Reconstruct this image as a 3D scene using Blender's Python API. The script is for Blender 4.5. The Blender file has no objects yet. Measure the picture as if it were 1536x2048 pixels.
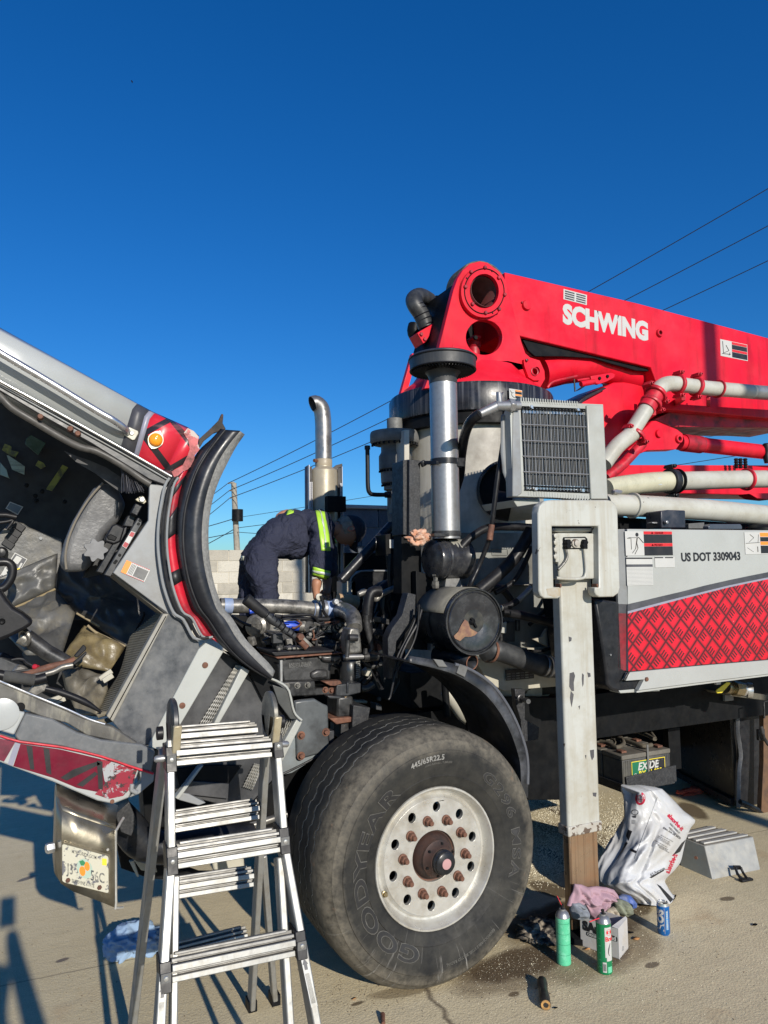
import bpy, bmesh, math, random
from mathutils import Vector, Matrix, noise
from mathutils.bvhtree import BVHTree
R = random.Random(7)
S = bpy.context.scene
COL = S.collection
rad = math.radians
# ------------------------------------------------------------ camera, sky, sun
CAM_H, YAW, PITCH, ROLL, FOC = 1.8, rad(25), rad(4.7), rad(-0.8), 1450.0
fw = Vector((math.sin(YAW) * math.cos(PITCH), math.cos(YAW) * math.cos(PITCH), math.sin(PITCH)))
rt0 = Vector((math.cos(YAW), -math.sin(YAW), 0))
up0 = rt0.cross(fw)
rt = rt0 * math.cos(ROLL) + up0 * math.sin(ROLL)
up = -rt0 * math.sin(ROLL) + up0 * math.cos(ROLL)
cam_d = bpy.data.cameras.new('camera')
cam = bpy.data.objects.new('camera', cam_d)
COL.objects.link(cam)
M = Matrix((rt, up, -fw)).transposed().to_4x4()
M.translation = Vector((0, 0, CAM_H))
cam.matrix_world = M
cam_d.sensor_fit = 'VERTICAL'
cam_d.sensor_height = 24
cam_d.lens = 24 * FOC / 2048
cam_d.clip_start = 0.05
cam_d.clip_end = 3000
S.camera = cam
S.render.resolution_x, S.render.resolution_y = 768, 1024
SUN_EL = rad(21.5)
sun_dir = Vector((0.0, -math.cos(SUN_EL), math.sin(SUN_EL)))      # towards the sun
sun_dir.x = 0.03
sun_dir.normalize()
ld = bpy.data.lights.new('sun', 'SUN')
ld.energy = 4.4
ld.angle = rad(0.5)
ld.color = (1.0, 0.93, 0.82)
lo = bpy.data.objects.new('sun', ld)
lo.rotation_euler = (-sun_dir).to_track_quat('-Z', 'Y').to_euler()
lo.location = (0, -5, 12)
COL.objects.link(lo)
world = bpy.data.worlds.new('World')
S.world = world
world.use_nodes = True
wn = world.node_tree
wn.nodes.clear()
sky = wn.nodes.new('ShaderNodeTexSky')
sky.sky_type = 'NISHITA'
sky.sun_disc = False
sky.sun_elevation = SUN_EL
sky.sun_rotation = math.atan2(sun_dir.x, sun_dir.y)
sky.altitude = 0
sky.air_density = 1.0
sky.dust_density = 0.15
sky.ozone_density = 3.0
hs = wn.nodes.new('ShaderNodeHueSaturation')
hs.inputs['Saturation'].default_value = 1.33
hs.inputs['Hue'].default_value = 0.507
hs.inputs['Value'].default_value = 0.9
bg = wn.nodes.new('ShaderNodeBackground')
bg.inputs[1].default_value = 0.095
wo = wn.nodes.new('ShaderNodeOutputWorld')
wn.links.new(sky.outputs[0], hs.inputs['Color'])
# the camera's deep, saturated blue: one even tone curve per channel over the whole sky
sp_ = wn.nodes.new('ShaderNodeSeparateColor'); cb_ = wn.nodes.new('ShaderNodeCombineColor')
wn.links.new(hs.outputs[0], sp_.inputs[0])
for i, (k_, p_) in enumerate(((.44, 1.0), (1.0, .88), (1.37, .9))):
 a_ = wn.nodes.new('ShaderNodeMath'); a_.operation = 'POWER'; a_.inputs[1].default_value = p_
 m_ = wn.nodes.new('ShaderNodeMath'); m_.operation = 'MULTIPLY'; m_.inputs[1].default_value = k_
 wn.links.new(sp_.outputs[i], a_.inputs[0]); wn.links.new(a_.outputs[0], m_.inputs[0]); wn.links.new(m_.outputs[0], cb_.inputs[i])
wn.links.new(cb_.outputs[0], bg.inputs[0])
wn.links.new(bg.outputs[0], wo.inputs[0])
S.view_settings.view_transform = 'Standard'
S.view_settings.look = 'None'
S.view_settings.exposure = 0.25
S.view_settings.gamma = 1
S.render.engine = 'CYCLES'
S.cycles.max_bounces = 6
S.cycles.use_denoising = True
# ------------------------------------------------------------ measuring: survey points read off the photograph
FR = {'px': (0, 0, 1), 'z1': (0, 620, 2.4774), 'z2': (0, 1180, 2.4774), 'z3': (400, 780, 3.657), 'z4': (430, 1160, 4.151),
 'z5': (720, 680, 2.954), 'z6': (780, 500, 2.0317), 'r1': (720, 1040, 2.954), 'r2': (1030, 940, 3.0356),
 'r3': (1030, 1350, 2.934), 'r4': (560, 1380, 2.844), 'r5': (80, 1380, 2.648), 'r6': (0, 1600, 3.84),
 'b1': (780, 500, 4.8), 'b2': (1100, 700, 3.523), 'c1': (0, 780, 4.518), 'c2': (0, 1120, 4.518),
 'e5': (700, 980, 5.85), 't1': (1180, 1360, 4.315), 'g1': (1000, 1560, 2.866), 'p1': (460, 980, 5.12),
 'l1': (280, 1360, 4.042), 'bg': (1180, 1560, 6.98), 'k7': (1100, 1740, 5.486)}
def ray(fr, x, y):
 ox, oy, s = FR[fr]
 u, v = ox + x / s, oy + y / s
 return fw + rt * ((u - 768) / FOC) - up * ((v - 1024) / FOC)
def on_y(fr, x, y, Y):
 d = ray(fr, x, y)
 return Vector((0, 0, CAM_H)) + d * (Y / d.y)
def on_z(fr, x, y, z=0.0):
 d = ray(fr, x, y)
 return Vector((0, 0, CAM_H)) + d * ((z - CAM_H) / d.z)
def W(fr, pts, Y):
 return [on_y(fr, p[0], p[1], p[2] if len(p) > 2 else Y) for p in pts]
def scale_at(P):
 return FOC / (P - Vector((0, 0, CAM_H))).dot(fw)               # photo pixels per metre
# ------------------------------------------------------------ mesh collector
class MB:
 def __init__(s):
  s.v, s.f, s.sm = [], [], []
 def add(s, vs, fs, smooth=False):
  o = len(s.v)
  s.v += [tuple(p) for p in vs]
  for f in fs:
   s.f.append([i + o for i in f]); s.sm.append(smooth)
  return s
 def box(s, a, b):
  x0, y0, z0 = [min(p, q) for p, q in zip(a, b)]
  x1, y1, z1 = [max(p, q) for p, q in zip(a, b)]
  v = [(x0, y0, z0), (x1, y0, z0), (x1, y1, z0), (x0, y1, z0), (x0, y0, z1), (x1, y0, z1), (x1, y1, z1), (x0, y1, z1)]
  return s.add(v, [(0, 3, 2, 1), (4, 5, 6, 7), (0, 1, 5, 4), (1, 2, 6, 5), (2, 3, 7, 6), (3, 0, 4, 7)])
 def obox(s, c, ax, ay, az):                                     # centre and half axes
  c, ax, ay, az = map(Vector, (c, ax, ay, az))
  v = [c + ax * i + ay * j + az * k for k in (-1, 1) for i, j in ((-1, -1), (1, -1), (1, 1), (-1, 1))]
  return s.add(v, [(0, 3, 2, 1), (4, 5, 6, 7), (0, 1, 5, 4), (1, 2, 6, 5), (2, 3, 7, 6), (3, 0, 4, 7)])
 def prism(s, pts, d):                                           # polygon pushed along d
  d = Vector((0, d, 0)) if isinstance(d, (int, float)) else Vector(d)
  n = len(pts); v = [Vector(p) for p in pts] + [Vector(p) + d for p in pts]
  f = [list(range(n)), list(range(2 * n - 1, n - 1, -1))] + [[i, i + n, (i + 1) % n + n, (i + 1) % n] for i in range(n)]
  return s.add(v, f)
 def beam(s, a, b, w, h, upv=(0, 0, 1)):
  a, b = Vector(a), Vector(b); d = (b - a).normalized(); u = Vector(upv)
  x = d.cross(u)
  if x.length < 1e-4: x = d.cross(Vector((1, 0, 0)))
  x.normalize(); z = x.cross(d)
  return s.obox((a + b) / 2, (b - a) / 2, x * w / 2, z * h / 2)
 def tube(s, pts, r, n=12, cap=True, smooth=True, sub=0):
  P = [Vector(p) for p in pts]
  rs = list(r) if isinstance(r, (list, tuple)) else [r] * len(P)
  if sub and len(P) > 2:
   P, rs = spline(P, rs, sub)
  V = []; t0 = None; x = None
  for i, p in enumerate(P):
   t = (P[min(i + 1, len(P) - 1)] - P[max(i - 1, 0)]).normalized()
   if x is None:
    x = t.cross(Vector((0, 0, 1)))
    if x.length < .05: x = t.cross(Vector((0, 1, 0)))
   x = (x - t * x.dot(t)).normalized(); y = t.cross(x)
   V += [p + (x * math.cos(2 * math.pi * k / n) + y * math.sin(2 * math.pi * k / n)) * rs[i] for k in range(n)]
  m = len(P)
  F = [(i * n + k, i * n + (k + 1) % n, (i + 1) * n + (k + 1) % n, (i + 1) * n + k) for i in range(m - 1) for k in range(n)]
  s.add(V, F, smooth)
  if cap:
   s.add(V[:n], [list(range(n - 1, -1, -1))]); s.add(V[-n:], [list(range(n))])
  return s
 def cyl(s, a, b, r, n=20, cap=True):
  return s.tube([a, b], r, n, cap)
 def lathe(s, c, ax, prof, n=32, smooth=True, cap=True, a0=0, a1=2 * math.pi):
  c, ax = Vector(c), Vector(ax).normalized()
  x = ax.cross(Vector((0, 0, 1)))
  if x.length < .05: x = ax.cross(Vector((0, 1, 0)))
  x.normalize(); y = ax.cross(x)
  full = abs(a1 - a0 - 2 * math.pi) < 1e-6
  k_n = n if full else n + 1
  V = [c + ax * h + (x * math.cos(a0 + (a1 - a0) * k / n) + y * math.sin(a0 + (a1 - a0) * k / n)) * r for r, h in prof for k in range(k_n)]
  m = len(prof)
  F = [(i * k_n + k, i * k_n + (k + 1) % k_n, (i + 1) * k_n + (k + 1) % k_n, (i + 1) * k_n + k) for i in range(m - 1) for k in range(n)]
  s.add(V, F, smooth)
  if cap and full:
   if prof[0][0] > 1e-4: s.add(V[:k_n], [list(range(k_n - 1, -1, -1))])
   if prof[-1][0] > 1e-4: s.add(V[-k_n:], [list(range(k_n))])
  return s
 def ring(s, c, ax, R_, r, n=32, m=8):
  return s.lathe(c, ax, [(R_ + r * math.cos(2 * math.pi * k / m), r * math.sin(2 * math.pi * k / m)) for k in range(m + 1)], n, True, False)
 def hexn(s, c, ax, r, h):
  ax = Vector(ax).normalized(); c = Vector(c)
  return s.lathe(c, ax, [(r, 0), (r, h * .8), (r * .86, h)], 6, False)
 def strip(s, A, B, smooth=True):                                # ribbon between two polylines
  n = len(A)
  return s.add(list(A) + list(B), [(i, i + 1, n + i + 1, n + i) for i in range(n - 1)], smooth)
 def grid(s, rows, smooth=True, close=False):
  n = len(rows[0]); V = [p for r_ in rows for p in r_]
  F = [(i * n + k, i * n + (k + 1) % n, (i + 1) * n + (k + 1) % n, (i + 1) * n + k) for i in range(len(rows) - 1) for k in range(n if close else n - 1)]
  return s.add(V, F, smooth)
 def mesh(s, name, ang=40):
  me = bpy.data.meshes.new(name)
  me.from_pydata(s.v, [], s.f)
  me.polygons.foreach_set('use_smooth', s.sm)
  bm = bmesh.new(); bm.from_mesh(me)
  bmesh.ops.remove_doubles(bm, verts=bm.verts, dist=1e-5)
  bmesh.ops.recalc_face_normals(bm, faces=bm.faces)
  bm.to_mesh(me); bm.free()
  me.set_sharp_from_angle(angle=rad(ang))
  return me
def spline(P, rs, k):
 out, ro = [], []
 n = len(P)
 for i in range(n - 1):
  p0, p1, p2, p3 = P[max(i - 1, 0)], P[i], P[i + 1], P[min(i + 2, n - 1)]
  for j in range(k):
   t = j / k
   out.append(0.5 * ((2 * p1) + (p2 - p0) * t + (2 * p0 - 5 * p1 + 4 * p2 - p3) * t * t + (3 * p1 - p0 - 3 * p2 + p3) * t ** 3))
   ro.append(rs[i] * (1 - t) + rs[i + 1] * t)
 return out + [P[-1]], ro + [rs[-1]]
def curve(P, k=6):
 return spline([Vector(p) for p in P], [1] * len(P), k)[0]
def tag(o, label=None, cat=None, group=None, kind=None):
 for k, v in (('label', label), ('category', cat), ('group', group), ('kind', kind)):
  if v: o[k] = v
 return o
def link(o, parent=None):
 COL.objects.link(o)
 if parent is not None:
  o.parent = parent
  if parent.parent is None:
   o.matrix_parent_inverse = Matrix.Translation(-parent.location)
 return o
def thing(name, label, cat, loc=(0, 0, 0), group=None):
 o = bpy.data.objects.new(name, None)
 o.empty_display_size = .1
 o.location = loc
 link(o)
 return tag(o, label, cat, group)
def sub(name, parent, label=None):
 return tag(link(bpy.data.objects.new(name, None), parent), label)
def obj(name, mb, m, parent=None, label=None, bevel=0, ang=40, mats=None, kind=None, seg=2, solid=0):
 me = mb if isinstance(mb, bpy.types.Mesh) else mb.mesh(name, ang)
 for q in (mats or [m]): me.materials.append(q)
 o = link(bpy.data.objects.new(name, me), parent)
 if solid:
  d = o.modifiers.new('thick', 'SOLIDIFY'); d.thickness = solid; d.offset = 0
 if bevel:
  d = o.modifiers.new('edge', 'BEVEL'); d.width = bevel; d.segments = seg; d.limit_method = 'ANGLE'; d.angle_limit = rad(35)
  d.harden_normals = False
 return tag(o, label, kind=kind)
# flat shapes with holes: 2-D curve filling
def plate(outlines, depth, to3, round_=0):
 """outlines: lists of (a, b); depth: thickness; to3(a, b, c) -> world, c from 0 (front) to depth"""
 cu = bpy.data.curves.new('t', 'CURVE'); cu.dimensions = '2D'; cu.fill_mode = 'BOTH'
 cu.extrude = max(depth, 1e-5) / 2
 for pts in outlines:
  sp = cu.splines.new('POLY'); sp.points.add(len(pts) - 1)
  for i, p in enumerate(pts): sp.points[i].co = (p[0], p[1], 0, 1)
  sp.use_cyclic_u = True
 return _curve_mb(cu, depth, to3)
def _curve_mb(cu, depth, to3):
 o = bpy.data.objects.new('t', cu)
 COL.objects.link(o)
 dg = bpy.context.evaluated_depsgraph_get()
 me = bpy.data.meshes.new_from_object(o.evaluated_get(dg))
 mb = MB()
 mb.add([to3(v.co.x, v.co.y, v.co.z + depth / 2) for v in me.vertices], [list(p.vertices) for p in me.polygons])
 bpy.data.objects.remove(o); bpy.data.curves.remove(cu); bpy.data.meshes.remove(me)
 return mb
def text(s, size, to3, depth=0.001, bold=0.0, align='LEFT', shear=0, space=1.0, res=3):
 cu = bpy.data.curves.new('t', 'FONT'); cu.body = s; cu.size = size; cu.offset = bold * size; cu.align_x = align
 cu.extrude = depth / 2; cu.shear = shear; cu.space_character = space; cu.resolution_u = res
 return _curve_mb(cu, depth, to3)
def flat(o, x, z=(0, 0, 1), n=None):
 """map for a plane: origin o, text direction x, up z; thickness goes out of the surface along n"""
 o, x, z = Vector(o), Vector(x).normalized(), Vector(z)
 z = (z - x * z.dot(x)).normalized()
 n = Vector(n).normalized() if n else x.cross(z)
 if n.y > 0: n = -n
 return lambda a, b, c: o + x * a + z * b + n * c
def circ(cx, cy, r, n=32, ry=None):
 return [(cx + r * math.cos(2 * math.pi * k / n), cy + (ry or r) * math.sin(2 * math.pi * k / n)) for k in range(n)]
def rrect(x0, y0, x1, y1, r, n=5):
 out = []
 for cx, cy, a in ((x1 - r, y1 - r, 0), (x0 + r, y1 - r, 90), (x0 + r, y0 + r, 180), (x1 - r, y0 + r, 270)):
  for k in range(n + 1):
   t = rad(a + 90 * k / n); out.append((cx + r * math.cos(t), cy + r * math.sin(t)))
 return out
def xz(pts): return [(p.x, p.z) for p in pts]
def atY(Y): return lambda a, b, c: Vector((a, Y + c, b))
# ------------------------------------------------------------ materials
class NT:
 def __init__(s, name):
  s.mat = bpy.data.materials.new(name); s.mat.use_nodes = True
  s.t = s.mat.node_tree; s.t.nodes.clear()
  s.out = s.t.nodes.new('ShaderNodeOutputMaterial')
  s.b = s.t.nodes.new('ShaderNodeBsdfPrincipled')
  s.t.links.new(s.b.outputs[0], s.out.inputs[0])
  s.co = s.t.nodes.new('ShaderNodeTexCoord').outputs['Object']
 def _in(s, sock, v):
  if isinstance(v, bpy.types.NodeSocket): s.t.links.new(v, sock)
  elif v is not None:
   if hasattr(sock.default_value, '__len__') and isinstance(v, (tuple, list)):
    sock.default_value = (tuple(v) + (1,))[:len(sock.default_value)]
   else: sock.default_value = v
 def n(s, typ, ins=(), **kw):
  x = s.t.nodes.new('ShaderNode' + typ)
  for k, v in kw.items(): setattr(x, k, v)
  for k, v in (ins.items() if isinstance(ins, dict) else enumerate(ins)): s._in(x.inputs[k], v)
  return x
 def m(s, op, a, b=None, c=None, clamp=False):
  x = s.n('Math', [a, b] + ([c] if c is not None else []), operation=op); x.use_clamp = clamp
  return x.outputs[0]
 def sep(s, v=None):
  x = s.n('SeparateXYZ', [v or s.co]); return x.outputs[0], x.outputs[1], x.outputs[2]
 def vec(s, a, b, c): return s.n('CombineXYZ', [a, b, c]).outputs[0]
 def scl(s, sc, loc=(0, 0, 0), rot=(0, 0, 0), v=None):
  x = s.n('Mapping', {'Vector': v or s.co}); x.inputs['Scale'].default_value = sc; x.inputs['Location'].default_value = loc
  x.inputs['Rotation'].default_value = rot
  return x.outputs[0]
 def noise(s, scale=5, detail=4, rough=.55, v=None, dist=0):
  return s.n('TexNoise', {'Vector': v or s.co, 'Scale': scale, 'Detail': detail, 'Roughness': rough, 'Distortion': dist}).outputs['Fac']
 def voro(s, scale=20, v=None, feat='F1'):
  return s.n('TexVoronoi', {'Vector': v or s.co, 'Scale': scale}, feature=feat).outputs['Distance']
 def rng(s, x, a, b, c=0, d=1):
  return s.n('MapRange', [x, a, b, c, d]).outputs[0]
 def mix(s, f, a, b, mode='MIX'):
  x = s.n('Mix', data_type='RGBA', blend_type=mode)
  s._in(x.inputs[0], f); s._in(x.inputs[6], a); s._in(x.inputs[7], b)
  return x.outputs[2]
 def set(s, **kw):
  nm = {'col': 'Base Color', 'rough': 'Roughness', 'metal': 'Metallic', 'spec': 'Specular IOR Level', 'normal': 'Normal', 'alpha': 'Alpha',
   'trans': 'Transmission Weight', 'coat': 'Coat Weight', 'sheen': 'Sheen Weight', 'ior': 'IOR'}
  for k, v in kw.items(): s._in(s.b.inputs[nm[k]], v)
  return s
 def bump(s, h, st=.3, dist=.01):
  s.set(normal=s.n('Bump', {'Height': h, 'Strength': st, 'Distance': dist}).outputs[0]); return s
def paint(name, col, rough=.4, metal=0, var=.12, chips=None, dirt=None, bump=.08, nscale=6, coat=0, streak=None, rough_var=.12, spec=.5):
 t = NT(name)
 n1 = t.noise(nscale, 5, .6)
 c = t.mix(t.rng(n1, .3, .7), tuple(x * (1 - var) for x in col), tuple(min(1, x * (1 + var)) for x in col))
 if streak:
  sc_, amt, scol = streak
  s1 = t.noise(1, 5, .65, t.scl(sc_))
  c = t.mix(t.m('MULTIPLY', t.rng(s1, .5, .68), amt), c, scol)
 if dirt:
  dc, amt, ds = dirt
  d1 = t.noise(ds, 8, .68)
  c = t.mix(t.m('MULTIPLY', t.rng(d1, .45, .66), amt), c, dc)
 r = t.rng(t.noise(nscale * 3, 3), .3, .7, max(.05, rough - rough_var), min(1, rough + rough_var))
 h = t.noise(nscale * 8, 4)
 mt = metal
 if chips:
  cc, thr, cs = chips
  k = t.rng(t.noise(cs, 7, .62, dist=.3), thr, thr + .015)
  c = t.mix(k, c, cc); r = t.m('ADD', r, t.m('MULTIPLY', k, .3))
  h = t.m('SUBTRACT', h, t.m('MULTIPLY', k, .8))
  if metal: mt = t.m('MULTIPLY', t.m('SUBTRACT', 1, k), metal)
 t.set(col=c, rough=r, metal=mt, coat=coat, spec=spec).bump(h, bump, .004)
 return t.mat
# ------------------------------------------------------------ material palette
white_p = paint('weathered_white_paint', (.37, .38, .355), .38, var=.06, dirt=((.27, .26, .22), .5, 3.2), chips=((.13, .12, .12), .735, 7), nscale=2.5)
cream_p = paint('cream_paint', (.42, .40, .33), .45, var=.08, dirt=((.25, .21, .15), .6, 5), chips=((.12, .08, .05), .72, 9), nscale=3)
pipe_p = paint('pipe_white_paint', (.44, .435, .385), .35, var=.08, dirt=((.30, .27, .2), .55, 5), chips=((.09, .07, .055), .70, 22), nscale=4)
leg_p = paint('outrigger_white_paint', (.43, .435, .40), .4, var=.05, dirt=((.30, .27, .2), .6, 5), chips=((.085, .07, .06), .675, 15), nscale=3, streak=((26, 26, 1), .45, (.30, .25, .17)))
leg_worn = paint('outrigger_worn_foot', (.40, .39, .35), .5, dirt=((.3, .25, .2), .7, 9), chips=((.1, .07, .05), .54, 24))
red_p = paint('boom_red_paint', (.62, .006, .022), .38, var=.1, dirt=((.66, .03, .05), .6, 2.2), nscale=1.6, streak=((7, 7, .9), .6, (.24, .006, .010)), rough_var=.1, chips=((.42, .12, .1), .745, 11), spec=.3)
red_d = paint('greasy_shaded_red', (.40, .010, .025), .45, dirt=((.02, .01, .01), .9, 7), nscale=4)  # greasy parts, and the boom underside whose shade is in this colour
red_c = paint('clamp_red_paint', (.55, .012, .03), .45, dirt=((.12, .02, .02), .7, 14), nscale=8)
black_p = paint('black_paint', (.012, .013, .016), .35, var=.3, dirt=((.035, .034, .034), .5, 14), nscale=12, spec=.35)
black_g = paint('speckled_black_steel', (.026, .027, .03), .5, var=.3, dirt=((.09, .09, .09), .5, 110), nscale=14, spec=.3)
black_r = paint('black_rubber', (.012, .012, .014), .55, var=.25, dirt=((.035, .035, .035), .5, 16), spec=.3)
black_w = paint('worn_black_panel', (.02, .022, .026), .42, var=.3, dirt=((.06, .062, .066), .6, 12), streak=((30, 30, 5), .25, (.1, .1, .1)))
dark_m = paint('dark_machinery', (.0055, .006, .007), .5, var=.4, dirt=((.015, .0145, .014), .5, 14), spec=.13)  # near-black; also used where underbody and recess shade is put into colour
eng_m = paint('greasy_engine_metal', (.055, .055, .056), .38, .35, var=.4, dirt=((.01, .01, .011), .9, 16), chips=((.24, .18, .11), .68, 26), nscale=14)
eng_l = paint('light_cast_metal', (.22, .21, .19), .4, .5, var=.3, dirt=((.03, .03, .03), .85, 22), nscale=14)
grey_p = paint('grey_cab_paint', (.235, .245, .25), .4, var=.07, dirt=((.16, .145, .125), .6, 5), nscale=3, rough_var=.08)
grey_d = paint('scuffed_dark_grey_floor', (.065, .07, .078), .38, var=.35, dirt=((.15, .15, .145), .75, 9), streak=((22, 22, 8), .4, (.14, .14, .14)), nscale=9)
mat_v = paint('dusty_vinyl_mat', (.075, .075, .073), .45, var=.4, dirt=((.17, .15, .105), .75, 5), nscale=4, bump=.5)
mat_y = paint('yellowed_plastic_sheet', (.17, .135, .07), .32, var=.4, dirt=((.10, .075, .04), .8, 9), nscale=10, bump=.3, coat=.3)
leather = paint('worn_grey_leather', (.09, .09, .092), .5, var=.2, dirt=((.19, .19, .19), .6, 6), nscale=10, bump=.5)
alu = paint('polished_aluminium', (.70, .70, .68), .3, .85, var=.08, streak=((3, 3, 40), .3, (.45, .45, .43)), nscale=5)
alu_w = paint('wheel_aluminium', (.58, .57, .53), .36, .55, var=.1, dirt=((.36, .32, .25), .6, 9), nscale=7)
alu_l = paint('ladder_aluminium', (.31, .31, .295), .42, .45, var=.06, streak=((60, 60, 4), .5, (.22, .215, .2)), dirt=((.24, .22, .18), .5, 22))
steel = paint('brushed_steel', (.36, .36, .36), .4, .7, var=.05, dirt=((.22, .21, .2), .4, 60), nscale=3, rough_var=.04, bump=.03)
steel_c = paint('satin_chrome_tube', (.55, .55, .57), .3, .85, var=.1, dirt=((.25, .24, .22), .4, 30))
chrome_d = paint('dull_chrome_bumper', (.28, .25, .19), .33, .8, var=.12, dirt=((.15, .13, .09), .6, 14), rough_var=.08)  # brown of the reflected ground put into the chrome colour
rust = paint('rusty_steel', (.17, .075, .045), .75, .1, var=.35, dirt=((.06, .03, .025), .7, 22), nscale=25, bump=.4)
copper = paint('rust_streaked_leg_steel', (.36, .25, .16), .33, .6, var=.15, streak=((75, 75, .5), .95, (.07, .035, .02)), dirt=((.30, .13, .05), .5, 6), nscale=4)
brass = paint('brass', (.4, .33, .2), .35, .9)
hose_m = paint('black_hose', (.009, .009, .011), .4, var=.2, dirt=((.03, .03, .03), .5, 24), spec=.3)
foil = paint('grey_duct_hose', (.028, .03, .033), .48, var=.3, dirt=((.08, .08, .08), .5, 12))
plastic_k = paint('black_plastic', (.010, .010, .012), .42, var=.15, spec=.3)
w_flat = paint('white_vinyl', (.46, .46, .44), .45, var=.04)
k_flat = paint('black_vinyl', (.012, .012, .014), .45, var=.1)
dg_flat = paint('dark_grey_vinyl', (.05, .05, .058), .4, var=.1, dirt=((.12, .12, .13), .4, 7))
lv_flat = paint('lavender_grey_vinyl', (.25, .25, .31), .4, var=.06)
r_flat = paint('red_vinyl', (.55, .015, .02), .45, var=.05)
o_flat = paint('orange_vinyl', (.85, .25, .03), .45, var=.05)
y_flat = paint('yellow_vinyl', (.75, .6, .04), .45, var=.05)
blue_s = paint('blue_silicone', (.02, .07, .5), .35, var=.1)
blue_b = paint('blue_grey_coupler', (.22, .30, .48), .5, var=.15, dirt=((.3, .3, .32), .6, 20))
foam = paint('peach_foam', (.52, .25, .15), .9, var=.3, dirt=((.62, .50, .40), .8, 30), bump=.8, nscale=20)
def m_red_plate(name, z_w=.117):
 """red vinyl printed with a dark tread-plate pattern"""
 t = NT(name); x, y, z = t.sep()
 u = t.m('MULTIPLY', t.m('ADD', x, z), 1 / z_w); v = t.m('MULTIPLY', t.m('SUBTRACT', x, z), 1 / z_w)
 a, b = t.m('FRACT', t.m('ADD', u, 50)), t.m('FRACT', t.m('ADD', v, 50))
 def edge(q): return t.m('ABSOLUTE', t.m('SUBTRACT', q, .5))
 e = t.m('MAXIMUM', edge(a), edge(b))
 line = t.rng(e, .41, .445); halo = t.rng(e, .26, .5, 0, .7)
 par = t.m('FRACT', t.m('MULTIPLY', t.m('ADD', t.m('FLOOR', t.m('ADD', u, 50)), t.m('FLOOR', t.m('ADD', v, 50))), .5))
 sel = t.m('GREATER_THAN', par, .25)
 def swap(p, q): return t.m('ADD', t.m('MULTIPLY', p, t.m('SUBTRACT', 1, sel)), t.m('MULTIPLY', q, sel))
 p, q = swap(a, b), swap(b, a)
 q2 = q
 tooth = t.m('LESS_THAN', t.m('ABSOLUTE', t.m('SUBTRACT', t.m('FRACT', t.m('MULTIPLY', p, 5)), .5)), .30)
 tooth = t.m('MULTIPLY', tooth, t.m('MULTIPLY', t.m('GREATER_THAN', p, .2), t.m('LESS_THAN', p, .8)))
 tooth = t.m('MULTIPLY', tooth, t.m('MULTIPLY', t.m('GREATER_THAN', q2, .09), t.m('LESS_THAN', q2, .52)))
 k = t.m('MAXIMUM', t.m('MAXIMUM', line, tooth), halo)
 c = t.mix(t.m('MULTIPLY', k, .92), t.mix(t.rng(t.noise(3, 4), .35, .65), (.58, .008, .022), (.66, .012, .032)), (.035, .012, .016))
 w = t.rng(t.noise(6, 6, .6), .73, .74)
 c = t.mix(w, c, (.75, .3, .3))
 t.set(col=c, rough=.33).bump(t.noise(30, 2), .04)
 return t.mat
red_plate = m_red_plate('tread_plate_print')
def m_peel(name):
 """red cab paint, peeling to white primer towards the damaged end, with wide black printed bars"""
 t = NT(name); x, y, z = t.sep()
 a = t.m('FRACT', t.m('ADD', t.m('MULTIPLY', t.m('ADD', x, t.m('MULTIPLY', z, .75)), 6.1), 50.3))
 b = t.m('FRACT', t.m('ADD', t.m('MULTIPLY', t.m('SUBTRACT', x, t.m('MULTIPLY', z, 1.5)), 3.3), 50.6))
 bars = t.m('MAXIMUM', t.m('LESS_THAN', a, .2), t.m('LESS_THAN', b, .13))
 c = t.mix(bars, t.mix(t.noise(5, 4), (.52, .010, .024), (.60, .03, .05)), (.025, .022, .026))
 sc = t.rng(t.noise(1, 5, .6, t.scl((3, 3, 9), rot=(0, .5, 0))), .55, .75, 0, .6)
 c = t.mix(sc, c, (.62, .22, .22))
 t.set(col=c, rough=.35).bump(t.noise(40, 3), .06)
 return t.mat
red_peel = m_peel('printed_red_cab_paint')
def m_primer():
 t = NT('peeled_primer')
 k = t.rng(t.noise(9, 9, .72, dist=.6), .50, .51)
 c = t.mix(k, (.33, .34, .35), (.24, .01, .028))
 k2 = t.rng(t.noise(30, 6, .7), .57, .58)
 c = t.mix(k2, c, (.03, .02, .02))
 t.set(col=c, rough=.45).bump(t.m('ADD', k, k2), .3, .003)
 return t.mat
primer = m_primer()
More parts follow.
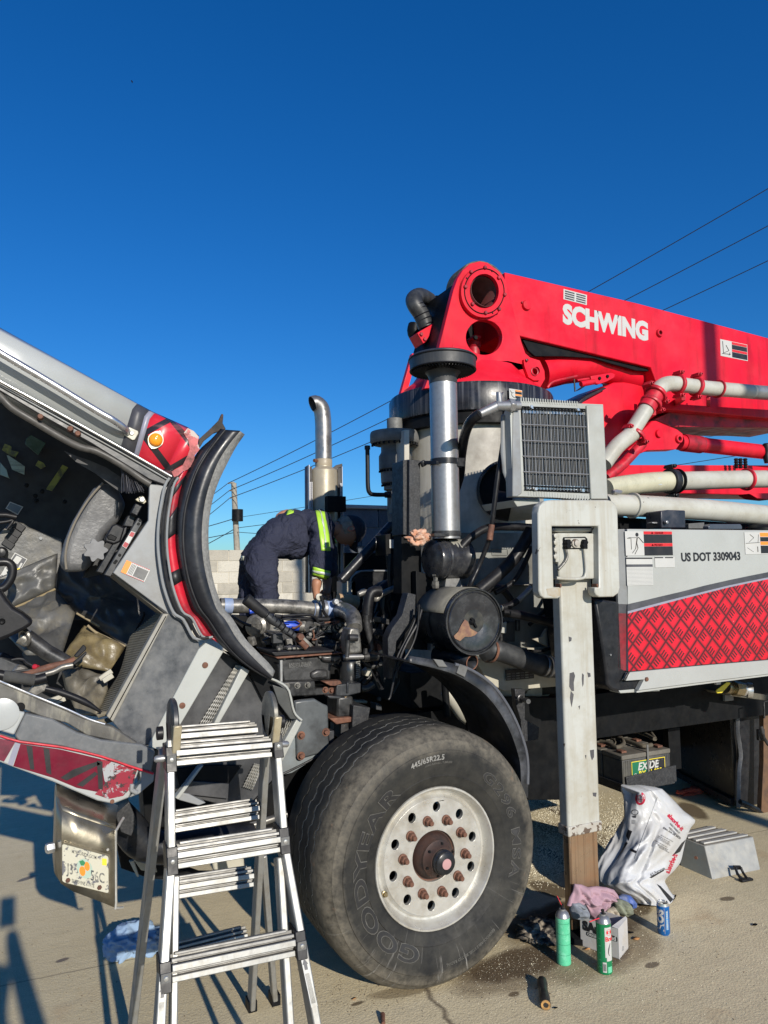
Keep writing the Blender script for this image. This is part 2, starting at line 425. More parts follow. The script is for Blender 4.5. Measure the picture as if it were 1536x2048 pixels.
def m_tyre():
 t = NT('tyre_rubber'); x, y, z = t.sep()
 n1 = t.noise(7, 7, .68); n2 = t.noise(30, 5, .7)
 c = t.mix(t.rng(n1, .35, .68), (.011, .0115, .012), (.042, .040, .034))
 # road dust holds to the shoulder of the tyre and the lower half of the sidewall
 dx = t.m('SUBTRACT', x, TC.x); dz = t.m('SUBTRACT', z, TC.z)
 rr = t.m('SQRT', t.m('ADD', t.m('MULTIPLY', dx, dx), t.m('MULTIPLY', dz, dz)))
 w = t.m('MULTIPLY', t.rng(t.m('ADD', rr, t.m('MULTIPLY', t.m('SUBTRACT', n1, .5), .12)), .44, .50), t.rng(n2, .25, .6))
 w = t.m('MULTIPLY', w, t.rng(y, TC.y + .12, TC.y + .03))
 c = t.mix(t.m('MULTIPLY', w, .62), c, (.19, .168, .13))
 ang = t.m('ARCTAN2', dx, dz)
 sp = t.noise(1, 5, .7, t.vec(t.m('MULTIPLY', ang, 22), t.m('MULTIPLY', rr, 3), 0))
 low = t.rng(dz, -.08, -.42)
 c = t.mix(t.m('MULTIPLY', t.m('MULTIPLY', t.rng(sp, .60, .70), low), .7), c, (.28, .27, .25))
 rd = t.rng(t.noise(11, 5, .6), .66, .72, 0, .5)
 c = t.mix(t.m('MULTIPLY', rd, w), c, (.26, .15, .09))
 t.set(col=c, rough=t.rng(n2, .3, .7, .55, .8), spec=.3).bump(n2, .2, .003)
 return t.mat
def m_ground():
 t = NT('yard_concrete'); x, y, z = t.sep()
 nz = t.noise(1.1, 7, .62); n2 = t.noise(14, 6, .65); fine = t.noise(180, 3, .7); v1 = t.voro(95)
 c = t.mix(t.rng(nz, .32, .68), (.58, .485, .30), (.71, .60, .385))
 c = t.mix(t.rng(n2, .36, .7, 0, .55), c, (.49, .405, .25))
 pat = t.noise(.45, 3, .5)
 c = t.mix(t.rng(pat, .38, .62, 0, .35), c, (.42, .35, .21))
 c = t.mix(t.rng(fine, .50, .72, 0, .6), c, (.23, .205, .14))
 c = t.mix(t.rng(fine, .45, .28, 0, .6), c, (.78, .73, .56))
 c = t.mix(t.rng(v1, .13, .05, 0, .5), c, (.70, .66, .5))
 rust_ = t.rng(t.noise(2.3, 6, .6, dist=.4), .62, .74, 0, .55)
 c = t.mix(rust_, c, (.42, .29, .16))
 # a brush-finish: faint directional marks
 br = t.noise(1, 5, .6, t.scl((3, 40, 1)))
 c = t.mix(t.rng(br, .5, .7, 0, .22), c, (.26, .23, .18))
 warp = t.m('MULTIPLY', t.m('SUBTRACT', t.noise(5, 5, .6), .5), 1.3)
 wet = damp = None
 for (fr, px, py, qx, qy, k) in STAINS:
  p, q = on_z('px', px, py), on_z('px', qx, qy)
  cx, cy = (p.x + q.x) / 2, (p.y + q.y) / 2
  L = max((p - q).length / 2, .02); th = math.atan2(q.y - p.y, q.x - p.x)
  ax = t.m('SUBTRACT', x, cx); ay = t.m('SUBTRACT', y, cy)
  u = t.m('MULTIPLY', t.m('ADD', t.m('MULTIPLY', ax, math.cos(th)), t.m('MULTIPLY', ay, math.sin(th))), 1 / L)
  v = t.m('MULTIPLY', t.m('SUBTRACT', t.m('MULTIPLY', ay, math.cos(th)), t.m('MULTIPLY', ax, math.sin(th))), 1 / (L * k))
  d = t.m('ADD', t.m('ADD', t.m('MULTIPLY', u, u), t.m('MULTIPLY', v, v)), warp)
  s_ = t.rng(d, 1.05, .55)
  if fr == 'damp': damp = s_ if damp is None else t.m('MAXIMUM', damp, s_)
  else: wet = s_ if wet is None else t.m('MAXIMUM', wet, s_)
 c = t.mix(t.m('MULTIPLY', damp, .82), c, t.mix(n2, (.20, .15, .085), (.30, .235, .14)))
 c = t.mix(t.m('MULTIPLY', wet, .82), c, t.mix(n2, (.045, .033, .022), (.14, .09, .05)))
 # shallow crack with soaked-in oil
 a, b = on_z('px', 835, 1955), on_z('px', 905, 2048)
 th = math.atan2(b.y - a.y, b.x - a.x)
 off = t.m('SUBTRACT', t.m('MULTIPLY', t.m('SUBTRACT', y, a.y), math.cos(th)), t.m('MULTIPLY', t.m('SUBTRACT', x, a.x), math.sin(th)))
 off = t.m('ADD', off, t.m('MULTIPLY', t.m('SUBTRACT', t.noise(9, 4), .5), .07))
 al = t.m('ADD', t.m('MULTIPLY', t.m('SUBTRACT', y, a.y), math.sin(th)), t.m('MULTIPLY', t.m('SUBTRACT', x, a.x), math.cos(th)))
 cr = t.m('MULTIPLY', t.rng(t.m('ABSOLUTE', off), .02, .004), t.rng(al, -.06, .03))
 c = t.mix(t.m('MULTIPLY', cr, .75), c, (.08, .055, .035))
 # faint joint between two slabs
 a, b = on_z('r6', 0, 1425), on_z('r6', 860, 1250); th = math.atan2(b.y - a.y, b.x - a.x)
 off = t.m('ABSOLUTE', t.m('ADD', t.m('SUBTRACT', t.m('MULTIPLY', t.m('SUBTRACT', y, a.y), math.cos(th)), t.m('MULTIPLY', t.m('SUBTRACT', x, a.x), math.sin(th))), t.m('MULTIPLY', n2, .012)))
 c = t.mix(t.m('MULTIPLY', t.rng(off, .008, .002), .6), c, (.16, .13, .09))
 ro = t.m('SUBTRACT', t.rng(n2, .3, .7, .78, .92), t.m('MULTIPLY', wet, .38))
 t.set(col=c, rough=ro)
 h = t.m('ADD', t.m('MULTIPLY', n2, .6), t.m('ADD', t.m('MULTIPLY', fine, .5), t.m('MULTIPLY', v1, .6)))
 t.bump(h, .4, .005)
 return t.mat
# wet and oily patches: two ends of each patch in the photograph, and its width to length
STAINS = [('d', 1015, 1992, 1040, 1985, .6), ('d', 1290, 1935, 1318, 1925, .5), ('d', 700, 2012, 730, 2002, .4), ('d', 1440, 1800, 1470, 1795, .5), ('d', 110, 1925, 140, 1915, .5), ('d', 1310, 1768, 1325, 1762, .6), ('d', 30, 1765, 75, 1750, .4), ('damp', 900, 1985, 1130, 1905, .5), ('damp', 1080, 1960, 1300, 1850, .5), ('damp', 1010, 1890, 1230, 1800, .5), ('damp', 730, 1995, 860, 1975, .3), ('damp', 1060, 1640, 1250, 1700, .4), ('px', 1000, 1875, 1235, 1800, .45), ('px', 930, 1960, 1130, 1895, .45), ('px', 1130, 1880, 1290, 1830, .40), ('px', 1180, 1940, 1255, 1880, .45),
  ('px', 1065, 1600, 1190, 1650, .22), ('px', 1205, 1660, 1275, 1650, .5), ('px', 1085, 1560, 1160, 1590, .4),
  ('px', 1365, 1602, 1405, 1640, .45), ('px', 1075, 1690, 1140, 1735, .3), ('px', 1060, 1760, 1150, 1800, .5), ('px', 1240, 1840, 1292, 1790, .5)]
def m_block(name, lo_, hi_, mort=None):
 t = NT(name)
 oi = t.t.nodes.new('ShaderNodeObjectInfo').outputs['Random']
 c = t.mix(oi, lo_, hi_)
 c = t.mix(t.rng(t.noise(3.5, 6, .65), .45, .7, 0, .6), c, tuple(x * .55 for x in lo_))
 c = t.mix(t.rng(t.noise(60, 4), .5, .75, 0, .5), c, tuple(x * .5 for x in lo_))
 t.set(col=c, rough=.9).bump(t.noise(70, 4), .5, .006)
 return t.mat
# ------------------------------------------------------------ ground
PSI = rad(2.1)
TC = Vector((1.575, 2.895, .552))                                   # front wheel: centre of the rim face
TO = Vector((math.sin(PSI), -math.cos(PSI), 0)); TE = Vector((math.cos(PSI), math.sin(PSI), 0))
g = MB(); g.add([(-400, -60, 0), (500, -60, 0), (500, 800, 0), (-400, 800, 0)], [(0, 1, 2, 3)])
obj('ground', g, m_ground(), kind='structure')
# loose absorbent granules, grit and small debris lying on the concrete
def granules(name, spots, n, smin, smax, m, label):
 mb = MB()
 for _ in range(n):
  fr, px, py, rx, ry = R.choice(spots)
  p = on_z('px', px + R.gauss(0, rx), py + R.gauss(0, ry))
  s = R.uniform(smin, smax); a = R.uniform(0, 6.28)
  q = [(p.x + s * math.cos(a + k * 2.09) * R.uniform(.6, 1.2), p.y + s * math.sin(a + k * 2.09) * R.uniform(.6, 1.2), 0.0008) for k in range(3)]
  q.append((p.x + R.uniform(-.3, .3) * s, p.y, s * R.uniform(.5, 1.1)))
  mb.add(q, [(0, 1, 3), (1, 2, 3), (2, 0, 3)])
 o = bpy.data.meshes.new(name); o.from_pydata(mb.v, [], mb.f); o.materials.append(m)
 o = link(bpy.data.objects.new(name, o)); tag(o, label, 'absorbent', kind='stuff')
gran = paint('pale_granule', (.72, .66, .50), .8, var=.25, nscale=30)
grit = paint('dark_grit', (.14, .10, .065), .8, var=.3, nscale=30)
granules('absorbent_granules', [('', 1100, 1655, 45, 35), ('', 1120, 1600, 40, 15), ('', 1240, 1700, 30, 45), ('', 1095, 1720, 25, 20), ('', 1190, 1780, 20, 15), ('', 1245, 1660, 25, 30)],
  15000, .0026, .0056, gran, 'pale absorbent granules scattered over wet concrete round the outrigger leg')
granules('scattered_granules', [('', 990, 1925, 90, 28), ('', 1120, 1960, 120, 40), ('', 1200, 1880, 70, 40), ('', 1380, 1700, 90, 50), ('', 1400, 1880, 110, 80)],
  2600, .0012, .003, gran, 'fine pale grains strewn over the oil-stained concrete by the tyre')
granules('dark_grit', [('', 720, 1990, 60, 25), ('', 500, 1950, 160, 60), ('', 1350, 1930, 150, 70), ('', 150, 1900, 130, 90), ('', 1010, 1960, 80, 30)],
  700, .0016, .0045, grit, 'dark grit and small crumbs scattered over the concrete in the foreground')
# ------------------------------------------------------------ block walls
def block_wall(name, label, X0, X1, Yw, top, m, mj, cap=None):
 t = thing(name, label, 'wall', (X0, Yw, 0))
 H, L, D = .19, .385, .16
 rows = int(math.ceil(top / .2)); me = None
 z1 = top
 core = MB().box((X0 + .01, Yw + .012, 0), (X1 - .01, Yw + D - .012, top - .02)); obj('mortar_core', core, mj, t)
 n = 0; far = MB()
 for r in range(rows):
  zt = z1 - r * .2; x = X0 - (.2 if r % 2 else 0)
  while x < X1 - .05:
   a, b = max(x, X0), min(x + L, X1)
   if b - a > .06:
    vis = zt > 1.2 and n < 300
    if vis:
     bm_ = MB().box((a, Yw - R.uniform(0, .004), max(0, zt - H)), (b, Yw + D, zt))
     obj('block', bm_, m, t); n += 1
    else: far.box((a, Yw, max(0, zt - H)), (b, Yw + D, zt))
   x += L + .012
 obj('lower_blocks', far, m, t, kind='stuff')
 if cap: obj('sunlit_lip', MB().box((X0, Yw - .03, top + .003), (X1, Yw + D + .03, top + .045)), cap, t, bevel=.01)  # pale strip stands for the sunlit top of the wall
 return t
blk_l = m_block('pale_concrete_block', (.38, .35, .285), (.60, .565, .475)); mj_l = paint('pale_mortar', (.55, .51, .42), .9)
blk_d = m_block('shaded_concrete_block', (.075, .085, .10), (.13, .145, .165)); mj_d = paint('shaded_mortar', (.22, .24, .27), .9)  # the truck's shade on this wall is put into block and mortar colours
pL = on_y('px', 600, 1100, 13); pRa = on_y('px', 688, 1012, 7.0)
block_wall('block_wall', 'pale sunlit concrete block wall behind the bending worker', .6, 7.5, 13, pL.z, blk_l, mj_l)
block_wall('block_wall', 'dark shaded block wall with coping behind the worker\'s cap', pRa.x, 6.6, 7.0, pRa.z - .03, blk_d, mj_d, paint('sunlit_lip_concrete', (.38, .36, .32), .9))
# ------------------------------------------------------------ utility pole and wires
def at_d(fr, x, y, d):
 r_ = ray(fr, x, y); return Vector((0, 0, CAM_H)) + r_ * d
wood = paint('weathered_pole_wood', (.30, .27, .22), .9, var=.2, streak=((40, 40, .5), .6, (.14, .12, .1)))
wire_m = paint('dark_wire', (.03, .03, .035), .5)
PD = 36
pt = at_d('px', 467.5, 966, PD); pb = at_d('px', 478, 1180, PD)
base = Vector((pb.x, pb.y, 0))
pole = thing('utility_pole', 'weathered wooden utility pole with grey box standing beyond the pale wall', 'utility pole', base)
dirp = (pt - pb).normalized()
base3 = pt - dirp * (pt.z / dirp.z)
pole.location = base3
obj('pole_shaft', MB().tube([base3, pt], [.17, .13], 10), wood, pole)
tr = at_d('z3', 274, 918, PD - .2)
obj('service_box', MB().tube([tr - Vector((0, 0, .28)), tr + Vector((0, 0, .3))], .28, 12), dark_m, pole, 'dark transformer can')
obj('insulator_bracket', MB().tube([at_d('z3', 205, 682, PD), at_d('z3', 252, 676, PD)], .04, 6).tube([at_d('z3', 215, 735, PD), at_d('z3', 256, 735, PD)], .04, 6).tube([at_d('z3', 218, 790, PD), at_d('z3', 258, 780, PD)], .04, 6), wood, pole)
def wire(a, b, label, r=.016, sag=.25, lab=None):
 P = []
 for k in range(17):
  t = k / 16; p = a.lerp(b, t); p.z -= sag * 4 * t * (1 - t); P.append(p)
 o = obj('power_line', MB().tube(P, [r * (1 - k / 16) + r * k / 16 * ((b - Vector((0, 0, 1.8))).length / (a - Vector((0, 0, 1.8))).length) for k in range(17)], 6), wire_m)
 tag(o, label, 'power line', 'overhead power lines')
wire(at_d('z3', 205, 682, PD), at_d('px', 1640, 317, 15), 'topmost overhead wire rising from the pole past the boom', .018)
wire(at_d('z3', 215, 735, PD), at_d('px', 1640, 397, 15), 'middle overhead wire of the three rising past the boom', .018)
wire(at_d('z3', 218, 790, PD), at_d('px', 1640, 472, 15), 'lowest overhead wire of the three rising past the boom', .018)
wire(at_d('z3', 205, 682, PD), at_d('z3', -300, 985, 70), 'upper wire running left from the pole top', .017, .3)
wire(at_d('z3', 215, 735, PD), at_d('z3', -300, 1060, 70), 'second wire running left from the pole top', .017, .3)
wire(at_d('z3', 218, 790, PD), at_d('z3', -300, 1140, 70), 'third wire running left from the pole top', .017, .3)
wire(at_d('z3', 258, 938, PD), at_d('z3', -200, 1050, 60), 'wire running left from the pole box', .02, .1)
wire(at_d('z3', 262, 1010, PD), at_d('z3', -200, 1235, 60), 'low wire sloping down left of the pole', .02, .15)
wire(at_d('z3', 262, 1040, PD), at_d('z3', -200, 1110, 60), 'lowest wire going left under the pole box', .02, .1)
wire(at_d('z3', 262, 935, PD), at_d('px', 1640, 832, 22), 'thin wire from the pole box passing behind the turret', .012, .1)
wire(at_d('z3', 262, 1010, PD), at_d('px', 1640, 885, 22), 'thin wire running level behind the worker', .016, .1)
wire(at_d('z3', 262, 1038, PD), at_d('z3', 900, 1060, 30), 'short low wire running level right of the pole', .016, .05)
# bird
bp = at_d('px', 264, 163, 30)
bird = MB().tube([bp + Vector((-.03, 0, .05)), bp, bp + Vector((.02, 0, -.06))], [.008, .03, .008], 6)
bird.add([bp + Vector((0, 0, .02)), bp + Vector((-.05, .02, .06)), bp + Vector((.0, .0, -.03))], [(0, 1, 2)])
bird.add([bp + Vector((0, 0, .02)), bp + Vector((.05, .02, -.0)), bp + Vector((.0, .0, -.03))], [(0, 1, 2)])
tag(obj('bird', bird, dark_m), 'tiny dark bird flying high in the blue sky', 'bird')
# lamp post behind the photographer: its shadow stripes the booms
LPX = on_y('px', 1424, 760, 3.9).x + 7.9 * sun_dir.x / abs(sun_dir.y)
lp = thing('lamp_post', 'plain steel lamp post standing behind the viewpoint', 'lamp post', (LPX, -4.0, 0))
obj('post', MB().tube([(LPX, -4, 0), (LPX, -4, 9)], [.085, .075], 16), steel, lp)
obj('lamp_head', MB().tube([(LPX, -4, 8.9), (LPX, -4.6, 9.1), (LPX, -5.1, 9.1)], [.05, .05, .12], 10), steel, lp)
# ============================================================ the truck
truck = thing('concrete_pump_truck', 'white and red concrete pump truck with cab tilted forward, red boom folded above', 'truck', (2.6, 4.17, 0))
def P(name, mb, m, label=None, bevel=.003, parent=None, **k): return obj(name, mb, m, parent or truck, label, bevel, **k)
# ------------------------------------------------------------ front wheel
wheel = sub('front_wheel', truck)
def prof_h(r):
 T = [(.29, .004), (.31, .018), (.34, .03), (.40, .045), (.45, .05), (.49, .042), (.52, .022), (.54, -.01), (.55, -.05)]
 for (a, b), (c, d) in zip(T, T[1:]):
  if a <= r <= c: return b + (d - b) * (r - a) / (c - a)
 return T[0][1] if r < .29 else -.05
def wp(r, th, h):
 p = TC + (TE * math.cos(th) + Vector((0, 0, 1)) * math.sin(th)) * r + TO * h
 if p.z < .003:
  p.z = .003
 return p
TW = .43
N_ = 240
cols = [(.295, .0), (.305, .016), (.32, .024), (.34, .03), (.352, .036), (.355, .033), (.40, .045), (.45, .05), (.462, .049), (.465, .045), (.49, .041), (.505, .034), (.508, .029), (.52, .02), (.532, .006), (.541, -.012), (.548, -.032)]
gro = [-.085, -.155, -.225, -.30]
lat = [(r_, h, 0) for r_, h in cols]
for gx in gro: lat += [(.551, gx + .005, 1), (.538, gx + .003, 1), (.538, gx - .003, 1), (.551, gx - .005, 1)]
lat += [(.548, -TW + .03, 0), (.53, -TW - .01, 0), (.45, -TW - .05, 0), (.30, -TW, 0)]
rows = []
for k in range(N_):
 th = 2 * math.pi * k / N_
 zz = .008 * (1 if (k // 3) % 2 else -1) if True else 0
 rows.append([wp(r_, th, h + (zz if z_ else 0)) for r_, h, z_ in lat])
rows.append(rows[0])
tyre_m = m_tyre()
tyre = MB().grid(rows); P('tyre', tyre, tyre_m, bevel=0, parent=wheel, ang=30)
dust = paint('groove_dust', (.50, .47, .40), .9, var=.4, nscale=20)
for gx in gro[:3]:
 A, B = [], []
 for k in range(112, 262):
  th = 2 * math.pi * (k - 70) / N_; zz = .008 * (1 if ((k - 70) // 3) % 2 else -1)
  A.append(wp(.5522, th, gx + .0078 + zz)); B.append(wp(.5516, th, gx + .0030 + zz))
 P('tread_groove_edge', MB().strip(A, B, False), dust, bevel=0, parent=wheel)
def polar_text(s, a_deg, r0, size, bold=.02, h=.0022, m=None, space=1.05, name='sidewall_lettering', sx=1.0):
 mid = r0 + size * .35
 def f(a, b, c):
  th = rad(a_deg) - a * sx / mid; r_ = r0 + b
  return wp(r_, th, prof_h(r_) + c + .0004)
 mb = text(s, size, f, h, bold, space=space, res=4)
 P(name, mb, m or tyre_m, bevel=0, parent=wheel)
let_m = paint('raised_rubber_edge', (.085, .082, .073), .6, var=.4, nscale=25)
let_d = paint('raised_rubber_face', (.02, .02, .021), .5, var=.3)
polar_text('GOODYEAR', 253, .356, .085, .05, .0018, let_m, 1.1, sx=1.75)
polar_text('GOODYEAR', 253, .356, .085, .025, .0028, let_d, 1.1, sx=1.75)
polar_text('G296 MSA', 55, .385, .06, .035, .0018, let_m, 1.2, sx=1.75)
polar_text('G296 MSA', 55, .385, .06, .012, .0026, let_d, 1.2, sx=1.75)
polar_text('445/65R22.5', 109, .425, .032, .03, .002, paint('scuffed_lettering', (.22, .215, .2), .7, var=.4, nscale=40), 1.05)
polar_text('LOAD RANGE L TUBELESS', 100, .408, .012, .02, .001, let_m, 1.0)
polar_text('REGROOVABLE STEEL BELTED RADIAL', 308, .43, .016, .02, .0012, let_m, 1.0)
rim = MB()
rim.lathe(TC, TO, [(.302, .012), (.300, .018), (.293, .018), (.288, .010), (.283, -.010), (.270, -.028), (.262, -.030), (.253, -.020), (.246, -.012)], 72, cap=False)
rim.lathe(TC, TO, [(.300, .016), (.298, -.05), (.27, -.06), (.262, -.16), (.26, -.33)], 48, cap=False)
P('rim', rim, alu_w, bevel=0, parent=wheel)
holes = [circ(.208 * math.cos(rad(85 + 36 * k)), .208 * math.sin(rad(85 + 36 * k)), .019, 20, .022) for k in range(10)]
disc = plate([circ(0, 0, .2475, 72)] + [circ(0, 0, .108, 48)] + holes, .02, lambda a, b, c: TC + TE * a + Vector((0, 0, b)) + TO * (-.012 - c - .012 * (1 - min(1, math.hypot(a, b) / .2475)) * 0))
P('rim_disc', disc, alu_w, bevel=.002, parent=wheel)
P('valve_stem', MB().cyl(TC + TE * -.247 + Vector((0, 0, -.11)) + TO * -.02, TC + TE * -.247 + Vector((0, 0, -.11)) + TO * .006, .008, 10).ring(TC + TE * -.247 + Vector((0, 0, -.11)) + TO * -.008, TO, .011, .003), brass, bevel=0, parent=wheel)
nut = None
for k in range(10):
 a = rad(66 + 36 * k); c = TC + TE * .158 * math.cos(a) + Vector((0, 0, .158 * math.sin(a))) + TO * -.012
 if nut is None:
  nm = MB().lathe((0, 0, 0), TO, [(.0215, 0), (.0215, .007), (.018, .009)], 20, False).lathe((0, 0, .0), TO, [(.0175, .009), (.0175, .028), (.014, .031)], 6, False).lathe((0, 0, 0), TO, [(.0105, .03), (.0105, .045), (.009, .047)], 12, False)
  nut = nm.mesh('lug_nut'); nut.materials.append(rust)
 o = bpy.data.objects.new('lug_nut', nut); link(o, wheel); o.location = c; o.rotation_euler = (0, R.uniform(0, .3), 0)
P('brake_drum', MB().lathe(TC, TO, [(.20, -.30), (.20, -.1), (.16, -.055), (.122, -.05), (.122, -.034), (.10, -.034)], 36), dark_m, bevel=0, parent=wheel)
P('hub', MB().lathe(TC, TO, [(.118, -.05), (.118, -.03), (.10, -.028), (.098, -.02), (.088, .0), (.082, .012), (.079, .018), (.079, .026), (.074, .03), (.060, .045), (.055, .058)], 36), paint('rust_brown_hub', (.05, .025, .018), .6, dirt=((.015, .012, .012), .8, 18)), bevel=0, parent=wheel)
P('hub_flange', MB().ring(TC + TO * -.03, TO, .107, .003), rust, bevel=0, parent=wheel)
P('hub_cap', MB().lathe(TC, TO, [(.052, .05), (.052, .072), (.046, .078), (.046, .088), (.041, .092)], 32), black_p, bevel=0, parent=wheel)
P('hub_cap_plug', MB().lathe(TC, TO, [(.022, .09), (.022, .0955)], 24), paint('pink_plug', (.42, .24, .24), .5), bevel=0, parent=wheel)
for k in range(6):
 a = rad(20 + 60 * k); c = TC + TE * .067 * math.cos(a) + Vector((0, 0, .067 * math.sin(a))) + TO * .036
 P('hub_bolt', MB().hexn(c, TO, .006, .008), dark_m, bevel=0, parent=wheel)
# far front wheel
wf = sub('front_wheel', truck)
c2 = Vector((1.6, 5.35, .552))
P('tyre', MB().lathe(c2, (0, 1, 0), [(.30, 0), (.40, .03), (.50, .02), (.548, -.03), (.548, -.38), (.50, -.43), (.40, -.44), (.30, -.40)], 64, cap=False), black_r, bevel=0, parent=wf)
P('rim', MB().lathe(c2, (0, 1, 0), [(.30, 0), (.26, -.03), (.1, -.02), (.02, -.02)], 32), alu_w, bevel=0, parent=wf)
# ------------------------------------------------------------ chassis, deck, axle, far-side boxes; underbody shade put into near-black
P('chassis_rail', MB().box((.75, 3.72, .72), (9.5, 3.80, 1.0)).box((.75, 4.55, .72), (9.5, 4.63, 1.0)), dark_m)
P('front_axle', MB().tube([(1.6, 3.35, .55), (1.6, 3.6, .46), (1.6, 4.17, .44), (1.6, 4.8, .46), (1.6, 5.0, .55)], .055, 12, sub=4).box((1.53, 3.3, .45), (1.67, 3.42, .66)), dark_m)
P('leaf_spring', MB().box((1.1, 3.72, .60), (2.15, 3.79, .64)).box((1.2, 3.72, .56), (2.0, 3.79, .598)), eng_m)
P('cross_member', MB().box((.85, 3.8, .76), (.97, 4.55, .96)).box((2.4, 3.8, .76), (2.55, 4.55, .98)), dark_m)
P('deck_plate', MB().box((.55, 4.66, 1.02), (2.1, 5.35, 1.06)), dark_m)
P('far_side_skirt', MB().box((1.95, 5.25, .5), (9.5, 5.33, 1.95)), dark_m)
P('sub_frame', MB().box((1.9, 3.75, 1.02), (9.5, 4.6, 1.22)), dark_m)
P('inner_guard', MB().prism(W('px', [(985, 1395), (1135, 1395), (1150, 1600), (1055, 1600), (1040, 1500)], 3.62), .06), dark_m)
P('axle_housing', MB().tube(W('r1', [(500, 1010), (560, 1060), (620, 1130), (680, 1190), (730, 1270)], 3.55), [.03, .05, .06, .05, .03], 12, sub=3), cream_p, 'dusty pale casting behind the fender')
for q_ in ((500, 950, 515, 1160, .02), (640, 1120, 660, 1230, .03)): P('shock_absorber', MB().tube([on_y('r1', q_[0], q_[1], 3.52), on_y('r1', q_[2], q_[3], 3.52)], q_[4], 10), dark_m, bevel=0)
P('pin_bracket', MB().prism(W('r1', [(915, 1000), (975, 1000), (975, 1180), (1060, 1225), (1055, 1300), (960, 1310), (950, 1180), (925, 1100)], 3.25), .04), black_g)
P('bracket_pin', MB().cyl(on_y('r1', 955, 1060, 3.22), on_y('r1', 995, 1072, 3.10), .012, 12).ring(on_y('r1', 950, 1055, 3.2), (0, 1, 0), .018, .006), eng_m, bevel=0)
# ------------------------------------------------------------ turret column and collar
AX = Vector((2.606, 4.17, 0)); UP = Vector((0, 0, 1))
col_m = paint('weathered_turret_paint', (.50, .48, .42), .5, var=.1, dirt=((.20, .18, .15), .8, 2.6), chips=((.06, .045, .035), .66, 7), nscale=2, streak=((9, 9, .8), .5, (.26, .23, .18)))
o = P('turret_column', MB().lathe(AX, UP, [(.47, 1.0), (.47, 2.72), (.50, 2.74), (.50, 2.78)], 96), col_m, bevel=0)
coll_m = paint('streaked_black_collar', (.014, .015, .02), .32, var=.2, streak=((34, 34, .7), .8, (.13, .13, .14)), nscale=6, spec=.35)
P('turret_collar', MB().lathe(AX, UP, [(.50, 2.768), (.535, 2.768), (.552, 2.775), (.555, 2.79), (.555, 2.935), (.548, 2.95), (.30, 2.952)], 96), coll_m, 'black streaked slewing collar', bevel=0)
P('slewing_ring', MB().lathe(AX, UP, [(.49, 2.70), (.53, 2.70), (.53, 2.766), (.49, 2.766)], 96), dark_m, bevel=0)
wt = flat(on_y('z5', 882, 345, 3.60), (1, .12, 0), n=(0.1, -1, 0))
def decal_box(name, to3, w_, h_, m, z=0.0, th=.0012, parent=None, label=None):
 return P(name, plate([[(0, 0), (w_, 0), (w_, h_), (0, h_)]], th, lambda a, b, c: to3(a, b, c + z)), m, label, bevel=0, parent=parent)
cw = sub('collar_warning_label', truck)
decal_box('label_sheet', wt, .105, .062, w_flat, parent=cw)
decal_box('header', lambda a, b, c: wt(a + .048, b + .05, c), .053, .008, o_flat, .0014, parent=cw)
decal_box('header', lambda a, b, c: wt(a + .048, b + .024, c), .053, .008, o_flat, .0014, parent=cw)
decal_box('text_block', lambda a, b, c: wt(a + .048, b + .034, c), .053, .014, k_flat, .0014, parent=cw)
decal_box('text_block', lambda a, b, c: wt(a + .048, b + .006, c), .053, .015, k_flat, .0014, parent=cw)
pic = MB()
for a_, b_ in (((.008, .05), (.02, .035)), ((.02, .035), (.034, .04)), ((.02, .035), (.018, .022)), ((.018, .022), (.03, .012)), ((.03, .012), (.044, .008))):
 p, q = wt(*a_, .002), wt(*b_, .002); pic.beam(p, q, .0025, .0025)
P('pictogram', pic, k_flat, bevel=0, parent=cw)
# left of the column: slewing gearbox, flat strip, black posts
GX = on_y('z3', 1405, 400, 4.15)
gb = MB()
def zg(y): return on_y('z3', 1405, y, 4.15).z
sc = 1 / scale_at(GX) / 3.657
gb.lathe((GX.x + .02, 4.15, 0), UP, [(.05, zg(210)), (.05, zg(300)), (.155, zg(310)), (.16, zg(325)), (.16, zg(380)), (.15, zg(395)), (.09, zg(405)), (.09, zg(455)), (.105, zg(485)), (.105, zg(495)), (.105, zg(580)), (.095, zg(590)), (.092, zg(680)), (.075, zg(690)), (.075, zg(730)), (.055, zg(740)), (.055, zg(920))], 40)
gear_m = paint('dusty_gearbox_grey', (.13, .13, .125), .6, var=.3, dirt=((.05, .05, .05), .7, 9))
P('slewing_gearbox', gb, gear_m, bevel=0)
for k in range(14):
 a = rad(180 + k * 180 / 13 - 20)
 for rr, yy in ((.145, 400), (.1, 590), (.085, 692)):
  P('flange_bolt', MB().hexn((GX.x + .02 + rr * math.cos(a), 4.15 + rr * math.sin(a), zg(yy) - .012), UP, .008, .014), dark_m, bevel=0)
P('hydraulic_block', MB().box(on_y('z3', 1395, 760, 4.08), on_y('z3', 1450, 830, 3.98)).box(on_y('z3', 1380, 840, 4.05), on_y('z3', 1420, 910, 3.98)).cyl(on_y('z3', 1395, 905, 4.0), on_y('z3', 1400, 1000, 4.0), .02), gear_m)
P('bent_handle', MB().tube(W('z3', [(1224, 410), (1226, 560), (1228, 700), (1240, 750), (1275, 765), (1385, 766)], 4.1), .0135, 12, sub=5).tube(W('z3', [(1355, 766), (1392, 766)], 4.1), .02, 12).tube(W('z3', [(1224, 408), (1224, 435)], 4.1), .018, 12), plastic_k, 'black bent lever rising beside the gearbox', bevel=0)
P('column_stiffener', MB().prism(W('z5', [(262, 530), (292, 530), (292, 715), (262, 712)], 3.95), .25), col_m)
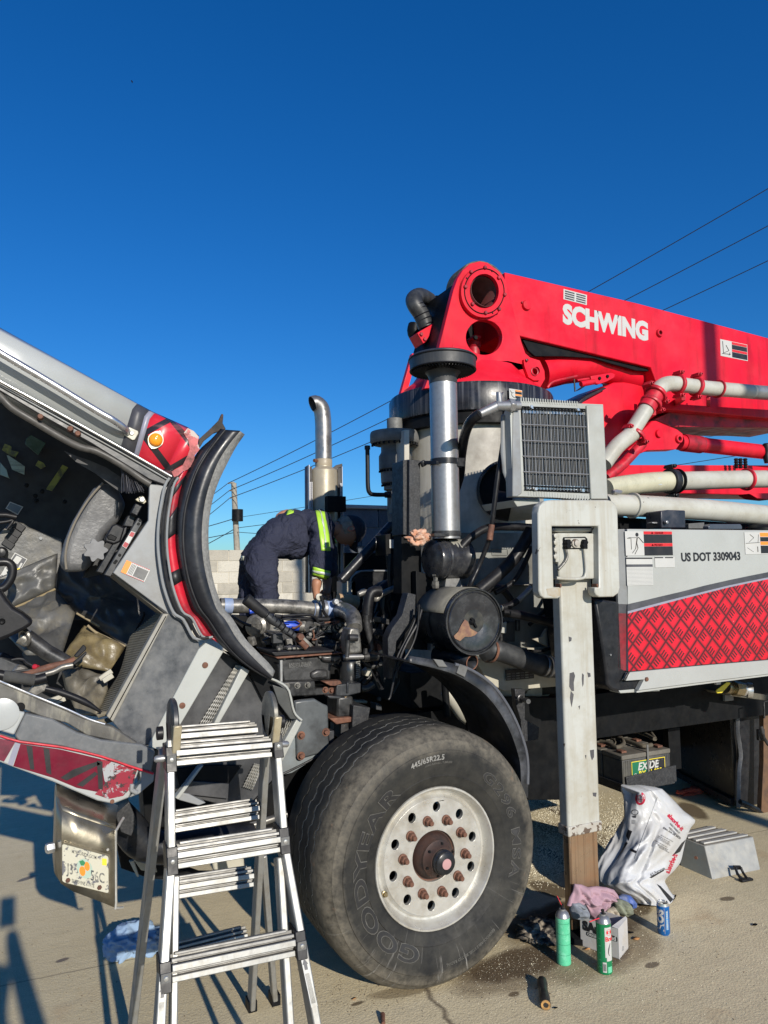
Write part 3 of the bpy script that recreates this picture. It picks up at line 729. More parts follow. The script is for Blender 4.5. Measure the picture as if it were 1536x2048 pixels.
# main black post
P('support_post', MB().prism(W('z5', [(292, 705), (356, 712), (358, 1150), (290, 1155)], 3.42), .10).prism(W('z5', [(255, 710), (290, 705), (290, 1155), (255, 1150)], 3.45), .14), black_g)
P('support_post', MB().prism(W('z5', [(245, 1150), (360, 1150), (365, 1420), (330, 1500), (245, 1500)], 3.48), .10), dark_m)
P('curved_bracket', MB().prism(W('r1', [(285, 430), (330, 440), (325, 560), (270, 640), (215, 720), (200, 930), (170, 940), (165, 700), (190, 640), (250, 560)], 3.36), .07), black_g)
P('cable', MB().tube(W('e5', [(840, 1400), (790, 1560), (680, 1760), (600, 1930), (560, 2080), (545, 2200)], 3.28), .0075, 8, sub=4), hose_m, bevel=0)
P('cable', MB().tube(W('e5', [(800, 1350), (760, 1520), (660, 1740), (560, 1940), (520, 2100), (500, 2230)], 3.3), .006, 8, sub=4), hose_m, bevel=0)
P('cable', MB().tube(W('r1', [(350, 500), (340, 640), (300, 760), (215, 900), (180, 1040), (165, 1060)], 3.27), .006, 8, sub=4), hose_m, bevel=0)
P('filter_side_bracket', MB().prism(W('r1', [(330, 300), (440, 330), (425, 460), (418, 770), (200, 760), (290, 640), (335, 540)], 3.42), .05), dark_m)
P('bracket_edge', MB().box(on_y('e5', 935, 1230, 3.36), on_y('e5', 955, 1870, 3.40)), steel, bevel=.001)
for yy in (1345, 1705): P('bolt', MB().hexn(on_y('e5', 900, yy, 3.37), (0, -1, 0), .012, .018), eng_l, bevel=0)
P('diagonal_strut', MB().tube(W('z3', [(1030, 1390), (1470, 915)], 4.0), .03, 10), black_p, 'black diagonal strut behind the worker', bevel=0)
P('strut_fork', MB().prism(W('z3', [(1430, 900), (1510, 880), (1520, 960), (1490, 950), (1440, 940)], 3.95), .05), dark_m)
P('control_box', MB().prism(W('e5', [(415, 520), (600, 490), (610, 745), (420, 760)], 3.85), .15), dark_m)
decal_box('control_box_label', flat(on_y('e5', 462, 680, 3.845), (1, 0, 0)), .028, .05, w_flat)
P('cable_loop', MB().tube(W('e5', [(440, 760), (450, 900), (480, 990), (500, 860), (500, 760)], 3.85), .012, 8, sub=4), hose_m, bevel=0)
# radiator shell behind the engine (rounded black frame)
P('radiator_shroud', plate([xz(W('z3', [(1105, 1540), (1100, 1420), (1110, 1370), (1150, 1335), (1200, 1322), (1400, 1322), (1400, 1540)], 4.4))], .12, atY(4.4)), black_p, bevel=.015)
P('shroud_edge', MB().tube(W('z3', [(1103, 1560), (1100, 1420), (1112, 1368), (1155, 1335), (1205, 1323), (1400, 1323)], 4.39), .006, 8, sub=4), grey_p, bevel=0)
P('coolant_hose', MB().tube(W('e5', [(430, 1130), (300, 1200), (240, 1330), (230, 1480), (260, 1600)], 4.2), .045, 12, sub=4), hose_m, bevel=0)
P('coolant_hose', MB().tube(W('z4', [(1470, 20), (1340, 130), (1290, 290), (1300, 420)], 4.0), .035, 12, sub=4), hose_m, bevel=0)
# ------------------------------------------------------------ air intake
IX = on_y('z5', 500, 700, 3.35)
def zi(y, Y=3.35): return on_y('z5', 500, y, Y).z
ri = .5 * (on_y('z5', 578, 700, 3.35).x - on_y('z5', 420, 700, 3.35).x) * math.cos(YAW) * 1.0
ai = sub('air_intake', truck)
P('intake_pipe', MB().lathe((IX.x, 3.35, 0), UP, [(ri, zi(1175)), (ri, zi(250))], 48, cap=False), steel, bevel=0, parent=ai)
P('intake_neck', MB().lathe((IX.x, 3.35, 0), UP, [(ri * 1.03, zi(262)), (ri * 1.03, zi(225)), (ri * 1.15, zi(205)), (ri * 1.5, zi(180)), (ri * 2.32, zi(180)), (ri * 2.38, zi(185)), (ri * 2.44, zi(118)), (ri * 2.44, zi(112)), (ri * 2.3, zi(103)), (ri * 1.2, zi(92)), (.01, zi(90))], 64), paint('intake_cap_black', (.033, .035, .038), .5, var=.2, streak=((60, 60, 1), .3, (.08, .08, .08))), 'black mushroom intake cap', bevel=0, parent=ai)
P('cap_rim', MB().ring((IX.x, 3.35, zi(120)), UP, ri * 2.46, .004, 64), plastic_k, bevel=0, parent=ai)
P('cap_rim', MB().ring((IX.x, 3.35, zi(184)), UP, ri * 2.38, .004, 64), plastic_k, bevel=0, parent=ai)
fins = MB()
for k in range(60):
 a = 2 * math.pi * k / 60; d_ = Vector((math.cos(a), math.sin(a), 0)); t_ = Vector((-d_.y, d_.x, 0))
 c = Vector((IX.x, 3.35, zi(190))) + d_ * ri * 1.75
 fins.obox(c, d_ * ri * .5, t_ * .0015, UP * .006)
P('cap_louvres', fins, plastic_k, bevel=0, parent=ai, kind='stuff')
P('pipe_clamp', MB().lathe((IX.x, 3.35, 0), UP, [(ri * 1.04, zi(740)), (ri * 1.04, zi(705))], 48, cap=False).box(on_y('z5', 575, 745, 3.28), on_y('z5', 592, 705, 3.33)).beam(on_y('z5', 375, 725, 3.4), on_y('z5', 460, 725, 3.28), .016, .02).tube(W('z5', [(365, 715), (380, 745)], 3.4), .016, 8), black_p, bevel=.002, parent=ai)
P('pipe_clamp', MB().lathe((IX.x, 3.35, 0), UP, [(ri * 1.05, zi(1160)), (ri * 1.05, zi(1130))], 48, cap=False).box(on_y('z5', 440, 1160, 3.24), on_y('z5', 505, 1145, 3.28)), eng_m, bevel=.001, parent=ai)
# canister, axis along the truck
ca, cb = on_y('z5', 405, 1295, 3.37), on_y('z5', 630, 1290, 3.37)
cz = (ca.z + cb.z) / 2; crr = .5 * (on_y('z5', 500, 1172, 3.3).z - on_y('z5', 500, 1410, 3.3).z)
can_m = paint('canister_black', (.02, .021, .025), .28, var=.3, dirt=((.08, .08, .08), .5, 25), chips=None)
AXC = Vector((-.99, -.12, 0)).normalized(); CC = Vector((on_y('z5', 520, 1290, 3.38).x, 3.38, cz))
P('pre_cleaner_canister', MB().lathe(CC, AXC, [(.01, -.13), (crr * .6, -.125), (crr * .97, -.11), (crr * 1.04, -.10), (crr * 1.04, -.09), (crr, -.085), (crr, .035), (crr * 1.04, .042), (crr * 1.0, .05), (crr * 1.05, .058), (crr * 1.05, .066), (crr * .99, .072), (crr * .99, .095), (crr * .95, .104), (crr * .7, .115), (crr * .35, .12), (.004, .121)], 56), can_m, bevel=0)
def on_can(a, b): return CC + AXC * a + (Vector((.12, -.99, 0)) * math.cos(b) + UP * math.sin(b)) * (crr + .0015)
rows_ = []
for i in range(15):
 t_ = i / 14; lo_ = rad(42 + 9 * math.sin(i * 1.7) + 8 * math.sin(i * 4.1)); hi_ = rad(92 + 6 * math.sin(i * 2.3))
 if i in (0, 14): lo_ = rad(66); hi_ = rad(72)
 rows_.append([on_can(-.075 + t_ * .10, lo_ + (hi_ - lo_) * j / 6) for j in range(7)])
P('flaked_patch', MB().grid(rows_), paint('flaked_primer', (.27, .26, .22), .6, var=.15), 'pale patch where the paint has flaked off', bevel=0)
P('drain_plug', MB().lathe(on_y('z5', 447, 1440, 3.35), UP, [(.016, -.025), (.02, -.02), (.02, .012), (.013, .016), (.013, .035), (.019, .04), (.019, .05)], 6, False), eng_l, bevel=0)
P('duct_neck', MB().prism(W('z5', [(510, 1408), (590, 1408), (612, 1475), (500, 1480)], 3.36), .1), paint('grey_bracket_tape', (.18, .18, .175), .6, dirt=((.08, .08, .08), .6, 30)))
# main air cleaner: round face towards the camera
FC = on_y('r1', 672, 600, 3.10); fr_ = .5 * (on_y('r1', 672, 400, 3.1).z - on_y('r1', 672, 800, 3.1).z)
FXS = (on_y('r1', 832, 600, 3.1).x - on_y('r1', 505, 600, 3.1).x) / 2
ac = sub('air_cleaner', truck)
Yp = (0, -1, 0)
P('housing', MB().lathe(FC, Yp, [(fr_ * .97, -.42), (fr_ * .97, -.03), (fr_ * 1.0, -.025), (fr_ * 1.0, .0)], 72), paint('housing_black', (.014, .015, .017), .35, var=.3, dirt=((.13, .12, .09), .6, 5)), bevel=0, parent=ac)
P('end_cover', MB().lathe(FC, Yp, [(fr_ * .99, -.01), (fr_ * 1.0, .004), (fr_ * .985, .012), (fr_ * .95, .012), (fr_ * .93, -.002), (fr_ * .905, -.004), (fr_ * .89, .008), (fr_ * .86, .012), (fr_ * .84, .008), (fr_ * .55, .006), (fr_ * .35, .0), (fr_ * .15, -.012), (.004, -.018)], 96), paint('cover_black', (.02, .021, .024), .22, var=.25, dirt=((.07, .07, .072), .45, 18), coat=.3), bevel=0, parent=ac)
rustp = xz(W('r1', [(622, 588), (640, 600), (655, 640), (680, 655), (697, 665), (680, 682), (655, 690), (620, 690), (590, 715), (560, 700), (553, 685), (580, 660), (600, 620)], 3.09))
P('rust_patch', plate([rustp], .001, lambda a, b, c: Vector((a, FC.y - .0125 + .010 * max(0, 1 - math.hypot(a - FC.x, b - FC.z) / (fr_ * .8)) + c, b))), paint('brown_rust_patch', (.17, .085, .06), .7, var=.2, dirt=((.32, .19, .09), .6, 30)), 'brown peeled rust patch', bevel=0, parent=ac)
P('wing_nut', MB().lathe(FC + Vector((-.01, 0, 0)), Yp, [(.018, -.012), (.018, .003), (.008, .012)], 12).beam(FC + Vector((-.02, -.01, .02)), FC + Vector((.01, -.01, -.03)), .007, .01), dark_m, bevel=.001, parent=ac)
P('mounting_band', MB().lathe(FC, Yp, [(fr_ * 1.0, -.20), (fr_ * 1.0, -.16)], 48, cap=False), eng_m, bevel=0, parent=ac)
P('dusty_hood', MB().grid([[FC + Vector((fr_ * 1.01 * math.cos(rad(a)), y_, fr_ * 1.01 * math.sin(rad(a)))) for a in range(60, 170, 8)] for y_ in (.02, .36)]), paint('dust_caked_steel', (.16, .15, .12), .7, var=.3, dirt=((.05, .05, .05), .6, 7)), bevel=0, parent=ac, solid=.004)
P('air_duct', MB().tube(W('r1', [(740, 785, 3.35), (790, 770, 3.3), (870, 790, 3.3), (980, 830, 3.3), (1080, 860, 3.32), (1220, 880, 3.5)], 3.3), [.055, .055, .055, .055, .058, .058], 20, sub=5), foil, 'ribbed black air duct', bevel=0)
for xx, yy, mm in ((775, 775, rust), (1110, 865, steel), (1080, 860, steel)):
 c = on_y('r1', xx, yy, 3.3); P('hose_clamp', MB().lathe(c, (1, .1, -.25), [(.060, -.008), (.062, -.006), (.062, .006), (.060, .008)], 24, cap=False), mm, bevel=0)
P('open_pipe', MB().tube(W('r1', [(440, 800, 3.35), (560, 805, 3.25), (662, 842, 3.12)], 3.2), .036, 24, cap=False), black_p, bevel=0, solid=.004)
P('pipe_mouth', MB().ring(on_y('r1', 662, 842, 3.12), (on_y('r1', 662, 842, 3.12) - on_y('r1', 560, 805, 3.25)), .036, .003), rust, bevel=0)
# crumpled foam tucked over the canister
def crumple(c, sx, sy, sz, amp=.35, n=4, seed=0, freq=2.6):
 bm = bmesh.new(); bmesh.ops.create_icosphere(bm, subdivisions=n, radius=1)
 for v in bm.verts:
  p = v.co.copy(); o_ = Vector((seed * 7.3, seed * 3.1, 0))
  f = 1 + amp * (noise.ridged_multi_fractal(p * freq + o_, 1, 2.1, 4, 1, 2) - 1.1) * .8 + amp * .8 * noise.noise(p * 1.7 + o_)
  v.co = Vector((p.x * sx * f, p.y * sy * f, p.z * sz * f)) + Vector(c)
 me = bpy.data.meshes.new('t'); bm.to_mesh(me); bm.free()
 for q in me.polygons: q.use_smooth = True
 return me
fo = tag(obj('foam_wad', crumple(on_y('e5', 800, 560, 3.31), .055, .03, .034, .7, 4, 3), foam), 'crumpled peach foam wad wedged above the black canister', 'foam')
# ------------------------------------------------------------ boom head and boom
def loop(fr, pts, Y): return xz(W(fr, pts, Y))
YB = 3.84
head = loop('b1', [(330, 1330), (455, 1000), (610, 380), (650, 270), (700, 190), (770, 130), (860, 108), (940, 124), (1000, 170), (1110, 300), (1160, 480), (1215, 700), (1262, 880), (1300, 990), (1345, 1030), (1440, 1060), (1485, 1160), (1490, 1240), (1450, 1310), (1330, 1320), (1200, 1300), (900, 1290)], YB)
h1 = xz(W('b1', [(905 + 136 * math.cos(a / 18 * math.pi) + 0, 395 + 162 * math.sin(a / 18 * math.pi)) for a in range(36)], YB))
h2 = xz(W('b1', [(905 + 175 * math.cos(a / 18 * math.pi), 838 + 168 * math.sin(a / 18 * math.pi)) for a in range(36)], YB))
h3 = xz(W('b1', [(1385 + 34 * math.cos(a / 8 * math.pi), 1168 + 40 * math.sin(a / 8 * math.pi)) for a in range(16)], YB))
P('boom_head_plate', plate([head, h1, h2, h3], .045, atY(YB)), red_p, bevel=.006)
P('inner_backing', MB().prism(W('b1', [(300, 1300), (330, 1000), (420, 740), (520, 560), (640, 400), (760, 240), (900, 200), (1050, 300), (1120, 600), (1180, 800), (1290, 1040), (1200, 1290)], 4.30), .05), dark_m)  # dark sheet added for the shade inside the boom head
rg_o = [(905 + 222 * math.cos(a / 24 * math.pi), 398 + 250 * math.sin(a / 24 * math.pi)) for a in range(48)]
rg_i = [(905 + 140 * math.cos(a / 24 * math.pi), 395 + 166 * math.sin(a / 24 * math.pi)) for a in range(48)]
P('pivot_ring', plate([loop('b1', rg_o, YB - .03), loop('b1', rg_i, YB - .03)], .03, atY(YB - .03)), red_p, bevel=.006)
rg_2 = [(905 + 190 * math.cos(a / 24 * math.pi), 396 + 216 * math.sin(a / 24 * math.pi)) for a in range(48)]
P('pivot_ring', MB().tube(W('b1', rg_2 + rg_2[:1], YB - .031), .004, 6), dark_m, 'dark seam round the pivot', bevel=0)
P('pivot_bore', MB().lathe(on_y('b1', 905, 398, YB), (0, 1, 0), [(.098, .0), (.098, .60), (.002, .6)], 48, cap=False), paint('shaded_bore', (.07, .012, .012), .6, dirt=((.02, .008, .008), .8, 9)), bevel=0, solid=.004)  # shade inside the bore is put into its dark brown-red
for x_, y_ in ((908, 170), (775, 212), (720, 355), (788, 520), (915, 605), (1045, 570), (1097, 430), (1040, 268)):
 P('pivot_bolt', MB().lathe(on_y('b1', x_, y_, YB - .03), Yp, [(.0125, 0), (.0125, .010), (.009, .014)], 14, False), red_d, bevel=0)
for x_, y_ in ((735, 270), (978, 206), (985, 606)):
 P('bolt_hole', MB().lathe(on_y('b1', x_, y_, YB - .0305), Yp, [(.006, 0), (.005, .002)], 12, False), dark_m, bevel=0)
# edge web at the head's left side; shade put into its near-black
P('head_edge_web', MB().prism(W('b1', [(455, 1005), (610, 385), (650, 300), (640, 420), (475, 1005)], YB + .05), .4), dark_m, 'dark web behind the cheek plate')
P('drum_cover', MB().lathe(on_y('b1', 905, 400, 4.45), (0, 1, 0), [(.235, .0), (.24, .02), (.24, .16), (.2, .18)], 48), paint('mossy_black_steel', (.05, .05, .04), .7, var=.4, dirt=((.2, .19, .12), .6, 22)), bevel=0)
P('head_body', MB().lathe((AX.x + .0, 4.17, 0), UP, [(.50, 2.953), (.49, 2.99), (.40, 3.06), (.36, 3.12), (.35, 3.14)], 64), red_p, 'red conical base of the boom head', bevel=0)
P('inner_lever', MB().box(on_y('b1', 735, 880, 4.1), on_y('b1', 875, 820, 4.0)).lathe(on_y('b1', 805, 940, 4.1), UP, [(.04, -.06), (.04, 0), (.05, .01), (.05, .04), (.035, .05)], 20), red_d, bevel=.004)
P('inner_lever_pin', MB().hexn(on_y('b1', 815, 845, 3.99), Yp, .016, .015), dark_m, bevel=0)
P('elbow_hose', MB().tube(W('b1', [(345, 740, 4.15), (300, 620, 4.15), (245, 535, 4.15), (232, 475, 4.18), (290, 445, 4.25), (380, 480, 4.34)], 4.2), [.052, .054, .055, .057, .057, .05], 24, sub=6), foil, 'large black wrapped elbow hose', bevel=0)
for i, (x_, y_, ax) in enumerate(((345, 710, (.5, 0, -1)), (322, 660, (.5, 0, -1)), (300, 615, (.5, 0, -1)), (272, 565, (.5, 0, -1)), (250, 530, (.45, 0, -1)))):
 P('hose_wrap', MB().lathe(on_y('b1', x_ + 3, y_ + 8, 4.15), ax, [(.055, -.004), (.0575, 0), (.055, .004)], 24, cap=False), plastic_k, bevel=0)
P('hose_flange', MB().prism(W('b1', [(262, 795), (415, 705), (428, 715), (400, 790), (345, 880), (320, 898)], 4.08), .12), red_p)
for x_, y_ in ((298, 810), (332, 858)): P('bolt', MB().hexn(on_y('b1', x_, y_, 4.08), Yp, .013, .012), red_d, bevel=0)
P('far_brace', MB().prism(W('b1', [(100, 1390), (215, 990), (268, 995), (170, 1350), (330, 1310), (330, 1400)], 4.2), .04), red_p)
P('underside_recess', MB().prism(W('z6', [(534, 352), (800, 417), (1060, 479), (1125, 496), (1000, 490), (960, 478), (900, 462), (830, 440), (700, 432), (590, 432), (562, 408)], 3.93), .02), dark_m)  # dark sheet painted where the arm's underside is only in shade
P('dark_cable_bundle', MB().tube(W('b1', [(240, 720), (230, 800), (300, 900), (330, 1000)], 4.7), .05, 10, sub=4).tube(W('b1', [(500, 500), (440, 700), (400, 900), (330, 1200)], 4.7), .09, 12, sub=4), dark_m, bevel=0)
# serial pad and boss on the head
P('welded_pad', MB().prism(W('b1', [(602, 905), (728, 935), (725, 975), (605, 960)], YB - .003), .01), red_p, bevel=.002)
P('oval_boss', MB().lathe(on_y('b1', 1100, 1170, YB + .02), (.25, -1, 0), [(.045, 0), (.04, .012), (.022, .014)], 24), red_p, bevel=0)
P('lug_ring', plate([loop('b1', [(1285, 1050), (1330, 1035), (1400, 1050), (1460, 1130), (1470, 1200), (1440, 1250), (1380, 1250), (1330, 1220), (1290, 1110)], YB - .022), h3], .022, atY(YB - .022)), red_p, bevel=.004)
P('lug_ring', MB().ring(on_y('b1', 1388, 1168, YB - .024), Yp, .026, .005), red_d, 'greasy bushing', bevel=0)
P('pivot_bolt', MB().lathe(on_y('b1', 1308, 1060, YB - .022), Yp, [(.010, 0), (.010, .012), (.007, .014)], 12, False), red_d, bevel=0)
# first boom arm
YA = 3.90
arm = [on_y('z6', 466, 90, YA), on_y('z6', 1000, 215, YA), on_y('px', 1536, 676, YA), on_y('px', 1900, 772, YA)]
arm_b = [on_y('px', 1900, 850, YA), on_y('b2', 1536, 482, YA), on_y('b2', 940, 428, YA), on_y('b2', 760, 415, YA), on_y('b2', 745, 215, YA), on_y('z6', 1060, 477, YA), on_y('z6', 800, 415, YA), on_y('z6', 530, 350, YA), on_y('z6', 474, 335, YA)]
P('boom_arm', MB().prism(arm + arm_b, .52), red_p, bevel=.006)
# cylinder pin bosses on the arm
def boss(x_, y_, r_, hole=True, Y=YA, fr='z6'):
 c = on_y(fr, x_, y_, Y)
 P('pin_boss', MB().lathe(c, Yp, [(r_, 0), (r_, .012), (r_ * .9, .018)] + ([(r_ * .55, .018), (r_ * .5, .0)] if hole else [(.004, .02)]), 32), red_p, bevel=0)
 if hole: P('pin_hole', MB().lathe(c, Yp, [(r_ * .5, .0008), (.003, .001)], 24), dark_m, bevel=0)
boss(552, 226, .034, False); boss(1093, 338, .03)
P('bolt', MB().hexn(on_y('z6', 535, 214, YA), Yp, .008, .01), red_d, bevel=0)
# lower box of the boom below the pipe, its shade put into darker red
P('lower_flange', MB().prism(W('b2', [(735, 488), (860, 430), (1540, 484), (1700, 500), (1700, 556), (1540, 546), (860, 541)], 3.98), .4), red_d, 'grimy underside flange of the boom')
# plates behind the delivery pipe
P('second_arm', MB().prism(W('b2', [(180, 380), (240, 330), (450, 228), (520, 226), (760, 262), (800, 330), (700, 440), (640, 560), (520, 720), (430, 900), (395, 900), (385, 600)], 4.02), .40), red_p, bevel=.006)
P('second_arm_cap', MB().prism(W('b2', [(195, 372), (250, 325), (380, 262), (400, 270), (260, 345), (215, 385)], 3.98), .3), paint('black_grease', (.02, .015, .018), .4))
P('knuckle_link', plate([loop('b2', [(600, 660), (660, 560), (720, 500), (750, 498), (790, 515), (900, 560), (938, 590), (940, 630), (890, 700), (700, 705), (560, 760), (480, 840), (440, 850), (430, 800)], 3.86)], .10, atY(3.86)), red_p, bevel=.006)
boss(762, 590, .030, False, 3.86, 'b2'); boss(903, 627, .032, True, 3.86, 'b2')
P('rod_cylinder', MB().tube(W('b2', [(905, 650), (1536, 722), (1900, 765)], 3.95), .058, 28), red_p, 'red hydraulic cylinder under the boom', bevel=0)
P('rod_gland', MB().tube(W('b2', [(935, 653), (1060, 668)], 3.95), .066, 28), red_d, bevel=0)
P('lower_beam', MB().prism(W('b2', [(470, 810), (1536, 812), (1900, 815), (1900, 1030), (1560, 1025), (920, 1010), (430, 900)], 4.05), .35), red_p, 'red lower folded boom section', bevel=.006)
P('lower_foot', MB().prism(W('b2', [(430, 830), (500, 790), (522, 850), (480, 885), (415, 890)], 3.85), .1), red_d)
P('red_bracket', MB().prism(W('b2', [(1405, 1012), (1540, 1008), (1560, 1055), (1460, 1045)], 3.5), .1), red_p)
for k, x_ in enumerate((1312, 1342, 1376)):
 P('rubber_bellow', MB().lathe(on_y('b2', x_, 790, 3.95), UP, [(.012, -.05), (.018, -.04), (.012, -.03), (.018, -.02), (.012, -.01), (.018, 0), (.012, .01), (.018, .02), (.012, .03)], 12, cap=True), plastic_k, bevel=0)
P('rubber_bellow', MB().lathe(on_y('b2', 1525, 710, 3.9), UP, [(.02, -.1), (.028, -.06), (.02, -.03), (.028, 0), (.028, .05), (.018, .06)], 12), plastic_k, bevel=0)
# lift cylinder under the arm
P('lift_cylinder', MB().tube(W('z6', [(600, 500), (700, 478), (830, 470), (1000, 520)], 4.08), [.125, .12, .11, .10], 32), red_p, 'short red lift cylinder under the boom', bevel=0)
P('hydraulic_pipe', MB().tube(W('z6', [(640, 560), (665, 535), (750, 515), (758, 510)], 3.92), .009, 8, sub=3).tube(W('z6', [(760, 530), (830, 520)], 3.92), .009, 8), red_c, bevel=0)
P('hose_bracket', MB().prism(W('z6', [(815, 512), (900, 498), (915, 505), (912, 518), (880, 535), (850, 545), (822, 540)], 3.9), .03).cyl(on_y('z6', 775, 545, 3.9), on_y('z6', 830, 535, 3.9), .02), red_p)
for x_ in (850, 882): P('bolt', MB().hexn(on_y('z6', x_, 522 - (x_ - 850) * .25, 3.9), Yp, .012, .012), dark_m, bevel=0)
P('drip_hook', MB().tube(W('z6', [(748, 525), (752, 575), (770, 565), (800, 545)], 3.9), .006, 8), plastic_k, bevel=0)
# lettering and plates on the arm
p0, p1 = on_y('z6', 702, 300, YA), on_y('z6', 1048, 372, YA)
hgt = (on_y('z6', 1000, 290, YA) - on_y('z6', 1000, 362, YA)).length
tA = flat(p0 + Vector((0, -.0005, 0)), p1 - p0, n=(0, -1, 0))
size_ = hgt / .73
_w = text('SCHWING', size_, lambda a, b, c: Vector((a, b, c)), .001, .05)
wid = max(v[0] for v in _w.v) - min(v[0] for v in _w.v); x0_ = min(v[0] for v in _w.v)
kx = (p1 - p0).length / wid
P('maker_lettering', text('SCHWING', size_, lambda a, b, c: tA((a - x0_) * kx, b + .012, c), .0015, .06), w_flat, 'white SCHWING lettering', bevel=0)
def plate_label(parent, fr, tl, tr, bl, Y, name='warning_label', pict=True, hdr=None, cols=(r_flat, k_flat)):
 a, b, c_ = on_y(fr, *tl, Y), on_y(fr, *tr, Y), on_y(fr, *bl, Y)
 w_, h_ = (b - a).length, (c_ - a).length
 f = flat(c_, b - a, z=a - c_, n=(0, -1, 0))
 g_ = sub(name, parent)
 decal_box('label_sheet', f, w_, h_, w_flat, .0006, parent=g_)
 return f, w_, h_, g_
f, w_, h_, g_ = plate_label(truck, 'z6', (704, 158), (799, 183), (704, 200), YA, 'data_plate')
for k in range(4):
 for j in range(2):
  decal_box('plate_field', lambda a, b, c, k=k, j=j: f(a + w_ * (.06 + .48 * j), b + h_ * (.1 + .22 * k), c), w_ * .4, h_ * .12, dg_flat, .002, parent=g_)
f, w_, h_, g_ = plate_label(truck, 'z6', (1341, 362), (1451, 385), (1343, 430), YA)
ff = f
decal_box('header', lambda a, b, c: ff(a + w_ * .42, b + h_ * .82, c), w_ * .56, h_ * .15, r_flat, .002, parent=g_)
decal_box('text_block', lambda a, b, c: ff(a + w_ * .42, b + h_ * .54, c), w_ * .56, h_ * .26, k_flat, .002, parent=g_)
decal_box('header', lambda a, b, c: ff(a + w_ * .42, b + h_ * .38, c), w_ * .56, h_ * .14, r_flat, .002, parent=g_)
decal_box('text_block', lambda a, b, c: ff(a + w_ * .42, b + h_ * .05, c), w_ * .56, h_ * .31, k_flat, .002, parent=g_)
pic = MB()
for a_, b_ in (((.08, .9), (.1, .2)), ((.1, .2), (.3, .4)), ((.3, .4), (.2, .7)), ((.05, .15), (.36, .2)), ((.3, .12), (.34, .3))):
 pic.beam(ff(w_ * a_[0], h_ * a_[1], .003), ff(w_ * b_[0], h_ * b_[1], .003), .004, .003)
P('pictogram', pic, k_flat, bevel=0, parent=g_)
# ------------------------------------------------------------ delivery pipes
YD = 3.62
def clampring(fr, x_, y_, ax, Rr, Y, m=red_c, w_=.03, bolt=(0, 1)):
 c = on_y(fr, x_, y_, Y); ax = Vector(ax).normalized()
 mb = MB().lathe(c, ax, [(Rr, -w_ / 2), (Rr + .014, -w_ / 2 + .003), (Rr + .017, 0), (Rr + .014, w_ / 2 - .003), (Rr, w_ / 2)], 36, cap=False)
 s_ = ax.cross(Vector((0, 1, 0))).normalized()
 for sg in bolt:
  if sg == 0: continue
  q = c + s_ * (Rr + .028) * sg
  mb.obox(q, ax * .016, Vector((0, .034, 0)), s_ * .012).cyl(q - Vector((0, .05, 0)), q + Vector((0, .05, 0)), .008, 8)
  mb.hexn(q - Vector((0, .036, 0)), Yp, .013, .014)
 return P('pipe_coupling', mb, m, bevel=.002)
dp = sub('delivery_pipe', truck, 'upper white delivery line that bends up beside the boom')
rp = .052
P('pipe_elbow', MB().tube(W('b2', [(380, 800), (430, 730), (480, 670), (540, 620), (600, 575)], YD), rp * 1.02, 28, sub=4), pipe_p, bevel=0, parent=dp)
P('pipe_straight', MB().tube(W('b2', [(560, 600), (705, 375)], YD), rp, 28), pipe_p, bevel=0, parent=dp)
P('pipe_joint', MB().tube(W('b2', [(675, 415), (755, 295)], YD), rp * 1.14, 28), red_c, bevel=0, parent=dp)
P('pipe_elbow', MB().tube(W('b2', [(735, 320), (780, 262), (830, 238), (900, 240)], YD), rp * 1.02, 28, sub=5), pipe_p, bevel=0, parent=dp)
P('pipe_straight', MB().tube(W('b2', [(890, 240), (1100, 268), (1430, 295)], YD), rp, 28), pipe_p, bevel=0, parent=dp)
P('pipe_straight', MB().tube(W('b2', [(1425, 295), (1536, 303), (1900, 330)], YD), rp * 1.01, 28), steel, 'bare grey end of the upper delivery line', bevel=0, parent=dp)
clampring('b2', 600, 598, (1, 0, 1.35), rp * 1.02, YD, bolt=(-1, 1)); clampring('b2', 712, 372, (1, 0, 1.4), rp * 1.1, YD, bolt=(-1,))
clampring('b2', 745, 305, (1, 0, 1.2), rp * 1.14, YD, bolt=(-1, 1)); clampring('b2', 905, 243, (1, 0, -.05), rp * 1.03, YD, bolt=(-1, 1)); clampring('b2', 1030, 258, (1, 0, -.1), rp * 1.03, YD, bolt=(-1, 1))
P('pipe_ring', MB().lathe(on_y('b2', 1185, 275, YD), (1, 0, -.08), [(rp, -.007), (rp * 1.25, -.006), (rp * 1.25, .006), (rp, .007)], 28, cap=False), red_c, bevel=0)
P('pipe_support', MB().beam(on_y('b2', 940, 330, YD + .02), on_y('b2', 890, 370, YA), .03, .05).beam(on_y('b2', 1115, 340, YD + .02), on_y('b2', 1115, 390, YA - .05), .025, .03).beam(on_y('b2', 720, 420, YD), on_y('b2', 640, 480, 4.0), .05, .08), red_c)
P('red_strut', MB().tube(W('b2', [(395, 900), (520, 800), (650, 660)], 3.74), .035, 14), red_c, bevel=0)
rp2 = .063
dq = sub('return_pipe', truck, 'middle cream delivery line under the boom')
P('pipe_straight', MB().tube(W('b2', [(400, 978), (500, 958), (700, 935), (860, 925)], 3.45), [rp2 * .95, rp2, rp2 * 1.05, rp2 * 1.05], 28, sub=3), paint('cream_pipe_paint', (.50, .48, .35), .3, var=.1, dirt=((.3, .28, .2), .6, 5), coat=.2), bevel=0, parent=dq)
P('pipe_straight', MB().tube(W('b2', [(850, 925), (1390, 910), (1900, 905)], 3.45), rp2 * .98, 28), pipe_p, bevel=0, parent=dq)
clampring('b2', 852, 925, (1, 0, .02), rp2 * 1.08, 3.45, black_p, .05, bolt=(-1, 1))
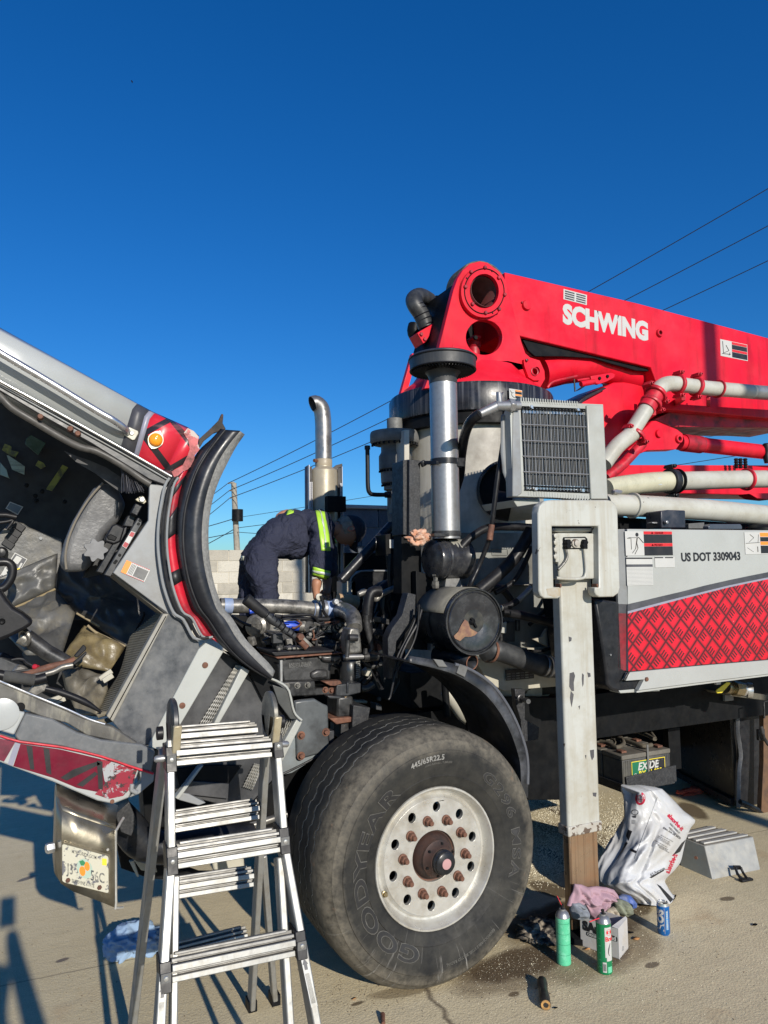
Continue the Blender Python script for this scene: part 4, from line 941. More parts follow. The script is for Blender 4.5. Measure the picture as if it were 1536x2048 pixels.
P('pipe_ring', MB().lathe(on_y('b2', 895, 923, 3.45), (1, 0, .02), [(rp2, -.006), (rp2 * 1.28, -.005), (rp2 * 1.28, .005), (rp2, .006)], 28, cap=False), dark_m, bevel=0)
P('pipe_ring', MB().lathe(on_y('b2', 1385, 912, 3.45), (1, 0, .02), [(rp2, -.012), (rp2 * 1.2, -.008), (rp2 * 1.24, .005), (rp2, .012)], 28, cap=False), red_c, bevel=0)
decal_box('pipe_sticker', flat(on_y('b2', 765, 950, 3.388), (1, 0, .05)), .028, .045, paint('blue_print_on_white', (.35, .42, .52), .5, dirt=((.6, .6, .6), .9, 90)))
dr = sub('hopper_pipe', truck, 'lower white delivery line along the top of the side box')
rp3 = .066
P('pipe_straight', MB().tube(W('b2', [(380, 1092), (600, 1098), (1100, 1128), (1536, 1168), (1900, 1195)], 3.22), [rp3 * .95, rp3 * .97, rp3, rp3, rp3], 28, sub=3), pipe_p, bevel=0, parent=dr)
P('pipe_ring', MB().lathe(on_y('b2', 583, 1096, 3.22), (1, 0, -.05), [(rp3 * .9, -.01), (rp3 * 1.15, -.008), (rp3 * 1.15, .008), (rp3 * .9, .01)], 28, cap=False), pipe_p, bevel=0)
P('pipe_hinge', MB().tube(W('b2', [(440, 1000), (470, 996), (500, 1002)], 3.2), .012, 8).tube(W('b2', [(450, 1000), (490, 1008)], 3.18), .008, 8), steel, bevel=0)
# ------------------------------------------------------------ oil cooler
YC = 3.0
oc = sub('oil_cooler', truck)
o_tl, o_tr, o_br, o_bl = (945, 355), (1437, 378), (1465, 942), (962, 930)
P('cooler_frame', plate([xz(W('z5', [(885, 380), (945, 360), (1437, 380), (1465, 942), (1390, 942), (962, 925), (905, 925)], YC)), xz(W('z5', [(949, 395), (1332, 412), (1358, 902), (972, 888)], YC))], .06, atY(YC)), white_p, bevel=.004, parent=oc)
P('side_tank', MB().prism(W('z5', [(1340, 385), (1437, 385), (1465, 940), (1366, 940)], YC - .012), .08), white_p, bevel=.005, parent=oc)
P('side_tank', MB().prism(W('z5', [(905, 400), (942, 392), (958, 905), (930, 925), (902, 925)], YC - .006), .05), grey_p, 'grey left edge of the cooler', bevel=.005, parent=oc)
P('fan_shroud', MB().prism(W('z5', [(840, 440), (905, 405), (905, 905), (880, 860), (850, 780), (838, 660)], YC + .05), .02), grey_p, bevel=.01, parent=oc)
P('cooler_core', MB().prism(W('z5', [(950, 400), (1332, 415), (1358, 900), (972, 888)], YC + .045), .06), dark_m, bevel=0, parent=oc)
rods = MB(); NR = 46
for k in range(NR):
 t_ = (k + .5) / NR
 a = on_y('z5', 952 + (1330 - 952) * t_, 432 + 12 * t_, YC + .025); b = on_y('z5', 974 + (1356 - 974) * t_, 868 + 10 * t_, YC + .025)
 rods.beam(a, b, .0034, .016, (0, 1, 0))
P('core_fins', rods, paint('fin_aluminium', (.15, .15, .145), .5, .4, var=.1), bevel=0, parent=oc, kind='stuff')
for i, yy in enumerate((395, 408, 500, 595, 688, 780, 862, 888)):
 t_ = (yy - 395) / 493
 a = on_y('z5', 949 + 22 * t_, yy - 2, YC - .004); b = on_y('z5', 1330 + 26 * t_, yy + 14, YC - .004)
 P('grille_bar', MB().tube([a, b], .0032, 8), steel if i in (2, 3, 4, 5) else dark_m, bevel=0, parent=oc)
for k in range(19):
 t_ = (k + .5) / 19
 a = on_y('z5', 955 + 375 * t_, 400 + 15 * t_, YC - .0015); b = on_y('z5', 976 + 380 * t_, 888 + 12 * t_, YC - .0015)
 P('grille_wire', MB().tube([a, b], .0016, 6), steel, bevel=0, parent=oc)
for n_, (y0, y1, ya, yb) in enumerate(((352, 372, 376, 386), (905, 925, 942, 942))):
 for k in range(24):
  t_ = (k + .5) / 24; xl, xr = ((945, 1290), (990, 1370))[n_]
  x_ = xl + (xr - xl) * t_
  a = on_y('z5', x_, (y0 + (ya - y0) * t_) + (0 if n_ == 0 else -4), YC - .002)
  P('header_rib', MB().obox(a + Vector((0, .03, 0)), (.0036, 0, 0), (0, .03, 0), (0, 0, .012)), white_p, bevel=0, parent=oc)
shiny = MB()
for k in range(40):
 t_ = (k + .5) / 40
 for xx, y_ in ((955 + 370 * t_, 420 + 12 * t_), (978 + 375 * t_, 868 + 10 * t_)): shiny.obox(on_y('z5', xx, y_, YC + .012), (.0026, 0, 0), (0, .006, 0), (0, 0, .011))
P('fin_fold', shiny, alu, bevel=0, parent=oc, kind='stuff')
for x_, y_ in ((1010, 395), (1285, 412), (1035, 880), (1312, 888)): P('grille_clip', MB().hexn(on_y('z5', x_, y_, YC - .01), Yp, .009, .008).box(on_y('z5', x_ - 12, y_ - 10, YC - .006), on_y('z5', x_ + 12, y_ + 12, YC - .002)), alu, bevel=0, parent=oc)
P('hose_fitting', MB().tube(W('z5', [(940, 388), (800, 390)], YC - .02), .024, 12).hexn(on_y('z5', 905, 388, YC - .02), (-1, 0, 0), .034, .03).tube(W('z5', [(825, 392), (820, 312), (838, 322)], YC - .02), .015, 10).tube(W('z5', [(812, 388), (705, 438)], YC - .015), [.026, .020], 16), steel, bevel=.001, parent=oc)
P('cooler_hose', MB().tube(W('z5', [(712, 434, 2.985), (655, 480, 3.05), (620, 560, 3.2), (600, 680, 3.4), (590, 800, 3.55), (560, 900, 3.62)], 3), .026, 16, sub=6), hose_m, 'thick black hose curving down from the cooler', bevel=0)
P('cooler_hose', MB().tube(W('z5', [(855, 400, 3.05), (850, 560, 3.1), (815, 800, 3.1), (785, 1040, 3.12), (765, 1170, 3.15), (700, 1340, 3.2), (650, 1450, 3.2), (620, 1560, 3.3)], 3), .0125, 12, sub=5), hose_m, 'thin black hose hanging from the cooler', bevel=0)
P('hose_fitting', MB().tube(W('z5', [(778, 1092), (765, 1182)], 3.13), .016, 12), rust, bevel=0)
P('round_opening', MB().lathe(on_y('z5', 860, 890, 3.66), (-.35, -1, 0), [(.17, -.05), (.18, 0), (.185, .03), (.17, .035), (.165, .0), (.16, -.05)], 48), black_p, 'black round opening in the column', bevel=0)
P('fan_hub_disc', MB().lathe(on_y('z5', 860, 890, 3.68), (-.35, -1, 0), [(.16, -.01), (.003, 0)], 40), dark_m, bevel=0)
P('slew_pipe', MB().tube(W('z5', [(790, 970, 3.5), (900, 990, 3.45), (1060, 975, 3.35)], 3.4), [.075, .08, .08], 28), pipe_p, bevel=0)
P('slew_pipe_band', MB().tube(W('z5', [(790, 970, 3.49), (890, 988, 3.44)], 3.4), .083, 28), black_r, bevel=0)
P('cooler_shelf', MB().prism(W('z5', [(905, 945), (1060, 940), (1060, 965), (930, 985)], 3.05), .3), white_p)
# ------------------------------------------------------------ lower column area, boxes behind hoses
low_p = paint('grimy_lower_paint', (.20, .205, .19), .55, var=.2, dirt=((.08, .075, .065), .7, 4), streak=((14, 14, 1), .5, (.12, .12, .11)))
P('pedestal_panel', MB().prism(W('r1', [(590, 75), (1030, 75), (1030, 380), (590, 390)], 3.60), .3), low_p)
P('pedestal_panel', MB().prism(W('r1', [(660, 385), (1200, 385), (1200, 750), (860, 760), (660, 840)], 3.56), .2), low_p)
P('pedestal_shelf', MB().box(on_y('r1', 640, 390, 3.5), on_y('r1', 1030, 375, 3.62)), low_p)
P('panel_stamp', MB().tube(W('r1', [(778, 170), (870, 172), (872, 208), (780, 206), (778, 170)], 3.597), .0025, 6), low_p, bevel=0)
P('lower_side_panel', MB().prism(W('r1', [(680, 830), (860, 760), (1200, 750), (1200, 980), (850, 1010), (760, 960)], 3.50), .06), cream_p, 'dusty cream panel below the turret')
ip = sub('identification_plate', truck)
f = flat(on_y('r1', 862, 950, 3.49), (1, 0, .0), n=(0, -1, 0))
L_ = (on_y('r1', 1028, 950, 3.49) - on_y('r1', 862, 950, 3.49)).length
decal_box('plate_sheet', f, L_, .06, k_flat, parent=ip)
for i in range(3):
 for j in range(6): decal_box('plate_field', lambda a, b, c, i=i, j=j: f(a + .008 + j * L_ / 6.3, b + .006 + i * .014, c), L_ / 8.5, .006, dg_flat if j % 2 else low_p, .002, parent=ip)
P('hook_plate', MB().prism(W('r1', [(1022, 705), (1075, 690), (1103, 640), (1112, 750)], 3.45), .02), cream_p)
P('valve_block', MB().prism(W('r1', [(830, 640), (880, 600), (915, 600), (915, 720), (830, 715)], 3.45), .08).cyl(on_y('r1', 930, 590, 3.44), on_y('r1', 930, 655, 3.44), .014), eng_m)
P('valve_tag', MB().prism(W('r1', [(832, 610), (868, 600), (865, 670), (835, 668)], 3.43), .01), white_p)
for i, (pts, Y_, r_) in enumerate((
 ([(595, 165), (660, 100), (760, 45), (880, 40), (1010, 45)], 3.32, .022),
 ([(1010, 60), (930, 200), (840, 300), (760, 370), (700, 420)], 3.2, .034),
 ([(1015, 160), (960, 280), (900, 370), (800, 430)], 3.25, .014),
 ([(700, 470), (780, 400), (850, 420), (910, 500)], 3.45, .02),
 ([(840, 545), (940, 560), (1060, 590), (1180, 620)], 3.3, .024),
 ([(1100, 480), (1150, 520), (1175, 600)], 3.4, .01),
 ([(900, 760), (1060, 775), (1160, 740)], 3.45, .008),
 ([(120, 420), (60, 440), (40, 600), (60, 720)], 3.7, .03),
 ([(180, 200), (175, 330), (190, 420), (220, 300), (215, 200)], 3.75, .013),
 ([(1000, 620), (1120, 500), (1180, 400)], 3.42, .012),
)):
 P('hydraulic_hose', MB().tube(W('r1', pts, Y_), r_, 14, sub=5), hose_m, bevel=0)
P('braided_hose', MB().tube(W('r1', [(825, 520), (880, 510), (940, 470), (1010, 400)], 3.3), .017, 14, sub=5), steel, bevel=0)
P('hose_wrap', MB().tube(W('r1', [(840, 518), (880, 508), (930, 478)], 3.295), .0185, 10, sub=3), hose_m, bevel=0)
# ------------------------------------------------------------ fender over the wheel
fo_ = curve(W('r1', [(290, 802), (430, 825), (560, 850), (660, 885), (780, 970), (870, 1090), (935, 1220), (975, 1350), (990, 1450), (988, 1640)], 2.98), 5)
fi_ = curve(W('r1', [(285, 835), (420, 865), (540, 900), (630, 945), (735, 1020), (825, 1130), (890, 1250), (935, 1380), (950, 1470), (952, 1625)], 2.98), 5)
up_ = [p + Vector((0, .42, 0)) for p in fi_]
fm = MB().strip(fo_, fi_)
fm.strip([p + Vector((0, .0, 0)) for p in fi_], up_)
P('fender', fm, paint('fender_black', (.022, .023, .025), .4, var=.3, dirt=((.11, .115, .13), .6, 10)), 'black arched rear half fender', bevel=0, solid=.012, ang=50)
P('fender_rib', MB().tube(curve(W('r1', [(560, 852), (660, 888), (780, 972), (870, 1092), (935, 1222), (978, 1352), (991, 1450), (990, 1560)], 2.975), 4), .008, 8), paint('scuffed_fender_edge', (.10, .105, .12), .45, var=.3, dirt=((.03, .03, .035), .6, 12)), bevel=0)
for q_ in ([(435, 822), (490, 828), (520, 870), (465, 868)], [(590, 850), (640, 870), (620, 930), (570, 905)]): P('fender_bracket', MB().prism(W('r1', q_, 2.965), .02), gear_m)
# ------------------------------------------------------------ outrigger leg
lx0, lx1 = on_y('r1', 1186, 500, 2.95).x, on_y('r1', 1374, 500, 2.95).x
lz0, lz1 = on_y('r3', 420, 925, 2.95).z, on_y('r1', 1280, 60, 2.95).z
P('outrigger_leg', MB().box((lx0, 2.95, lz0), (lx1, 3.02, lz1)), leg_p, 'long white outrigger leg with chipped paint', bevel=.012, seg=3)
P('leg_collar', MB().box((lx0 - .004, 2.944, lz0 - .004), (lx1 + .004, 3.026, lz0 + .045)), leg_worn, 'worn rusty lower rim of the leg', bevel=.006)
P('inner_leg', MB().box((lx0 + .012, 2.96, .045), (lx1 - .012, 3.012, lz0 + .02)), copper, 'brown streaked bare steel inner leg', bevel=.008)
P('foot_plate', MB().lathe(((lx0 + lx1) / 2, 3.035, 0), UP, [(.16, .003), (.16, .03), (.10, .045)], 32), dark_m, bevel=0)
# paint scrapes on the leg: shallow dark flakes
def flake(fr, pts, Y, m=dg_flat, par=None):
 P('paint_scrape', plate([loop(fr, pts, Y)], .0008, lambda a, b, c: Vector((a, Y - .0012 + c, b))), m, bevel=0, parent=par)
scr = paint('exposed_dark_steel', (.06, .06, .066), .6, var=.3, dirt=((.1, .09, .08), .5, 60))
flake('r1', [(1238, 905), (1262, 898), (1270, 920), (1262, 960), (1264, 1010), (1250, 1010), (1236, 985)], 2.95, scr)
flake('r1', [(1245, 1010), (1262, 1030), (1258, 1060), (1250, 1105), (1244, 1080), (1240, 1050)], 2.95, scr)
flake('r1', [(1312, 905), (1322, 915), (1320, 970), (1314, 985), (1310, 940)], 2.95, scr)
flake('r1', [(1342, 900), (1360, 905), (1362, 925), (1348, 930)], 2.95, scr)
flake('r1', [(1232, 688), (1250, 695), (1248, 715), (1234, 720)], 2.95, scr)
flake('r1', [(1358, 1360), (1382, 1356), (1382, 1400), (1370, 1420), (1362, 1395)], 2.95, scr)
flake('r3', [(455, 690), (478, 690), (475, 715), (458, 710)], 2.95, scr)
flake('r1', [(1290, 1100), (1300, 1095), (1296, 1120)], 2.95, scr)
flake('r3', [(410, 470), (418, 470), (416, 495)], 2.95, scr)
# guard frame
YG = 2.86
gf = [(225, 181), (560, 181), (592, 190), (615, 212), (624, 250), (638, 715), (630, 748), (600, 770), (512, 772), (492, 760), (485, 740), (485, 712), (512, 711), (508, 340), (225, 340), (236, 712), (274, 712), (279, 768), (262, 780), (180, 780), (156, 762), (146, 735), (140, 262), (148, 218), (180, 188)]
P('guard_frame', plate([loop('r2', gf, YG)], .055, atY(YG)), leg_p, 'rounded white guard frame round the leg head', bevel=.006)
P('guard_back', MB().prism(W('r2', [(232, 345), (506, 345), (510, 705), (240, 705)], 2.99), .02), dark_m)
P('leg_head', MB().prism(W('r2', [(245, 375), (500, 372), (500, 352), (245, 352)], 2.92), .12).box(on_y('r2', 258, 382, 2.90), on_y('r2', 456, 660, 2.96)), leg_p, bevel=.006)
P('head_recess', plate([loop('r2', [(295, 408), (425, 405), (438, 418), (440, 478), (295, 480), (290, 420)], 2.897)], .004, atY(2.895)), dark_m, bevel=0)
P('head_plate', plate([loop('r2', [(300, 415), (420, 413), (430, 425), (432, 472), (300, 474)], 2.893)], .004, atY(2.889)), leg_p, bevel=.001)
for x_, y_ in ((312, 440), (414, 440), (312, 462), (410, 458)): P('head_bolt', MB().hexn(on_y('r2', x_, y_, 2.889), Yp, .017, .022), dark_m, bevel=0)
P('lock_pin', MB().lathe(on_y('r2', 362, 445, 2.889), Yp, [(.022, 0), (.022, .01), (.014, .012), (.014, .02), (.006, .022)], 24), leg_worn, bevel=0)
P('pin_handle', MB().tube(W('r2', [(310, 480), (316, 530), (296, 568), (262, 605)], 2.885), .007, 10, sub=3), eng_l, bevel=0)
P('pin_handle', MB().tube(W('r2', [(420, 480), (428, 560), (430, 620), (418, 655)], 2.885), .006, 10, sub=3), leg_p, bevel=0)
P('pull_bar', MB().tube(W('r2', [(250, 655), (300, 660), (370, 662), (415, 655), (425, 640)], 2.878), .0075, 10, sub=3), leg_p, bevel=0)
P('hinge_stack', MB().box(on_y('r2', 232, 390, 2.95), on_y('r2', 248, 560, 2.90)), leg_p, bevel=.003)
for k in range(4): P('hinge_knuckle', MB().lathe(on_y('r2', 240, 400 + 42 * k, 2.90), Yp, [(.012, 0), (.012, .012), (.006, .014)], 10), leg_p, bevel=0)
P('side_hinge', MB().box(on_y('r2', 462, 435, 2.95), on_y('r2', 480, 555, 2.90)), leg_p, bevel=.002)
for q_ in (252, 474): P('pin_stub', MB().box(on_y('r2', q_, 690, 2.90), on_y('r2', q_ + 24, 714, 2.86)), rust)
rs = paint('rust_run', (.34, .28, .19), .6, dirt=((.38, .37, .33), .9, 14))
P('rust_stain', plate([loop('r2', [(190, 722), (240, 715), (276, 716), (276, 764), (240, 772), (200, 760)], YG - .0008)], .0006, atY(YG - .0008)), rs, bevel=0)
# ------------------------------------------------------------ side box with printed panel
YS = 2.95
def box_pt(fr, x_, y_, Y=YS): return on_y(fr, x_, y_, Y)
sb = sub('side_box', truck, 'white side box printed with red tread plate')
XR = on_y('px', 1760, 1200, YS).x
tl, trr = box_pt('r2', 640, 358), box_pt('r2', 1536, 366)
bl_, br_ = box_pt('r2', 690, 1340), box_pt('r2', 1536, 1240)
def ext(a, b, X): t_ = (X - a.x) / (b.x - a.x); return a + (b - a) * t_
x0 = box_pt('r2', 640, 700).x; x1 = box_pt('r2', 683, 700).x
P('box_shell', MB().box((x0 - .005, YS + .03, bl_.z + .03), (XR, 3.55, tl.z - .006)), black_p, bevel=.004, parent=sb)
def strip_poly(upper, lower): return upper + lower[::-1]
up_e = [box_pt('r2', x_, y_) for x_, y_ in ((683, 358), (1100, 362), (1536, 366))]; up_e.append(ext(up_e[-2], up_e[-1], XR))
s1 = [box_pt('r2', x_, y_) for x_, y_ in ((683, 815), (800, 788), (900, 764), (1000, 741), (1150, 702), (1300, 668), (1420, 643), (1536, 620))]; s1.append(ext(s1[-2], s1[-1], XR))
s2 = [box_pt('r2', x_, y_) for x_, y_ in ((683, 858), (800, 826), (900, 800), (1000, 774), (1150, 737), (1300, 700), (1420, 675), (1536, 652))]; s2.append(ext(s2[-2], s2[-1], XR))
s3 = [box_pt('r2', x_, y_) for x_, y_ in ((683, 872), (800, 840), (900, 813), (1000, 787), (1150, 749), (1300, 712), (1420, 686), (1536, 663))]; s3.append(ext(s3[-2], s3[-1], XR))
s4 = [box_pt('r2', x_, y_) for x_, y_ in ((688, 1222), (1100, 1184), (1536, 1148))]; s4.append(ext(s4[-2], s4[-1], XR))
panel_w = paint('panel_white', (.37, .38, .365), .28, var=.04, dirt=((.31, .31, .29), .5, 2), nscale=1.5, coat=.2, rough_var=.06)
P('box_panel', MB().prism(up_e + [Vector((XR, YS, s4[-1].z)), ] + s4[::-1][1:], .025), panel_w, bevel=.003, parent=sb)
def band(name, A, B, m, d):
 pts = A + B[::-1]
 return P(name, plate([xz(pts)], .0008, atY(YS - d)), m, bevel=0, parent=sb)
band('dark_stripe', s1, s2, dg_flat, .0012); band('grey_stripe', s2, s3, lv_flat, .0014); band('red_print', s3, s4, red_plate, .0012)
# left return edge of the panel, a step back
for nm, a, b, m in (('corner_post', 358, 815, grey_p), ('corner_stripe', 815, 872, dg_flat), ('corner_print', 872, 1222, paint('dark_red_vinyl', (.25, .012, .022), .4, dirt=((.03, .015, .015), .85, 11)))):
 P(nm, MB().prism([Vector((x0, YS + .035, on_y('r2', 640, a, YS).z)), Vector((x1 - .001, YS + .004, on_y('r2', 683, a, YS).z)), Vector((x1 - .001 + (.002 if a > 800 else 0), YS + .004, on_y('r2', 683, b, YS).z)), Vector((x0, YS + .035, on_y('r2', 640, b, YS).z))], .02), m, bevel=0, parent=sb)
s5 = [box_pt('r2', x_, y_) for x_, y_ in ((740, 1336), (1100, 1290), (1536, 1236))]; s5.append(ext(s5[-2], s5[-1], XR))
s4b = [p.copy() for p in s4]
for p in s4b: p.z -= .004
P('bottom_rail', MB().prism([Vector((q.x, YS - .012, q.z)) for q in [box_pt('r2', 664, 1278)] + s4b + s5[::-1] + [box_pt('r2', 775, 1270)]], .03), panel_w, 'white lower rail of the side box', bevel=.002, parent=sb)
P('rail_lip', MB().prism([Vector((q.x, YS + .002, q.z - .003)) for q in s5] + [Vector((q.x, YS + .002, q.z - .014)) for q in s5[::-1]], .25), panel_w, bevel=0, parent=sb)
P('corner_guard', MB().prism(W('r2', [(482, 782), (560, 790), (635, 800), (635, 1200), (690, 1222), (664, 1278), (775, 1272), (740, 1334), (640, 1350), (590, 1335), (560, 1310), (550, 1200), (520, 1000)], YS + .02), .45), black_p, 'black rubber corner under the panel', bevel=.012, parent=sb)
P('rail_nut', MB().hexn(box_pt('r2', 797, 1270, YS - .012), Yp, .012, .008), rust, bevel=0, parent=sb)
P('corner_screw', MB().hexn(box_pt('r2', 578, 1122, YS + .02), Yp, .006, .006), steel, bevel=0, parent=sb)
P('black_splash', MB().prism(W('r2', [(690, 1222), (700, 1226), (668, 1280), (660, 1276)], YS - .014), .01), k_flat, parent=sb)
P('lower_hinge', MB().prism(W('r2', [(630, 1338), (740, 1330), (880, 1318), (880, 1342), (640, 1356)], YS + .02), .08), white_p, parent=sb)
# lettering
q0, q1 = box_pt('r2', 1008, 555), box_pt('r2', 1367, 546)
hz = (box_pt('r2', 1185, 500) - box_pt('r2', 1185, 551)).length
mm = text('US DOT 3309043', hz / .73, lambda a, b, c: Vector((a, b, c)), .001, .012)
wd = max(v[0] for v in mm.v)
fU = flat(q0 + Vector((0, -.0006, 0)), q1 - q0, n=(0, -1, 0))
kx2 = (q1 - q0).length / wd
P('registration_lettering', text('US DOT 3309043', hz / .73, lambda a, b, c: fU(a * kx2, b + .001, c), .0012, .035), k_flat, 'black US DOT 3309043 lettering', bevel=0, parent=sb)
# danger label
def lines(f, x_, y0_, w_, n_, dh, size, txts, m, par, name='fine_print'):
 for i in range(n_):
  tx = txts[i % len(txts)]
  P(name, text(tx, size, lambda a, b, c: f(a + x_, b + y0_ - i * dh, c + .0014), .0008, .02), m, bevel=0, parent=par)
f, w_, h_, g_ = plate_label(truck, 'r2', (672, 372), (958, 374), (672, 520), YS - .001, name='danger_label')
f3 = f
decal_box('header', lambda a, b, c: f3(a + w_ * .385, b + h_ * .88, c), w_ * .61, h_ * .12, r_flat, .0014, parent=g_)
decal_box('text_block', lambda a, b, c: f3(a + w_ * .385, b + h_ * .51, c), w_ * .61, h_ * .365, k_flat, .0012, parent=g_)
decal_box('header', lambda a, b, c: f3(a + w_ * .385, b + h_ * .375, c), w_ * .61, h_ * .13, r_flat, .0014, parent=g_)
decal_box('text_block', lambda a, b, c: f3(a + w_ * .385, b + h_ * .0, c), w_ * .61, h_ * .37, k_flat, .0012, parent=g_)
P('header_text', text('DANGER', h_ * .12, lambda a, b, c: f3(a + w_ * .62, b + h_ * .895, c + .0018), .0008, .03), w_flat, bevel=0, parent=g_)
P('header_text', text('PELIGRO', h_ * .12, lambda a, b, c: f3(a + w_ * .60, b + h_ * .39, c + .0018), .0008, .03), w_flat, bevel=0, parent=g_)
for yy in (.9, .395): P('warning_triangle', plate([[(w_ * .54, h_ * yy), (w_ * .59, h_ * yy), (w_ * .565, h_ * (yy + .085))]], .0008, lambda a, b, c: f3(a, b, c + .0018)), o_flat, bevel=0, parent=g_)
lines(f3, w_ * .40, h_ * .78, 0, 1, 0, h_ * .088, ['Stay clear.  Contact will result in death'], w_flat, g_)
lines(f3, w_ * .40, h_ * .66, 0, 1, 0, h_ * .088, ['or serious injury if the unit becomes'], w_flat, g_)
lines(f3, w_ * .40, h_ * .54, 0, 1, 0, h_ * .088, ['electrically charged.'], w_flat, g_)
lines(f3, w_ * .40, h_ * .27, 0, 1, 0, h_ * .088, ['Mantengase alejado.  Peligro de muerte'], w_flat, g_)
lines(f3, w_ * .40, h_ * .15, 0, 1, 0, h_ * .088, ['o lesiones serias en caso esta unidad'], w_flat, g_)
lines(f3, w_ * .40, h_ * .03, 0, 1, 0, h_ * .088, ['se cargara electricamente.'], w_flat, g_)
pic = MB()
def seg_(a, b, t_): pic.beam(f3(w_ * a[0], h_ * a[1], .002), f3(w_ * b[0], h_ * b[1], .002), t_, .001)
for a, b, t_ in (((.04, .72), (.10, .72), .012), ((.07, .74), (.27, .74), .007), ((.115, .72), (.115, .25), .006), ((.27, .76), (.37, .52), .008), ((.24, .74), (.22, .5), .013), ((.22, .5), (.20, .28), .008), ((.20, .28), (.13, .1), .007), ((.23, .5), (.25, .3), .008), ((.25, .3), (.18, .05), .007)): seg_(a, b, t_)
pic.lathe(f3(w_ * .245, h_ * .86, .002), Yp, [(.011, 0), (.011, .0008), (.001, .001)], 14, False)
P('pictogram', pic, k_flat, bevel=0, parent=g_)
f, w_, h_, g_ = plate_label(truck, 'r2', (676, 528), (834, 528), (680, 702), YS - .001, name='inspection_label')
f4 = f
decal_box('header', lambda a, b, c: f4(a, b + h_ * .93, c), w_, h_ * .05, k_flat, .0012, parent=g_)
decal_box('header', lambda a, b, c: f4(a, b + h_ * .65, c), w_, h_ * .09, dg_flat, .0012, parent=g_)
for k in range(13): decal_box('ruled_line', lambda a, b, c, k=k: f4(a + w_ * .02, b + h_ * (.04 + .047 * k), c), w_ * .96, .0008, dg_flat, .0012, parent=g_)
f, w_, h_, g_ = plate_label(truck, 'r2', (848, 526), (968, 526), (850, 592), YS - .001, name='notice_label')
f5 = f
decal_box('header', lambda a, b, c: f5(a, b + h_ * .86, c), w_ * .42, h_ * .1, k_flat, .0012, parent=g_)
decal_box('header', lambda a, b, c: f5(a + w_ * .5, b + h_ * .86, c), w_ * .42, h_ * .1, k_flat, .0012, parent=g_)
f, w_, h_, g_ = plate_label(truck, 'r2', (1398, 378), (1640, 380), (1398, 512), YS - .001, name='electrocution_label')
f6 = f
for a, b, hh, m in ((.38, .80, .18, o_flat), (.38, .58, .2, k_flat), (.38, .42, .15, o_flat), (.38, .04, .35, k_flat)):
 decal_box('label_block', lambda p, q, c, a=a, b=b: f6(p + w_ * a, q + h_ * b, c), w_ * .6, h_ * hh, m, .0012, parent=g_)
pic = MB()
for a, b, t_ in (((.02, .5), (.36, .54), .01), ((.1, .55), (.22, .75), .005), ((.22, .75), (.13, .9), .005), ((.32, .55), (.34, .9), .004), ((.3, .35), (.3, .1), .008), ((.05, .3), (.2, .1), .003)):
 pic.beam(f6(w_ * a[0], h_ * a[1], .002), f6(w_ * b[0], h_ * b[1], .002), t_, .001)
P('pictogram', pic, k_flat, bevel=0, parent=g_)
# fittings on top of the box
P('junction_box', MB().prism(W('r2', [(886, 248), (930, 242), (1035, 245), (1037, 352), (890, 352)], 3.05), .12), paint('dark_blue_box', (.02, .022, .032), .35, dirt=((.08, .08, .09), .5, 9)), bevel=.006)
P('junction_box_bracket', MB().box(on_y('r2', 835, 315, 3.08), on_y('r2', 890, 330, 3.12)).hexn(on_y('r2', 910, 318, 3.045), Yp, .012, .02), steel)
P('top_fitting', MB().prism(W('r2', [(1055, 325), (1150, 318), (1150, 356), (1055, 356)], 3.1), .1), gear_m)
P('top_fitting', MB().prism(W('r2', [(1175, 340), (1190, 328), (1370, 328), (1380, 345), (1380, 360), (1175, 360)], 3.06), .12), paint('blue_grey_box', (.06, .07, .09), .3), bevel=.004)
P('top_fitting', MB().lathe(on_y('r2', 1490, 362, 3.15), UP, [(.09, -.01), (.09, .01), (.06, .03), (.01, .035)], 32), dark_m, bevel=0)
P('dark_deck_clutter', MB().prism(W('r2', [(630, 285), (860, 300), (860, 356), (640, 356)], 3.3), .12).prism(W('r2', [(1035, 300), (1536, 335), (1536, 360), (1035, 356)], 3.4), .12), dark_m)
# ------------------------------------------------------------ underside right: tray, panels, valve
YT = 3.50
bz_t, bz_b = on_y('t1', 280, 655, YT).z, on_y('t1', 330, 960, YT).z
bx0, bx1 = on_y('t1', 282, 700, YT).x, on_y('t1', 692, 620, YT).x
P('battery_tray', MB().prism(W('t1', [(312, 840), (742, 735), (750, 875), (420, 965), (330, 988)], YT - .012), .012), black_g, 'black front plate of the battery tray')
P('tray_floor', MB().box((bx0 - .01, YT, bz_b - .005), (bx1 + .03, YT + .6, bz_b + .018)), black_g)
P('tray_side', MB().prism([Vector((bx0 - .008, YT, bz_b)), Vector((bx0 - .008, YT + .58, bz_b)), Vector((bx0 - .008, YT + .58, bz_b + .07)), Vector((bx0 - .008, YT + .3, bz_b + .08)), Vector((bx0 - .008, YT + .25, bz_b + .05)), Vector((bx0 - .008, YT, bz_b + .05))], (-.008, 0, 0)), black_p)
P('tray_hanger', MB().box((bx0 + .05, YT + .5, bz_b), (bx1 - .02, YT + .56, 1.0)), dark_m)
toolbox_x = on_z('px', 1400, 1585).x
TBL = on_z('px', 1352, 1557); TBR = on_z('px', 1470, 1620)
tb = MB().prism([Vector((TBL.x, TBL.y, .06)), Vector((TBR.x, TBR.y, .06)), Vector((TBR.x, TBR.y, 1.12)), Vector((TBL.x, TBL.y, 1.12))], (1.6, .2, 0))
P('hydraulic_tank', tb, paint('tank_black', (.014, .014, .014), .35, dirt=((.035, .03, .025), .5, 3)), 'large dark tank behind the batteries', bevel=.012)
P('tank_lower_lip', MB().beam(Vector((TBL.x - .02, TBL.y, .06)), Vector((TBR.x - .02, TBR.y, .06)), .04, .05), black_p)
